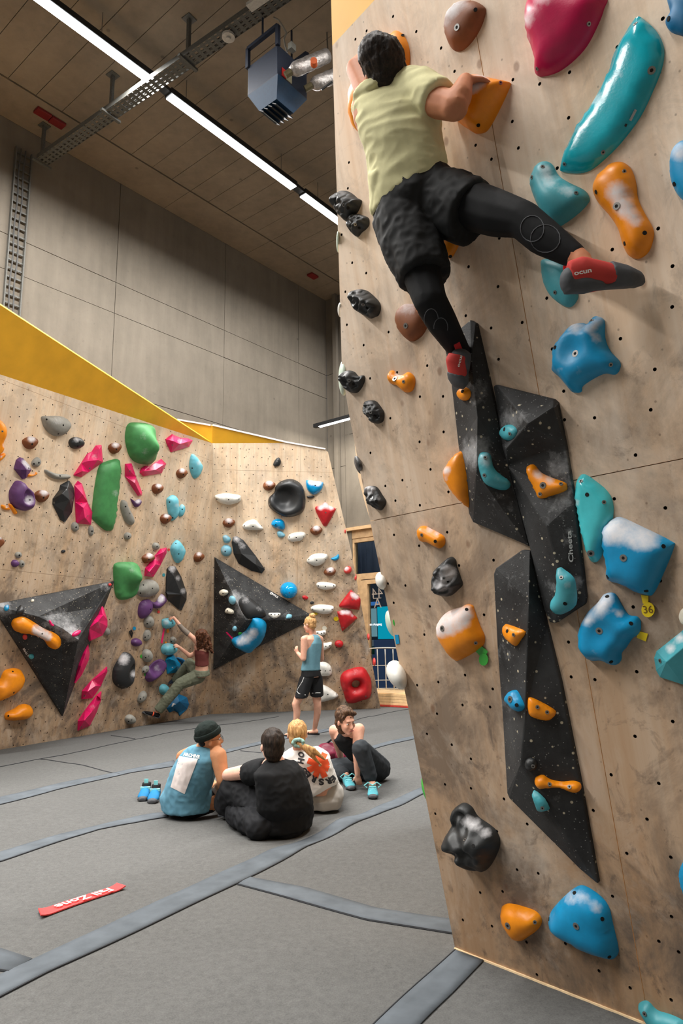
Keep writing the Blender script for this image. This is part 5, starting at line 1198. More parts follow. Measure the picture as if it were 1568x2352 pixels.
for c_, pts, lb, ck in (('R', [(115, 320), (135, 240), (190, 200), (260, 188), (330, 225), (380, 270), (430, 300), (415, 370), (380, 440), (330, 490), (275, 550), (240, 530), (180, 470), (130, 400)], 'topmost lumpy black rock hold on the near wall edge', [(230, 220, 60, .45)]),
        ('R', [(290, 540), (310, 490), (380, 465), (450, 475), (520, 510), (525, 590), (490, 640), (440, 680), (395, 730), (350, 700), (310, 640)], 'second lumpy black rock hold, touching the topmost one', [(390, 490, 50, .35)]),
        ('R', [(325, 1450), (345, 1380), (420, 1347), (500, 1365), (580, 1430), (640, 1500), (655, 1570), (630, 1650), (590, 1672), (540, 1690), (500, 1670), (400, 1600), (345, 1530)], 'lumpy black rock hold left of the lower brown pebble', [(410, 1370, 70, .45)]),
        ('S', [(100, 235), (120, 175), (180, 150), (240, 165), (290, 215), (345, 205), (358, 250), (330, 330), (270, 400), (200, 395), (140, 340), (110, 290)], 'lumpy black rock hold on the edge left of the small orange hold', [(170, 170, 50, .5)]),
        ('S', [(360, 560), (375, 510), (420, 487), (490, 500), (560, 590), (578, 640), (565, 720), (510, 750), (450, 735), (430, 690), (380, 630)], 'lumpy black rock hold left below the small orange hold', [(430, 510, 50, .5)]),
        ('S', [(372, 1530), (385, 1470), (430, 1450), (500, 1470), (560, 1560), (597, 1620), (585, 1680), (540, 1728), (480, 1690), (420, 1640), (400, 1590)], 'lumpy rock hold with a grey top beside the horizontal board seam', [(430, 1490, 70, .8), (540, 1590, 50, .4)]),
        ('T', [(265, 370), (285, 240), (330, 190), (370, 150), (440, 98), (490, 130), (505, 200), (545, 320), (570, 410), (520, 470), (450, 530), (380, 543), (300, 500), (270, 430)], 'chalk-whitened lumpy rock hold above the white and orange hold', [(440, 280, 90, 1.1), (350, 400, 90, .7)]),
        ('O', [(155, 450), (190, 380), (190, 300), (240, 258), (290, 280), (330, 340), (400, 390), (440, 430), (460, 500), (430, 590), (380, 657), (330, 650), (260, 600), (190, 540), (160, 490)], 'biggest lumpy black rock hold near the bottom of the wall', [(290, 350, 40, .7), (400, 420, 40, .7), (340, 370, 40, .7)])):
    cx = sum(p[0] for p in pts) / len(pts); cy = sum(p[1] for p in pts) / len(pts)
    H(c_, W3, pts, 'rock', lb, [(cx - 20, cy + 5), (cx + 30, cy + 40, 'd')], ck, h=.42, lump=.55, res=22, sub=5)
H('R', W3, [(848, 1700), (870, 1600), (930, 1535), (1010, 1518), (1100, 1540), (1180, 1610), (1215, 1700), (1205, 1790), (1150, 1890), (1060, 1955), (1000, 1950), (920, 1880), (870, 1800)], 'brown', 'lower round brown pebble hold beside the knee of the climber', [(978, 1780, 'b'), (1155, 1650, 'd')], [(1000, 1560, 130, .55)], h=.3)
H('S', W3, [(638, 230), (650, 165), (690, 152), (740, 200), (800, 200), (860, 170), (915, 210), (932, 280), (905, 370), (850, 398), (800, 380), (740, 325), (680, 305), (645, 280)], 'orange', 'small orange saddle hold left of the climber\'s standing foot', [(717, 245, 'b'), (815, 278)], [(760, 195, 50, .9)], h=.32)
H('S', W3, [(970, 1970), (985, 1920), (1040, 1903), (1130, 1945), (1230, 2000), (1265, 2040), (1265, 2110), (1215, 2155), (1150, 2130), (1080, 2090), (1000, 2070)], 'orange', 'small orange bone-shaped hold below the horizontal board seam', [(1020, 2003), (1172, 2075, 'd')], [(1110, 1940, 45, .9), (1190, 1990, 35, .8)], h=.32)
H('M', W3, [(275, 437), (300, 500), (318, 580), (323, 640), (320, 720), (308, 800), (260, 765), (210, 710), (165, 640), (150, 580), (165, 540), (210, 480)], 'orange', 'orange shell-like hold against the left edge of the upper volume', [(296, 627)], [(168, 570, 26, 1), (165, 620, 15, .7)], h=.42, sub=3)
H('M', W3, ell(533, 345, 46, 47), 'teal', 'flat round teal hold at the top of the lettered volume', [(543, 352), (510, 325, 'd')], on=V2, h=.22, dust=.12)
H('M', W3, [(358, 530), (365, 470), (395, 458), (430, 475), (455, 560), (540, 630), (545, 665), (515, 683), (450, 670), (390, 630)], 'teal', 'chalky teal hold on the lower part of the upper left volume', [(397, 493), (517, 600, 'd'), (392, 597)], [(400, 510, 60, .5), (470, 620, 50, .35)], on=V1, h=.3)
H('M', W3, [(637, 560), (650, 540), (680, 535), (720, 580), (780, 610), (860, 640), (875, 665), (865, 690), (790, 720), (740, 745), (710, 735), (690, 690), (650, 610)], 'orange', 'orange three-pointed hold on the lettered volume', [(738, 657, 'b'), (722, 708), (845, 648)], [(710, 590, 35, .8), (780, 625, 35, .7)], on=V2, h=.28)
H('M', W3, ell(270, 115, 34, 40), 'orange', 'small worn orange hold right under the standing shoe', [(262, 100, 'd')], [(270, 130, 25, .3)], on=V1, h=.35)
H('M', W3, [(815, 1160), (830, 1148), (850, 1160), (900, 1200), (920, 1250), (922, 1370), (840, 1425), (790, 1395), (780, 1350), (815, 1290), (820, 1210)], 'teal', 'teal hold in a chalk patch at the foot of the lettered volume', [(847, 1203), (870, 1358, 'd')], [(880, 1250, 50, .35)], on=V2, h=.28)
H('M', W3, [(508, 1485), (530, 1483), (580, 1502), (627, 1525), (600, 1570), (575, 1607), (560, 1600), (515, 1555)], 'orange', 'small orange triangular hold high on the longest volume', [(565, 1542), (527, 1520, 'd')], [(600, 1510, 20, .4)], on=V3, h=.3, sub=2)
H('T', W3, [(1088, 1680), (1110, 1620), (1160, 1595), (1195, 1620), (1250, 1730), (1265, 1790), (1240, 1830), (1195, 1830), (1150, 1780), (1100, 1730)], 'blue', 'small blue hold on the longest volume', [(1132, 1697, 'b'), (1205, 1763, 'd')], [], on=V3, h=.35)
H('N', W3, [(650, 590), (665, 573), (720, 595), (800, 640), (818, 665), (790, 700), (755, 710), (690, 695), (655, 670)], 'orange', 'flat orange edge on the longest volume beside the small blue hold', [(706, 630), (763, 660)], [(740, 600, 20, .4)], on=V3, h=.3, sub=2)
H('N', W3, [(690, 1080), (700, 1045), (740, 1035), (780, 1060), (850, 1075), (920, 1070), (960, 1085), (965, 1115), (935, 1138), (890, 1130), (840, 1110), (770, 1110), (715, 1115)], 'orange', 'slim orange dumbbell hold near the foot of the longest volume', [(778, 1087), (895, 1102)], [(840, 1080, 30, .3)], on=V3, h=.35)
H('N', W3, [(678, 1135), (690, 1135), (740, 1180), (768, 1235), (760, 1243), (720, 1243), (700, 1200)], 'teal', 'small teal fin hold under the orange dumbbell hold', [(735, 1228)], [], on=V3, h=.4, sub=2)
H('N', W3, ell(668, 970, 38, 38), 'rock', 'round black knob on the longest volume above the orange dumbbell', [(680, 980)], [], on=V3, h=.4, lump=.3)
H('M', W3, [(930, 650), (950, 605), (980, 592), (1040, 630), (1110, 690), (1145, 760), (1145, 850), (1120, 940), (1085, 1060), (1050, 1112), (1010, 1095), (970, 980), (945, 840), (925, 740)], 'aqua', 'tall glossy aqua leaf hold right of the lettered volume', [(963, 633), (1100, 757), (1022, 1060, 'b'), (1000, 712, 'd')], [(935, 760, 30, .6), (960, 900, 20, .4)], h=.2, rnd=.6)
BS = H('M', W3, [(1090, 900), (1150, 855), (1190, 850), (1300, 900), (1480, 990), (1498, 1030), (1430, 1200), (1380, 1300), (1350, 1312), (1270, 1290), (1200, 1250), (1120, 1225), (1100, 1190), (1105, 1120), (1080, 1000)], 'blue', 'square blue hold with chalky top edge at right', [(1215, 1087, 'b'), (1452, 1018, 'd'), (1120, 1198, 'd'), (1350, 1283, 'd')], [(1180, 900, 70, 1), (1270, 930, 70, 1), (1380, 970, 70, .9), (1130, 960, 60, .7), (1290, 1000, 60, .5)], h=.32, rnd=.7)
H('U', W3, [(118, 1830), (130, 1640), (200, 1490), (310, 1380), (370, 1300), (430, 1280), (490, 1300), (540, 1390), (620, 1510), (710, 1530), (748, 1590), (735, 1700), (660, 1760), (600, 1850), (550, 1910), (545, 1980), (500, 2030), (420, 2020), (340, 1985), (240, 1985), (160, 1920)], 'blue', 'lower lobed blue hold with a yellow tape stub at its side', [(342, 1668, 'b'), (425, 1312, 'd'), (672, 1592, 'd'), (465, 1990, 'd')], [(350, 1420, 110, .9), (220, 1560, 70, .8), (430, 1330, 70, .8), (560, 1480, 50, .8), (330, 1900, 90, .35)], h=.32, bumps=[(420, 1680, 130, -.25)], rnd=.6)
H('U', W3, [(910, 1950), (935, 1880), (1050, 1790), (1212, 1660), (1330, 1600), (1400, 1900), (1330, 2280), (1212, 2230), (970, 2150), (930, 2080)], 'teal', 'teal angular hold cut off by the right frame edge', [(975, 1980)], [(1080, 1850, 60, .8), (1180, 1740, 60, .8)], st='f', inner=[(1040, 1990, .8), (1230, 1830, 1)], h=.35)
H('U', W3, ell(1245, 1520, 76, 95), 'cream', 'pale grey hold cut off by the right frame edge above the teal one', h=.3)
H('T', W3, [(292, 930), (310, 830), (380, 740), (480, 685), (560, 665), (620, 635), (680, 650), (700, 700), (760, 870), (810, 980), (815, 1050), (790, 1110), (680, 1190), (540, 1265), (490, 1262), (430, 1200), (350, 1080), (300, 1000)], 'orange', 'rounded hold, chalk-white above and orange below, with green tag', [(368, 898, 'b'), (643, 685, 'd'), (745, 1062)], [(400, 850, 120, 1.3), (520, 800, 130, 1.2), (620, 730, 90, 1.1), (330, 950, 60, .6)], h=.3, rnd=.75)
H('O', W3, [(485, 880), (500, 855), (540, 850), (620, 870), (690, 900), (720, 950), (700, 1000), (640, 1045), (600, 1067), (560, 1050), (520, 990), (495, 950)], 'orange', 'lowest orange hold on the near wall', [(530, 970, 'b'), (690, 950)], [(600, 890, 50, .15)], h=.35)
H('O', W3, [(762, 950), (780, 890), (850, 810), (920, 755), (970, 750), (1050, 800), (1110, 870), (1140, 990), (1168, 1110), (1165, 1160), (1130, 1182), (1070, 1160), (960, 1115), (860, 1060), (790, 1020), (765, 985)], 'blue', 'big blue triangular hold near the bottom right', [(935, 972, 'b'), (925, 775, 'd'), (1090, 930, 'd'), (1132, 1155, 'd'), (775, 930, 'd')], [(900, 800, 50, .6), (980, 800, 50, .5), (1060, 860, 50, .6), (790, 900, 30, .4)], h=.3, rnd=.8)
H('X', W3, [(1558, 2020), (1562, 1990), (1580, 1970), (1610, 1970), (1625, 2030), (1610, 2090), (1575, 2065)], 'blue', 'blue hold barely visible at the right frame edge low down', h=.3)
H('O', W3, [(1300, 1450), (1325, 1425), (1360, 1430), (1410, 1480), (1500, 1510), (1580, 1560), (1560, 1640), (1400, 1600), (1340, 1530)], 'teal', 'teal hold cut off by the bottom right frame corner', [(1340, 1492)], h=.3)
tg = disc('U', W3, 848, 1450, 68, 78, 'yellow', 'round yellow tag numbered 36 below the square blue hold', lift=0.012)
b = MB(); b.prism([W3.hit(*px_('U', p), 0.008) for p in ((775, 1296), (850, 1305), (850, 1380), (795, 1388))], -W3.n * 0.003); b.build('strap', hold_mat('yellow'), tg)
place_text('36', W3.hit(*px_('U', (848, 1450)), 0.0125), W3.U, W3.V, 0.036, plain('brown_print', (110, 80, 20), .7), tg, lift=0.001)
tape('U', W3, [(745, 1670), (845, 1700), (825, 1780), (730, 1740)], 'yellow', 'short yellow tape stub beside the lower lobed blue hold')
tg = disc('T', W3, 832, 1250, 52, 68, 'lgreen', 'round green tag hanging under the white and orange hold', lift=0.012)
b = MB(); b.prism([W3.hit(*px_('T', p), 0.008) for p in ((745, 1160), (810, 1100), (880, 1160), (850, 1215), (790, 1205))], -W3.n * 0.003); b.build('strap', hold_mat('lgreen'), tg)
# holds on the face round the corner
def edge_ball(px, py, rx, ry, col, lb, dust=0.0, rot=0, dz=0.06, dep=0.09, taper=0.0, mname='climbing_hold'):
    u_ = W3.uv(px, py); j = min(range(1, 10), key=lambda i: abs(w3px[i][1] - py)); d_ = (W3.hit(w3px[j][0], w3px[j][1]) - CP).dot(FW) + dz
    p_ = P(px, py, d_); bm = bmesh.new(); bmesh.ops.create_uvsphere(bm, u_segments=20, v_segments=14, radius=1.0); R_ = d_ / F; r_ = math.radians(rot)
    X_, Y_ = RT * math.cos(r_) + UP * math.sin(r_), UP * math.cos(r_) - RT * math.sin(r_)
    vv = [p_ + X_ * v.co.x * rx * R_ * (1 + taper * v.co.z) + Y_ * v.co.z * ry * R_ + FW * v.co.y * dep for v in bm.verts]; fc = [tuple(v.index for v in f.verts) for f in bm.faces]; bm.free()
    o = mobj(mname, vv, fc, hold_mat(col), smooth=True, origin=p_); tag(o, lb, 'climbing hold'); chalk_attr(o, 'X', [], dust); return o
edge_ball(824, 1068, 9, 22, 'rock', 'black and white hold peeking round the near wall edge', .35, 20)
edge_ball(789, 868, 12, 40, 'pale', 'pale green hold peeking out behind the edge rock hold', .3)
edge_ball(781, 712, 6, 11, 'white', 'tiny white hold at the near wall edge beside a rock hold')
edge_ball(876, 1334, 14, 20, 'white', 'white hold peeking round the near wall edge above the door glass', .2, 15)
edge_ball(912, 1550, 22, 32, 'white', 'largest white boulder hold round the near wall edge', .2, 25, .05, .12, .15)
edge_ball(776, 556, 4, 18, 'pale', 'thin pale hold at the near wall edge below two rock holds')
edge_ball(899, 1432, 13, 30, 'pale', 'pale green hold behind the green and white one', .2, 15, .1)
o = edge_ball(906, 1428, 9, 30, 'lgreen', 'green hold with a white pad at the near wall edge', 0, 8, .02, .05)
edge_ball(976, 1812, 7, 20, 'lgreen', 'bit of green hold low at the near wall edge', 0, 10, .06)
tape('X', W3, [(906, 1458), (914, 1458), (917, 1478), (909, 1480)], 'blue', 'blue tape at the near wall edge below the green hold')
# ------------------------------------------------------------------ lettering on volumes and holds
def text_on(s, c, p0, p1, size_px, mat, o, bold=0.0, lift=0.003, up_left=False):
    """text along the pixel line p0 -> p1, laid on the surface of o"""
    a, b_ = Vector(px_(c, p0)), Vector(px_(c, p1)); bv = BVHS[o.name]; d = b_ - a; L = d.length; d.normalize(); n = Vector((d.y, -d.x))
    v, f = text_mesh(s, 1.0, bold); xs_ = [q.x for q in v]; w_ = max(xs_) - min(xs_); m = (a + b_) / 2; k = L / w_; out = []
    for q in v:
        p = m + d * (q.x - (max(xs_) + min(xs_)) / 2) * k + n * q.y * size_px * CR[c][2]
        r = ray(p.x, p.y).normalized(); h_ = bv.ray_cast(CP, r)
        out.append(h_[0] - r * lift if h_[0] is not None else None)
    f = [q for q in f if all(out[i] is not None for i in q)]
    good = [q for q in out if q is not None]; fb_ = good[0]; out = [q if q is not None else fb_ for q in out]
    return mobj('lettering', out, f, mat, o)
M_GREYP = plain('grey_print', (186, 186, 184), .7)
text_on('Cheeta', 'M', (908, 1112), (893, 925), 40, M_GREYP, V2, bold=.02)
text_on('blocz', 'F', (566, 400), (622, 440), 34, M_WHITE, VR, bold=.02, lift=.01)
for k_ in range(6): a_ = k_ * math.pi / 3; glyph('F', W2, [(560 + 8 * math.cos(a_) + 5 * math.cos(q * 1.257), 403 + 8 * math.sin(a_) + 5 * math.sin(q * 1.257)) for q in range(5)], VR, .01)
text_on('blocz', 'B', (212, 742), (245, 795), 30, M_WHITE, VL, bold=.02, lift=.01)
for k_ in range(5): a_ = k_ * math.pi / 2.5; glyph('B', W1, [(258 + 7 * math.cos(a_) + 4 * math.cos(q * 1.257), 808 + 7 * math.sin(a_) + 4 * math.sin(q * 1.257)) for q in range(5)], VL, .01)
M_PLATE = plain('pale_plate', (170, 172, 172), .5)
def decal(o, c, quad, mat, lift=.002):
    bv = BVHS[o.name]; v = []
    for p in quad:
        r = ray(*px_(c, p)).normalized(); h_ = bv.ray_cast(CP, r); v.append(h_[0] - r * lift)
    return mobj('label_plate', v, [(0, 1, 2, 3)], mat, o)
decal(TQ, 'L', [(1143, 962), (1162, 972), (1112, 1070), (1092, 1060)], M_PLATE); text_on('CLAST', 'L', (1104, 1050), (1147, 975), 16, M_BLACK, TQ, lift=.0035)
decal(TQ, 'L', [(1062, 1090), (1078, 1098), (1066, 1122), (1050, 1112)], M_BLACK, .002)
# ================================================================== people toolkit
_ico = None
def ico_pts():
    global _ico
    if _ico is None:
        bm = bmesh.new(); bmesh.ops.create_icosphere(bm, subdivisions=2, radius=1.0); _ico = [v.co.copy() for v in bm.verts]; bm.free()
    return _ico
class Blob:
    """union of rounded solids, melted into one continuous surface"""
    def __init__(s): s.v = []; s.f = []
    def hull(s, pts):
        bm = bmesh.new()
        for p in pts: bm.verts.new(p)
        r = bmesh.ops.convex_hull(bm, input=bm.verts)
        junk = [g for g in r['geom_interior'] if isinstance(g, bmesh.types.BMVert)] + [g for g in r['geom_unused'] if isinstance(g, bmesh.types.BMVert)]
        if junk: bmesh.ops.delete(bm, geom=list(set(junk)), context='VERTS')
        bmesh.ops.recalc_face_normals(bm, faces=bm.faces)
        n = len(s.v)
        for i, v in enumerate(bm.verts): v.index = i; s.v.append(v.co.copy())
        for f in bm.faces: s.f.append(tuple(v.index + n for v in f.verts))
        bm.free(); return s
    def cap(s, a, b, ra, rb):
        I = ico_pts(); return s.hull([Vector(a) + q * ra for q in I] + [Vector(b) + q * rb for q in I])
    def limb(s, pts, rs):
        for i in range(len(pts) - 1): s.cap(pts[i], pts[i + 1], rs[i], rs[i + 1])
        return s
    def ell(s, c, X, Y, Z): return s.hull([Vector(c) + X * q.x + Y * q.y + Z * q.z for q in ico_pts()])
    def loft(s, rings, n=20):
        """rings: (centre, half-axis A, half-axis B)"""
        R = [[Vector(c) + A * math.cos(2 * math.pi * k / n) + B * math.sin(2 * math.pi * k / n) for k in range(n)] for c, A, B in rings]
        for a, b in zip(R, R[1:]): s.hull(a + b)
        return s
    def build(s, name, mat, parent, voxel=0.011, smooth=4, disp=(), origin=None):
        me = bpy.data.meshes.new(name); me.from_pydata(s.v, [], s.f)
        o = bpy.data.objects.new(name, me); COL.objects.link(o)
        m = o.modifiers.new('r', 'REMESH'); m.mode = 'VOXEL'; m.voxel_size = voxel; m.use_smooth_shade = True
        if smooth: m = o.modifiers.new('s', 'SMOOTH'); m.factor = 0.5; m.iterations = smooth
        dg = bpy.context.evaluated_depsgraph_get(); m2 = bpy.data.meshes.new_from_object(o.evaluated_get(dg))
        bpy.data.objects.remove(o); bpy.data.meshes.remove(me)
        org = org_of(parent); 
        for amp, fr, ax in disp:
            ax = Vector(ax) if ax is not None else None; q = []
            for v in m2.vertices:
                p = v.co * fr
                if ax is not None: p = p - ax * p.dot(ax) * 0.75
                a = 1 - abs(noise.noise(p)) * 2.2
                q.append(v.co + v.normal * amp * a)
            for v, c in zip(m2.vertices, q): v.co = c
        for v in m2.vertices: v.co -= org
        m2.materials.clear(); m2.materials.append(mat); m2.name = name
        for p in m2.polygons: p.use_smooth = True
        m2.update()
        ob = bpy.data.objects.new(name, m2); link(ob, parent); ORG[ob.name] = org
        BVHS[ob.name] = bvh_of(ob)
        return ob
def skin(name, rgb):
    if name in _mc: return _mc[name]
    k = Mat(name, 0.6, 0.22); co = k.coords('Object'); n1 = k.noise(co, 14, 4, 0.6); c = lin(*rgb)
    k.col(k.ramp(n1, [(0.3, (c[0] * .88, c[1] * .8, c[2] * .78, 1)), (0.7, (min(1, c[0] * 1.06), c[1] * 1.04, c[2] * 1.02, 1))]))
    k.b.inputs['Subsurface Weight'].default_value = 0.08; k.b.inputs['Subsurface Radius'].default_value = (0.02, 0.008, 0.004)
    _mc[name] = k.m; return k.m
def cloth(name, rgb, rough=0.85, var=0.08, stretch=(1, 1, 1), sc=60, hi=None, sheen=0.0):
    if name in _mc: return _mc[name]
    k = Mat(name, rough, 0.2); co = k.coords('Object', stretch); n1 = k.noise(co, sc, 3, 0.6); n2 = k.noise(co, 7, 4, 0.6); c = lin(*rgb)
    a = k.ramp(n2, [(0.3, tuple(x * (1 - var * 2) for x in c[:3]) + (1,)), (0.7, tuple(min(1, x * (1 + var * 2)) for x in c[:3]) + (1,))])
    k.col(a); k.bump(n1, 0.15, 0.002); k.b.inputs['Sheen Weight'].default_value = sheen
    _mc[name] = k.m; return k.m
def hair_mat(name, lo, hi_, up=(0, 0, 1)):
    if name in _mc: return _mc[name]
    k = Mat(name, 0.6, 0.25); co = k.coords('Object', (60, 60, 6)); n1 = k.noise(co, 1.6, 4, 0.6, 0.3); k.b.inputs['Roughness'].default_value = .62
    k.col(k.ramp(n1, [(0.35, lin(*lo)), (0.68, lin(*hi_))])); k.bump(n1, 0.5, 0.006)
    _mc[name] = k.m; return k.m
def frame(fwd, up):
    f = Vector(fwd).normalized(); u = Vector(up); u = (u - f * u.dot(f)).normalized(); return f, u, f.cross(u)   # forward, up, right-hand side
def head_prims(B, c, fwd, up, s=1.0, ears=True):
    f, u, r = frame(fwd, up); c = Vector(c)
    B.ell(c + u * .025 * s - f * .012 * s, r * .074 * s, f * .094 * s, u * .092 * s)
    B.ell(c + f * .024 * s - u * .034 * s, r * .060 * s, f * .066 * s, u * .080 * s)
    B.ell(c + f * .058 * s - u * .096 * s, r * .030 * s, f * .028 * s, u * .022 * s)
    B.cap(c + f * .090 * s + u * .004 * s, c + f * .108 * s - u * .034 * s, .007 * s, .011 * s)
    B.cap(c + f * .100 * s - u * .038 * s + r * .010 * s, c + f * .100 * s - u * .038 * s - r * .010 * s, .009 * s, .009 * s)
    B.cap(c + f * .076 * s + u * .022 * s - r * .032 * s, c + f * .076 * s + u * .022 * s + r * .032 * s, .013 * s, .013 * s)
    B.cap(c + f * .086 * s - u * .066 * s - r * .014 * s, c + f * .086 * s - u * .066 * s + r * .014 * s, .009 * s, .009 * s)
    for q in (-1, 1):
        B.ell(c + f * .058 * s - u * .030 * s + r * q * .034 * s, r * .026 * s, f * .03 * s, u * .032 * s)
        if ears: B.ell(c + r * q * .079 * s - u * .012 * s - f * .006 * s, r * .009 * s + f * .004 * s, f * .019 * s, u * .031 * s)
def face_parts(c, fwd, up, parent, s=1.0, brow=(60, 40, 30), iris=(50, 36, 28), lip=(176, 96, 92)):
    f, u, r = frame(fwd, up); c = Vector(c)
    mE = plain('eye_white', (226, 220, 214), 0.3); mI = plain('iris_%d' % iris[0], iris, 0.25); mB = plain('brow_%d' % brow[0], brow, 0.8); mL = plain('lip_%d' % lip[1], lip, 0.5)
    for q in (-1, 1):
        e = c + f * .074 * s + r * q * .031 * s - u * .001 * s
        b = Blob(); b.ell(e, r * .0150 * s, f * .0105 * s, u * .0072 * s); o = b.build('eye', mE, parent, .003 * s, 1)
        b = Blob(); b.ell(e + f * .0070 * s, r * .0062 * s, f * .0040 * s, u * .0062 * s); ob = b.build('iris', mI, parent, .002 * s, 1)
        b = Blob(); b.cap(c + f * .090 * s + r * q * .016 * s + u * .021 * s, c + f * .078 * s + r * q * .047 * s + u * .023 * s, .0042 * s, .003 * s); b.build('eyebrow', mB, parent, .003 * s, 1)
    b = Blob(); b.cap(c + f * .0915 * s - u * .066 * s - r * .017 * s, c + f * .0915 * s - u * .066 * s + r * .017 * s, .0058 * s, .0058 * s); b.build('lips', mL, parent, .003 * s, 1)
def hand_prims(B, w, d, n, s=1.0, curl=0.5, thumb=1, spread=0.012):
    """w wrist, d towards the fingers, n out of the back of the hand; thumb=+1/-1 side"""
    w = Vector(w); d = Vector(d).normalized(); n = Vector(n); n = (n - d * n.dot(d)).normalized(); x = d.cross(n)
    k = w + d * .075 * s
    B.loft([(w, x * .024 * s, n * .017 * s), (w + d * .03 * s, x * .034 * s, n * .016 * s), (k, x * .040 * s, n * .013 * s)], 14)
    for i, (L, off) in enumerate(((.066, -.030), (.074, -.010), (.070, .010), (.054, .029))):
        p = k + x * off * s * 1.05 - d * .006 * s; a = 0.25 * curl; dd = d + x * off * spread * 40 * .5
        dd.normalize(); pts = [p]
        for seg in (.46, .30, .24):
            dd = (dd - n * a * 1.5).normalized(); p = p + dd * L * seg * s; pts.append(p.copy()); a += curl * .35
        B.limb(pts, [.0095 * s, .0088 * s, .0080 * s, .0070 * s])
    p0 = w + d * .022 * s - x * thumb * -1 * .0 + x * (-.026 * thumb) * s; t = (d * .75 - x * thumb * .65 - n * .25).normalized()
    p1 = p0 + t * .040 * s; p2 = p1 + (t - n * .3 * curl + d * .3).normalized() * .030 * s
    B.limb([p0, p1, p2], [.014 * s, .0115 * s, .0085 * s])
def shoe(parent, heel, toe, up, w, cU, cS, name='climbing_shoe', s=1.0, lab=None, tab=None, vox=.006, strap=None, cap=False):
    h, t = Vector(heel), Vector(toe); d = t - h; L = d.length; d.normalize(); u = Vector(up); u = (u - d * u.dot(d)).normalized(); x = d.cross(u)
    b = Blob(); b.loft([(h + u * .035 * s + d * .0 * L, x * w * .36, u * .040 * s), (h + d * .2 * L + u * .038 * s, x * w * .42, u * .045 * s), (h + d * .5 * L + u * .030 * s, x * w * .45, u * .034 * s), (h + d * .75 * L + u * .022 * s, x * w * .5, u * .024 * s), (h + d * .94 * L + u * .014 * s, x * w * .30, u * .014 * s)])
    root = b.build(name, cU, parent, vox, 3)
    b = Blob(); b.loft([(h + u * .008 * s - d * .02 * L, x * w * .34, d * .012 + u * .012 * s)] * 1 + [(h + d * .1 * L + u * .004 * s, x * w * .40, u * .009 * s), (h + d * .5 * L + u * .004 * s, x * w * .42, u * .008 * s), (h + d * .78 * L + u * .004 * s, x * w * .53, u * .011 * s), (h + d * 1.0 * L + u * .008 * s, x * w * .28, u * .013 * s)])
    b.ell(h + u * .028 * s, x * w * .39, d * .022 * s, u * .034 * s); b.ell(h + d * .88 * L + u * .012 * s, x * w * .44, d * .13 * L, u * .021 * s)
    if cap:
        b.loft([(h + d * .56 * L + u * .030 * s, x * w * .475, u * .035 * s), (h + d * .78 * L + u * .022 * s, x * w * .53, u * .028 * s), (h + d * .97 * L + u * .014 * s, x * w * .31, u * .016 * s)])
        b.loft([(h - d * .03 * L + u * .022 * s, x * w * .34, u * .026 * s), (h + d * .2 * L + u * .018 * s, x * w * .46, u * .026 * s), (h + d * .42 * L + u * .010 * s, x * w * .46, u * .012 * s)])
    b.build('sole', cS, root, vox, 3)
    if strap:
        b = Blob(); 
        for q in strap[1]: b.loft([(h + d * q * L + u * .034 * s, x * w * .50, u * .046 * s * (1.15 - q * .6)), (h + d * (q + .07) * L + u * .033 * s, x * w * .50, u * .046 * s * (1.12 - q * .6))])
        b.build('strap', strap[0], root, vox, 1)
    if tab: b = MB(); b.box(h + u * .085 * s - d * .012, d * .008, x * .02, u * .05); b.build('pull_tab', tab, root)
    return root
def decal_grid(o, quad, n, mat, name='print', lift=.004):
    """quad of pixels a,b,c,d laid on the garment o as a fine grid"""
    bv = BVHS[o.name]; v = []; f = []; a, b, c, d = [Vector(q) for q in quad]; ok = []
    for j in range(n + 1):
        for i in range(n + 1):
            p = a.lerp(b, i / n).lerp(d.lerp(c, i / n), j / n); r = ray(p.x, p.y).normalized(); h = bv.ray_cast(CP, r)
            ok.append(h[0] is not None); v.append((h[0] if h[0] is not None else CP + r) - r * lift)
    for j in range(n):
        for i in range(n):
            q = (j * (n + 1) + i, j * (n + 1) + i + 1, (j + 1) * (n + 1) + i + 1, (j + 1) * (n + 1) + i)
            if all(ok[k] for k in q) and max((v[q[0]] - v[q[2]]).length, (v[q[1]] - v[q[3]]).length) < .2: f.append(q)
    if not f: return None
    nr = (v[f[0][1]] - v[f[0][0]]).cross(v[f[0][2]] - v[f[0][0]])
    if nr.dot(FW) > 0: f = [tuple(reversed(q)) for q in f]
    return mobj(name, v, f, mat, o, smooth=True)
def stations(lst, side, front, k=1.0):
    """(centre, half width, half depth)"""
    return [(c, side * hw * k, front * hd * k) for c, hw, hd in lst]
SK1 = skin('skin_tan', (196, 134, 100)); SK2 = skin('skin_fair', (226, 176, 152)); SK3 = skin('skin_warm', (196, 142, 104)); SK4 = skin('skin_pale', (232, 186, 166))
M_BLK = cloth('black_cotton', (30, 31, 33), .9); M_LEG = cloth('black_leggings', (22, 23, 25), .75); M_CHAR = cloth('charcoal_leggings', (50, 54, 58), .85)
M_RUB = plain('grey_rubber', (74, 76, 80), .7); M_SRED = cloth('red_microfibre', (190, 66, 62), .8); M_DRED = plain('deep_red_tab', (176, 14, 22), .6)

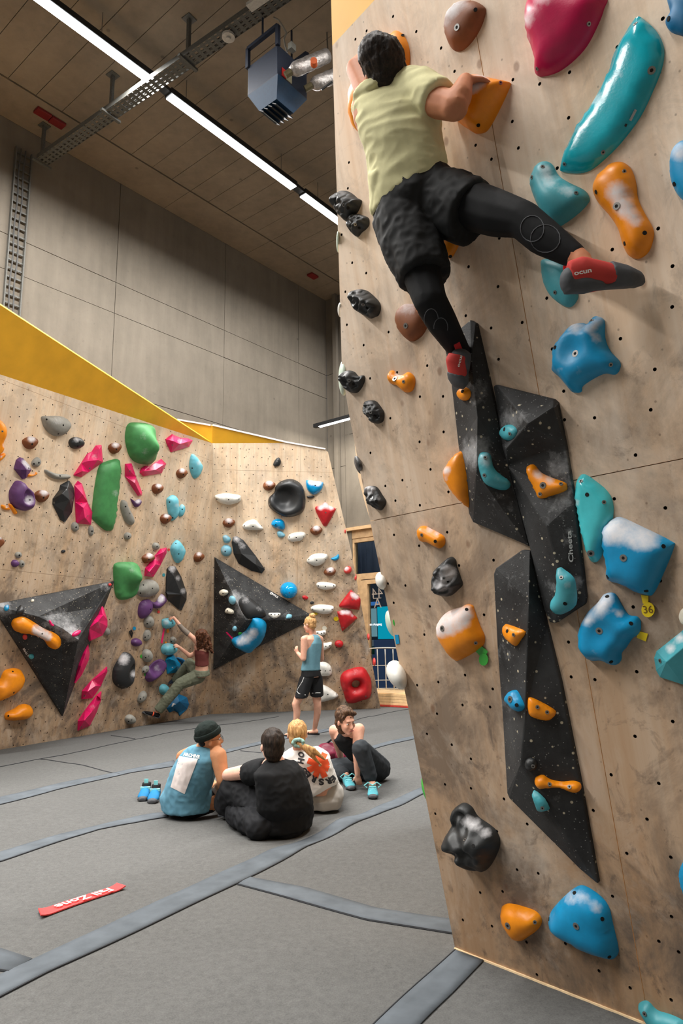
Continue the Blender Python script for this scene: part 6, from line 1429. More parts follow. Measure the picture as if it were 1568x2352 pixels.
# ------------------------------------------------------------------ 1. the climber on the near wall
pc = P(925, 350, 2.68)
t = thing('person', pc, 'climber in pale green t-shirt and black shorts hanging on the near wall, seen from behind', 'person'); CL = t
inw = -W3.n
sd = (P(965, 192, 2.64) - P(830, 222, 2.70)).normalized(); fr = sd.cross((P(897, 215, 2.68) - P(960, 455, 2.70)).normalized()); fr = fr if fr.dot(inw) > 0 else -fr
hc_ = P(884, 168, 2.70); hup = (UP * .92 - RT * .36); hfw = (FW * .9 - RT * .15 + UP * .25)
B = Blob(); head_prims(B, hc_, hfw, hup, 1.0)
B.cap(P(893, 185, 2.72), P(905, 225, 2.70), .056, .064)
tor = [(P(899, 222, 2.70), .165, .08), (P(905, 262, 2.70), .165, .10), (P(918, 320, 2.70), .145, .10), (P(935, 390, 2.71), .135, .095), (P(955, 450, 2.72), .155, .11), (P(965, 485, 2.73), .15, .10)]
B.loft(stations(tor, sd, fr))
B.limb([P(905, 215, 2.70), P(950, 208, 2.67), P(1040, 246, 2.49), P(1056, 222, 2.50), P(1068, 186, 2.55)], [.065, .062, .048, .046, .029])
B.cap(P(1005, 236, 2.55), P(1045, 246, 2.49), .056, .05)
hand_prims(B, P(1064, 188, 2.55), RT * .55 + UP * .25 + FW * .45, W3.n * .5 + UP * .8, .95, 1.35, -1)
B.limb([P(890, 220, 2.70), P(848, 224, 2.73), P(816, 158, 2.82), P(846, 122, 2.93)], [.065, .050, .040, .028])
hand_prims(B, P(848, 115, 2.93), RT * .8 + FW * .4 + UP * .1, UP * .8 - FW * .5, .9, .9, 1)
B.limb([P(925, 480, 2.72), P(985, 695, 2.56), P(1020, 745, 2.62), P(1056, 808, 2.72)], [.088, .058, .056, .034])
B.limb([P(1010, 450, 2.68), P(1195, 503, 2.40), P(1250, 545, 2.36), P(1336, 600, 2.27)], [.09, .060, .056, .034])
B.cap(P(1056, 805, 2.72), P(1062, 840, 2.72), .033, .035); B.cap(P(1330, 597, 2.27), P(1350, 622, 2.25), .033, .035)
body = B.build('body', SK1, t, .0062, 5)
M_TEE = cloth('pale_green_tee', (216, 211, 166), .9)
B = Blob(); tees = [(P(903, 212, 2.70), .120, .06), (P(905, 226, 2.70), .172, .09), (P(912, 266, 2.69), .165, .112), (P(923, 320, 2.68), .150, .120), (P(935, 380, 2.69), .150, .118)]
R = stations(tees, sd, fr)
hd_ = (P(1019, 386, 2.66) - P(852, 488, 2.74)); R.append((P(937, 432, 2.70), hd_.normalized() * .160, fr * .128)); R.append((P(940, 446, 2.70), hd_.normalized() * .160, fr * .13))
B.loft(R, 26)
# tail of the shirt hanging at the left hip
B.loft([(P(882, 410, 2.71), RT * .055, fr * .09), (P(868, 462, 2.73), RT * .024, fr * .07), (P(857, 488, 2.74), RT * .008, fr * .04)])
sl = (P(1008, 238, 2.54) - P(950, 205, 2.66)).normalized(); sx = sl.orthogonal().normalized(); sy = sl.cross(sx)
B.loft([(P(935, 206, 2.68), sx * .082, sy * .082), (P(970, 214, 2.62), sx * .078, sy * .078), (P(1006, 232, 2.555), sx * .072, sy * .072)])
sl = (P(815, 165, 2.78) - P(850, 222, 2.72)).normalized(); sx = sl.orthogonal().normalized(); sy = sl.cross(sx)
B.loft([(P(872, 226, 2.71), sx * .075, sy * .075), (P(842, 220, 2.73), sx * .060, sy * .060)])
shirt = B.build('t_shirt', M_TEE, t, .0075, 5, [(.007, 9, (sd * .7 + UP * .6).normalized()), (.004, 22, sd)])
B = Blob(); M_SHORT = cloth('black_woven_shorts', (34, 35, 36), .7, .12, sc=30)
wx = hd_.normalized()
B.loft([(P(938, 430, 2.70), wx * .158, fr * .122), (P(950, 455, 2.70), wx * .172, fr * .135), (P(962, 495, 2.71), wx * .168, fr * .13)], 24)
l1 = (P(980, 640, 2.60) - P(925, 480, 2.72)).normalized(); a1 = (wx - l1 * wx.dot(l1)).normalized(); b1 = l1.cross(a1)
B.loft([(P(922, 490, 2.71), a1 * .115, b1 * .115), (P(945, 560, 2.66), a1 * .112, b1 * .115), (P(976, 634, 2.61), a1 * .096, b1 * .11)], 22)
l2 = (P(1090, 480, 2.55) - P(1000, 450, 2.68)).normalized(); a2 = (UP - l2 * UP.dot(l2)).normalized(); b2 = l2.cross(a2)
B.loft([(P(985, 465, 2.69), a2 * .125, b2 * .115), (P(1040, 472, 2.62), a2 * .120, b2 * .115), (P(1082, 490, 2.56), a2 * .115, b2 * .112)], 22)
B.build('shorts', M_SHORT, t, .0075, 5, [(.007, 11, UP), (.004, 26, None)])
B = Blob()
B.limb([P(955, 590, 2.64), P(987, 690, 2.555), P(1012, 735, 2.60), P(1055, 806, 2.715)], [.084, .064, .061, .043])
B.limb([P(1060, 465, 2.60), P(1140, 490, 2.48), P(1198, 503, 2.40), P(1248, 545, 2.355), P(1318, 588, 2.29)], [.094, .082, .064, .062, .041])
lg = B.build('leggings', M_LEG, t, .0075, 4)
M_LINE = plain('grey_stitch', (84, 86, 90), .8)
def drape_line(o, pts, r=.0016, lift=.001, mat=None, name='stitch_line'):
    bv = BVHS[o.name]; out = []
    for p in pts:
        d = ray(*p).normalized(); h = bv.ray_cast(CP, d)
        if h[0] is not None: out.append(h[0] - d * lift)
    if len(out) > 2: b = MB(); b.tube(out, r, 5); b.build(name, mat or M_LINE, o)
drape_line(lg, [(1000 + 568 / 1568 * (620 - 0) * 0 + (1222 - 1000) + 27 * math.cos(a), 525 + 30 * math.sin(a)) for a in [k * .35 for k in range(19)]])
drape_line(lg, [(1252 + 34 * math.cos(a), 548 + 32 * math.sin(a)) for a in [k * .35 for k in range(19)]])
drape_line(lg, [(990 + 16 * math.cos(a), 733 + 24 * math.sin(a)) for a in [2.6 + k * .3 for k in range(13)]]); drape_line(lg, [(1012 + 16 * math.cos(a), 752 + 22 * math.sin(a)) for a in [3.0 + k * .3 for k in range(13)]])
M_HB1 = hair_mat('short_dark_hair', (20, 15, 12), (48, 36, 28))
f, u, r = frame(hfw, hup); B = Blob()
B.ell(hc_ + u * .034 - f * .018, r * .085, f * .103, u * .096); B.ell(hc_ - f * .045 - u * .018, r * .074, f * .058, u * .070); B.ell(hc_ - f * .050 - u * .055, r * .060, f * .04, u * .05); B.ell(hc_ + u * .07 - f * .02 - r * .02, r * .07, f * .09, u * .07)
B.build('hair', M_HB1, t, .006, 3, [(.0035, 60, u), (.002, 110, None)])
b = MB(); b.tube([P(1040, 392, 2.60), P(1052, 388, 2.585), P(1066, 392, 2.575), P(1078, 399, 2.57)], .0022, 5); b.build('drawstring', plain('cream_cord', (214, 196, 160), .8), t)
# shoes
s1 = shoe(t, P(1306, 672, 2.215), P(1476, 652, 2.215), UP * .95 + W3.n * .3, .085, M_SRED, M_RUB, s=1.3, cap=True)
b = MB(); b.prism([P(1293, 610, 2.24), P(1345, 615, 2.23), P(1345, 629, 2.23), P(1294, 628, 2.24)], FW * .004); b.build('pull_tab', M_DRED, s1)
s2 = shoe(t, P(1072, 815, 2.66), P(1058, 892, 2.70), -RT * .75 - FW * .35, .100, M_SRED, M_RUB, s=1.05, cap=True)
b = MB(); b.prism([P(1042, 792, 2.63), P(1055, 785, 2.63), P(1062, 803, 2.64), P(1050, 812, 2.64)], FW * .006); b.build('pull_tab', M_DRED, s2)
try: text_on('ocun', 'X', (1318, 628), (1358, 620), 15, M_WHITE, s1, bold=.03, lift=.002)
except Exception: pass
try: text_on('ocun', 'X', (1052, 843), (1060, 812), 9, M_WHITE, s2, bold=.03, lift=.002)
except Exception: pass
# ------------------------------------------------------------------ 2. man with beanie
def PX(c):
    x0, y0, s = c; return lambda x, y, d: P(x0 + x * s, y0 + y * s, d)
def floor_at(p, h): q = Vector(p); q.z = fz(q.x, q.y) + h; return q
Q = PX((300, 1600, .2041))
pc = floor_at(Q(600, 1290, 5.5), 0); fwd = (FW * .8 + RT * .6); fwd.z = 0; fwd.normalize(); sdv = fwd.cross(Vector((0, 0, 1)))
t = thing('person', pc, 'man in dark beanie, glasses and sleeveless blue shirt sitting on the mat', 'person')
pel = floor_at(Q(615, 1230, 5.52), .12)
stn = [(pel, .185, .13), (Q(650, 1050, 5.50), .165, .115), (Q(700, 860, 5.47), .185, .12), (Q(765, 690, 5.45), .195, .105), (Q(800, 600, 5.44), .12, .06)]
hc = Q(885, 478, 5.42); hf = (RT * .93 + FW * .36 + UP * .02); hu = UP * .98 - RT * .12
B = Blob(); head_prims(B, hc, hf, hu, .98); B.cap(hc - hu.normalized() * .05 - hf.normalized() * .02, Q(810, 590, 5.44), .052, .062)
B.loft(stations(stn, sdv, fwd))
shR = Q(985, 665, 5.36); B.limb([Q(900, 640, 5.42), shR, Q(1035, 930, 5.30), Q(1035, 1000, 5.42), Q(965, 1010, 5.62)], [.07, .068, .050, .045, .030])
shL = Q(590, 680, 5.62); B.limb([Q(700, 640, 5.5), shL, Q(640, 900, 5.95), Q(900, 1010, 5.85)], [.065, .06, .046, .030])
hand_prims(B, Q(970, 1010, 5.62), -RT * .5 + FW * .5 + UP * .1, UP * .6 + FW * -.5, .9, .8, 1)
hand_prims(B, Q(900, 1005, 5.82), RT * .8 - UP * .2, UP * .7 - FW * .4, .9, .8, -1)
kR = floor_at(Q(1060, 1150, 5.62), .12); B.limb([pel + sdv * .09, kR, floor_at(Q(800, 1200, 6.05), .07)], [.095, .062, .04])
kL = floor_at(Q(620, 1150, 6.1), .13); B.limb([pel - sdv * .09, kL, floor_at(Q(900, 1200, 6.05), .07)], [.095, .062, .04])
body = B.build('body', SK3, t, .0085, 4)
face_parts(hc, hf, hu, body, .98, brow=(30, 24, 20), iris=(30, 22, 18))
M_BSH = cloth('dusty_blue_jersey', (98, 146, 168), .9)
B = Blob(); B.loft([(pel - Vector((0, 0, .06)), sdv * .215, fwd * .16), (pel + Vector((0, 0, .03)), sdv * .225, fwd * .175), (Q(640, 1050, 5.5), sdv * .205, fwd * .155), (Q(700, 860, 5.47), sdv * .205, fwd * .145), (Q(762, 700, 5.45), sdv * .190, fwd * .13), (Q(785, 610, 5.45), sdv * .150, fwd * .09), (Q(805, 560, 5.44), sdv * .085, fwd * .072)], 26)
shirt = B.build('sleeveless_shirt', M_BSH, t, .009, 4, [(.009, 7, (UP * .8 + RT * .3).normalized()), (.004, 20, None)])
B = Blob(); B.cap(pel + sdv * .08, kR.lerp(pel, .42), .118, .098); B.cap(pel - sdv * .08, kL.lerp(pel, .42), .118, .098); B.build('shorts', cloth('black_shorts', (26, 26, 28), .8), t, .01, 4, [(.004, 20, None)])
qx = lambda x, y: (300 + x * .2041, 1600 + y * .2041)
decal_grid(shirt, [qx(545, 670), qx(757, 700), qx(606, 1098), qx(448, 1018)], 16, cloth('white_photo_print', (228, 216, 212), .85, .05), 'back_print')
text_on('ARCHIVE', 'X', qx(590, 648), qx(775, 680), 10.5, M_WHITE, shirt, bold=.045, lift=.006)
M_BEAN = cloth('dark_green_knit', (30, 38, 36), .95, .1, sc=90)
f, u, r = frame(hf, hu); bu_ = (u + f * -.32).normalized(); bf = (f - bu_ * f.dot(bu_)).normalized(); c0 = hc + u * .046 - f * .014
B = Blob(); B.ell(c0 + bu_ * .022, r * .086, bf * .102, bu_ * .080); bn = B.build('beanie', M_BEAN, t, .006, 3, [(.002, 60, None)])
cut = [v for v in bn.data.vertices if (v.co + ORG[bn.name] - (c0 - bu_ * .012)).dot(bu_) < 0]
bm = bmesh.new(); bm.from_mesh(bn.data); bm.verts.ensure_lookup_table(); bmesh.ops.delete(bm, geom=[bm.verts[v.index] for v in cut], context='VERTS'); bm.to_mesh(bn.data); bm.free()
B = Blob(); B.loft([(c0 - bu_ * .028, r * .090, bf * .106), (c0 + bu_ * .000, r * .095, bf * .112), (c0 + bu_ * .022, r * .092, bf * .108)], 24); B.build('folded_brim', M_BEAN, bn, .006, 2)
B = Blob(); B.ell(hc - f * .055 - u * .01, r * .064, f * .036, u * .040); B.build('hair', hair_mat('black_hair', (10, 9, 9), (30, 26, 24)), t, .007, 2)
b = MB()
for q in (-1, 1):
    e = hc + f * .100 + r * q * .034; b.tube([e + r * .024 * math.cos(a) + u * .020 * math.sin(a) for a in [k * math.pi / 8 for k in range(17)]], .0016, 5, False)
    b.tube([e + r * q * .024 + u * .006, hc + r * q * .078 + f * .0 + u * .008], .0014, 5)
b.tube([hc + f * .103 - r * .010, hc + f * .103 + r * .010], .0014, 5); b.build('glasses', plain('dark_wire', (40, 38, 38), .4), t)
# pair of climbing shoes standing behind him
for cx, cy, lab in ((128, 1110, 'left shoe of the empty blue and grey climbing pair on the mat'), (238, 1140, 'right shoe of the empty blue and grey climbing pair on the mat')):
    toe = floor_at(Q(cx, cy + 60, 5.95), .0); G_ = G(300 + cx * .2041, 1600 + (cy + 68) * .2041); toe = Vector((G_.x, G_.y, fz(G_.x, G_.y) + .004)); dd_ = Vector((FW.x, FW.y, 0)).normalized() + Vector((-.1, 0, 0)); dd_.normalize()
    rt = thing('climbing_shoe', toe, lab, 'shoe', 'pair of empty climbing shoes')
    M_SB = cloth('bright_blue_suede', (30, 112, 160), .7); sh = shoe(rt, toe + dd_ * .235 + Vector((0, 0, .012)), toe, Vector((0, 0, 1)), .105, M_SB, M_RUB, name='upper', s=1.25)
    B = Blob(); hh_ = toe + dd_ * .20 + Vector((0, 0, .085)); X_ = dd_.cross(Vector((0, 0, 1))); B.loft([(hh_ - dd_ * .03 - Vector((0, 0, .03)), X_ * .042, dd_ * .055), (hh_ + dd_ * .01 + Vector((0, 0, .035)), X_ * .040, dd_ * .05)]); B.build('padded_cuff', cloth('black_lining', (24, 24, 26), .9), rt, .005, 2)
    b = MB(); b.box(hh_ + Vector((0, 0, .045)) + dd_ * -.02, X_ * .035, dd_ * .008, Vector((0, 0, .05))); b.box(hh_ - dd_ * .06 + Vector((0, 0, 0.0)), X_ * .085, dd_ * .03, Vector((0, 0, .02))); b.build('pull_loop', cloth('aqua_webbing', (130, 204, 208), .7), rt)
# ------------------------------------------------------------------ 3. person in black t-shirt
Q = PX((480, 1620, .26786)); qx = lambda x, y: (480 + x * .26786, 1620 + y * .26786)
fwd = (FW * .8 - RT * .6); fwd.z = 0; fwd.normalize(); sdv = fwd.cross(Vector((0, 0, 1)))
pel = floor_at(Q(645, 1010, 5.05), .13); t = thing('person', floor_at(pel, 0), 'dark-haired person in black t-shirt and black trousers sitting with back turned', 'person')
hc = Q(538, 345, 5.02); hf = FW * .88 - RT * .42 - UP * .12; hu = UP * 1.0 + FW * .15
B = Blob(); head_prims(B, hc, hf, hu, 1.02); B.cap(hc - Vector((0, 0, .06)), Q(590, 510, 5.02), .052, .065)
stn = [(pel, .18, .13), (Q(650, 850, 5.0), .165, .12), (Q(635, 690, 4.98), .185, .125), (Q(600, 560, 5.0), .195, .10), (Q(590, 500, 5.0), .11, .06)]
B.loft(stations(stn, sdv, fwd))
B.limb([Q(520, 540, 5.05), Q(400, 555, 5.12), Q(165, 595, 5.25), Q(130, 640, 5.45), Q(95, 680, 5.55)], [.07, .062, .048, .042, .028])
hand_prims(B, Q(110, 670, 5.53), -RT * .6 - UP * .7, -FW * .7 - RT * .3, .9, .6, 1)
B.limb([Q(690, 590, 5.06), Q(735, 630, 5.12), Q(700, 720, 5.5)], [.055, .052, .045])
kA = Q(205, 720, 5.28); aA = floor_at(Q(160, 870, 5.38), .09); kB = floor_at(Q(430, 1050, 4.92), .095); aB = floor_at(Q(180, 960, 5.3), .07)
B.limb([pel - sdv * .08, kA, aA], [.10, .06, .038]); B.limb([pel + sdv * .05, kB, aB], [.10, .06, .038])
body = B.build('body', SK4, t, .0085, 4)
B = Blob(); B.loft([(pel - Vector((0, 0, .085)), sdv * .215, fwd * .165), (pel + Vector((0, 0, .02)), sdv * .225, fwd * .180), (Q(650, 850, 4.98), sdv * .210, fwd * .165), (Q(640, 690, 4.97), sdv * .205, fwd * .150), (Q(605, 565, 4.98), sdv * .205, fwd * .12), (Q(590, 500, 5.0), sdv * .12, fwd * .085), (Q(575, 468, 5.02), sdv * .075, fwd * .070)], 26)
sl = (Q(330, 580, 5.16) - Q(480, 540, 5.05)).normalized(); sx = sl.orthogonal().normalized(); sy = sl.cross(sx)
B.loft([(Q(500, 560, 5.05), sx * .085, sy * .085), (Q(400, 570, 5.11), sx * .082, sy * .082), (Q(322, 592, 5.16), sx * .078, sy * .078)])
sl = (Q(760, 620, 5.05) - Q(690, 560, 4.98)).normalized(); sx = sl.orthogonal().normalized(); sy = sl.cross(sx)
B.loft([(Q(670, 575, 4.99), sx * .09, sy * .09), (Q(730, 640, 5.06), sx * .09, sy * .09), (Q(735, 690, 5.2), sx * .08, sy * .08)])
B.build('t_shirt', M_BLK, t, .009, 4, [(.010, 6, (UP * .6 + RT * .6).normalized()), (.004, 18, None)])
B = Blob(); M_TR = cloth('black_corduroy', (32, 33, 36), .75, .15)
sl = (aA - kA).normalized(); sx = sl.orthogonal().normalized(); sy = sl.cross(sx)
B.limb([pel - sdv * .07, kA + Vector((0, 0, .01))], [.13, .098]); B.loft([(kA, sx * .098, sy * .098), (kA.lerp(aA, .5), sx * .10, sy * .10), (kA.lerp(aA, .88), sx * .108, sy * .108)])
B.limb([pel + sdv * .02, kB, aB.lerp(kB, .25)], [.13, .098, .088]); B.cap(pel, pel + Vector((0, 0, -.03)), .16, .16)
B.build('trousers', M_TR, t, .009, 4, [(.014, 7, (UP * .7 - RT * .4).normalized()), (.006, 20, None)])
f, u, r = frame(hf, hu); B = Blob(); B.ell(hc + u * .036 - f * .016, r * .087, f * .102, u * .098); B.ell(hc - f * .045 - u * .02, r * .078, f * .060, u * .080); B.ell(hc - f * .052 - u * .07, r * .058, f * .036, u * .045)
B.build('hair', hair_mat('dark_brown_hair', (22, 17, 14), (60, 48, 40)), t, .006, 3, [(.004, 30, u)])
rt = shoe(t, aA + Vector((0, 0, -.07)) + RT * .06, floor_at(Q(85, 915, 5.42), .02), Vector((0, 0, 1)), .095, cloth('yellow_grey_suede', (196, 190, 110), .8), M_RUB, s=1.0, strap=(cloth('orange_strap', (226, 150, 84), .7), (.35,)))
rt = shoe(t, aB + RT * .12 + Vector((0, 0, -.05)), aB - RT * .09 + Vector((0, 0, -.04)), Vector((0, 0, 1)), .09, cloth('black_lining', (24, 24, 26), .9), M_RUB, s=.9)
# ------------------------------------------------------------------ 4. blonde woman, white cropped t-shirt
Q = PX((650, 1650, .1467)); qx = lambda x, y: (650 + x * .1467, 1650 + y * .1467)
fwd = Vector((FW.x + .12, FW.y, 0)).normalized(); sdv = fwd.cross(Vector((0, 0, 1)))
pel = floor_at(Q(600, 1330, 5.72), .13); t = thing('person', floor_at(pel, 0), 'woman with long blonde ponytail and white printed cropped t-shirt sitting with back turned', 'person')
hc = Q(222, 245, 5.62); hf = FW * .98 - RT * .05 - UP * .1; hu = UP
B = Blob(); head_prims(B, hc, hf, hu, .97); B.cap(hc - Vector((0, 0, .06)) - FW * .01, Q(250, 480, 5.64), .045, .055)
ss = (sdv * .97 + Vector((0, 0, .12))).normalized()
stn = [(pel, .158, .118), (Q(560, 1130, 5.72), .135, .10), (Q(480, 900, 5.68), .145, .11), (Q(370, 640, 5.64), .165, .09), (Q(300, 520, 5.64), .10, .055)]
B.loft(stations(stn, ss, fwd))
B.limb([Q(330, 600, 5.64), Q(85, 640, 5.66), Q(60, 900, 5.85), Q(260, 1000, 6.05)], [.06, .052, .042, .026]); B.limb([Q(480, 600, 5.64), Q(590, 600, 5.68), Q(640, 900, 5.9), Q(480, 1000, 6.1)], [.06, .052, .042, .026])
kL = floor_at(Q(250, 1250, 6.05), .13); kR = floor_at(Q(700, 1200, 6.12), .12); mid = floor_at(Q(480, 1200, 6.25), .06)
B.limb([pel - sdv * .08, kL, mid], [.09, .056, .036]); B.limb([pel + sdv * .08, kR, mid + sdv * .1], [.09, .056, .036])
body = B.build('body', SK2, t, .0085, 4)
M_WTEE = cloth('white_jersey', (232, 230, 226), .9, .02)
B = Blob(); B.loft([(Q(575, 1130, 5.70), (ss * .94 + Vector((0, 0, .30))).normalized() * .172, fwd * .155), (Q(525, 1000, 5.68), ss * .172, fwd * .15), (Q(470, 850, 5.66), ss * .172, fwd * .145), (Q(385, 650, 5.64), ss * .178, fwd * .125), (Q(320, 540, 5.64), ss * .13, fwd * .085), (Q(270, 480, 5.64), ss * .07, fwd * .065)], 26)
for a_, b_ in ((Q(250, 600, 5.64), Q(95, 660, 5.66)), (Q(480, 600, 5.64), Q(590, 650, 5.70))):
    sl = (b_ - a_).normalized(); sx = sl.orthogonal().normalized(); sy = sl.cross(sx); B.loft([(a_, sx * .085, sy * .085), (b_, sx * .078, sy * .078), (b_ + sl * .04, sx * .07, sy * .07)])
shirt = B.build('cropped_t_shirt', M_WTEE, t, .008, 4, [(.006, 8, (UP * .7 + RT * .4).normalized()), (.003, 20, None)])
M_RP = cloth('orange_red_print', (232, 92, 54), .9, .03)
ac = Vector((575, 735))
for k in range(8):
    a = math.radians(22 + 45 * k); d = Vector((math.cos(a), math.sin(a))); n_ = Vector((-d.y, d.x)); q0, q1 = ac + d * 20, ac + d * (205 if math.cos(a) < .5 else 150)
    decal_grid(shirt, [qx(*(q0 + n_ * 42)), qx(*(q1 + n_ * 48)), qx(*(q1 - n_ * 48)), qx(*(q0 - n_ * 42))], 6, M_RP, 'asterisk_arm', .005)
M_INK = plain('dark_ink', (52, 52, 56), .8)
for ch, x, y in (('O', 287, 570), ('H', 282, 668), ('D', 330, 815), ('E', 385, 880), ('R', 478, 945), ('S', 597, 990), ('R', 708, 980), ('E', 782, 945)):
    rr = (Vector((x, y)) - ac).normalized(); d = Vector((-rr.y, rr.x)); o_ = Vector((x, y)); w_ = 42
    try: text_on(ch, 'X', qx(*(o_ - d * w_)), qx(*(o_ + d * w_)), 19, M_INK, shirt, bold=.06, lift=.006)
    except Exception: pass
B = Blob(); M_SWT = cloth('light_grey_sweatpants', (176, 172, 166), .95, .05)
B.loft([(pel - Vector((0, 0, .10)), sdv * .165, fwd * .13), (pel - Vector((0, 0, .03)), sdv * .185, fwd * .148), (pel + Vector((0, 0, .012)), sdv * .17, fwd * .132)])
for q, k_ in ((-1, kL), (1, kR)): B.limb([pel + sdv * .08 * q, k_, mid + sdv * .05 * q + Vector((0, 0, .02))], [.115, .085, .06])
B.build('sweatpants', M_SWT, t, .009, 4, [(.005, 14, UP)])
f, u, r = frame(hf, hu); B = Blob(); B.ell(hc + u * .030 - f * .012, r * .083, f * .100, u * .094); B.ell(hc - f * .045 - u * .025, r * .070, f * .055, u * .070); 
M_BLO = hair_mat('blonde_hair', (146, 104, 62), (224, 178, 120)); B.build('hair', M_BLO, t, .006, 3, [(.003, 34, u)])
tie = Q(238, 378, 5.47)
B = Blob(); B.cap(tie, Q(320, 450, 5.46), .018, .026)
for k, (ex, ey, mx, my) in enumerate(((600, 735, 430, 560), (660, 650, 480, 520), (560, 690, 420, 545), (640, 620, 470, 490))):
    B.limb([Q(300 + k * 8, 430, 5.46), Q(mx, my, 5.44), Q(ex, ey, 5.47)], [.020, .018, .005])
B.build('ponytail', M_BLO, t, .006, 2, [(.003, 40, (RT * .7 - UP * .6).normalized())])
b = Blob(); n_ = 14
for k in range(n_): a = 2 * math.pi * k / n_; a2 = 2 * math.pi * (k + 1) / n_; c_ = lambda q, w_: tie + RT * .040 * math.cos(q) + UP * .026 * math.sin(q) - FW * (.004 + .006 * w_); b.cap(c_(a, k % 2), c_(a2, (k + 1) % 2), .015 + .003 * (k % 2), .013)
b.build('scrunchie', cloth('mint_scrunchie', (136, 172, 164), .9), t, .005, 1)
# ------------------------------------------------------------------ 5. short-haired woman in black top
Q = PX((740, 1610, .09778)); fwd = (-FW * .8 - RT * .45); fwd.z = 0; fwd.normalize(); sdv = fwd.cross(Vector((0, 0, 1)))
pel = floor_at(Q(1180, 1600, 6.85), .13); t = thing('person', floor_at(pel, 0), 'woman with short brown hair, black top and charcoal leggings sitting, one knee raised', 'person')
hc = Q(552, 462, 6.44); hf = -FW * .80 + RT * .56 - UP * .10; hu = UP * 1 - RT * .06
B = Blob(); head_prims(B, hc, hf, hu, 1.02); B.cap(hc - UP * .07 + FW * .02, Q(555, 770, 6.66), .047, .052)
sh_ = (Q(850, 660, 6.58) - Q(265, 680, 6.72)).normalized(); fr_ = sh_.cross(Vector((0, 0, 1))); fr_ = fr_ if fr_.dot(FW) < 0 else -fr_
stn = [(pel, .165, .125), (Q(960, 1380, 6.78), .125, .10), (Q(720, 1100, 6.72), .135, .105), (Q(590, 880, 6.68), .145, .10), (Q(560, 740, 6.66), .13, .06)]
B.loft(stations(stn, sh_, fr_))
B.limb([Q(430, 700, 6.70), Q(275, 690, 6.74), Q(390, 1130, 6.98), Q(465, 1470, 7.30)], [.052, .055, .040, .026]); hand_prims(B, Q(468, 1475, 7.3), RT * .2 - UP * .5 + FW * .5, UP * .5 - FW * .6, .85, .3, 1)
B.limb([Q(720, 720, 6.60), Q(858, 665, 6.58), Q(810, 1200, 6.42), Q(825, 1720, 6.42)], [.055, .060, .043, .027]); hand_prims(B, Q(828, 1730, 6.42), RT * .15 - UP * .9, -FW * .8, .85, .5, -1)
kU = Q(900, 1120, 6.22); aU = Q(1150, 1820, 6.20); kD = floor_at(Q(180, 1680, 7.0), .10); aD = floor_at(Q(560, 1900, 6.6), .09)
B.limb([pel + Vector((.07, 0, 0)), kU, aU], [.09, .058, .036]); B.limb([pel - Vector((.08, 0, 0)), kD, aD], [.09, .058, .036]); B.cap(aU, Q(1175, 1960, 6.16), .033, .035)
body = B.build('body', SK2, t, .0085, 4); face_parts(hc, hf, hu, body, 1.02, brow=(120, 88, 70), iris=(70, 52, 40))
B = Blob(); B.loft([(pel + Vector((0, 0, .05)), sh_ * .17, fr_ * .13), (Q(960, 1380, 6.78), sh_ * .133, fr_ * .112), (Q(720, 1100, 6.72), sh_ * .146, fr_ * .120), (Q(590, 900, 6.68), sh_ * .140, fr_ * .118), (Q(560, 800, 6.66), sh_ * .085, fr_ * .085), (Q(545, 660, 6.66), sh_ * .058, fr_ * .058)], 24)
B.build('sleeveless_top', M_BLK, t, .008, 4, [(.004, 14, None)])
B = Blob(); B.cap(pel, pel - Vector((0, 0, .03)), .15, .14); B.limb([pel + Vector((.07, 0, -.01)), kU, kU.lerp(aU, .92)], [.115, .082, .062]); B.limb([pel - Vector((.08, 0, 0)), kD, kD.lerp(aD, .9)], [.115, .082, .066])
B.build('leggings', M_CHAR, t, .009, 4, [(.004, 14, None)])
f, u, r = frame(hf, hu); B = Blob(); B.ell(hc + u * .046 - f * .026, r * .088, f * .094, u * .088); B.ell(hc - f * .05 - u * .03, r * .080, f * .058, u * .080); B.ell(hc - f * .05 - u * .10, r * .05, f * .035, u * .05); B.cap(hc + u * .10 + f * .045 + r * .03, hc + u * .075 + f * .055 - r * .06, .022, .014); B.cap(hc + u * .10 + f * .045, hc + u * .055 + f * .045 + r * .074, .020, .012)
B.build('hair', hair_mat('brown_wavy_hair', (46, 32, 24), (112, 82, 58)), t, .006, 2, [(.006, 16, None), (.004, 34, None)])
M_AQ = cloth('aqua_shoe_fabric', (84, 160, 172), .7)
for hl, to, lace in ((Q(1175, 1960, 6.20), Q(1190, 2170, 5.98), 1), (floor_at(aD, .03), floor_at(Q(690, 1960, 6.35), .02), 1)):
    to = floor_at(to, .012); hl2 = floor_at(hl, .012); rt = shoe(t, hl2, to, Vector((0, 0, 1)), .10, M_AQ, M_RUB, s=1.05)
    b = MB(); d_ = (to - hl2); m_ = hl2 + d_ * .35 + Vector((0, 0, .085)); x_ = d_.cross(Vector((0, 0, 1))).normalized()
    for s_ in (-1, 1): b.tube([m_, m_ + x_ * .04 * s_ + Vector((0, 0, .025)), m_ + x_ * .075 * s_ + Vector((0, 0, .0)), m_ + x_ * .05 * s_ - Vector((0, 0, .02))], .006, 6)
    for k in range(3): c_ = hl2 + d_ * (.42 + .1 * k) + Vector((0, 0, .075 - .012 * k)); b.tube([c_ - x_ * .03, c_ + x_ * .03], .005, 5)
    b.build('laces', cloth('aqua_webbing', (130, 204, 208), .7), rt)
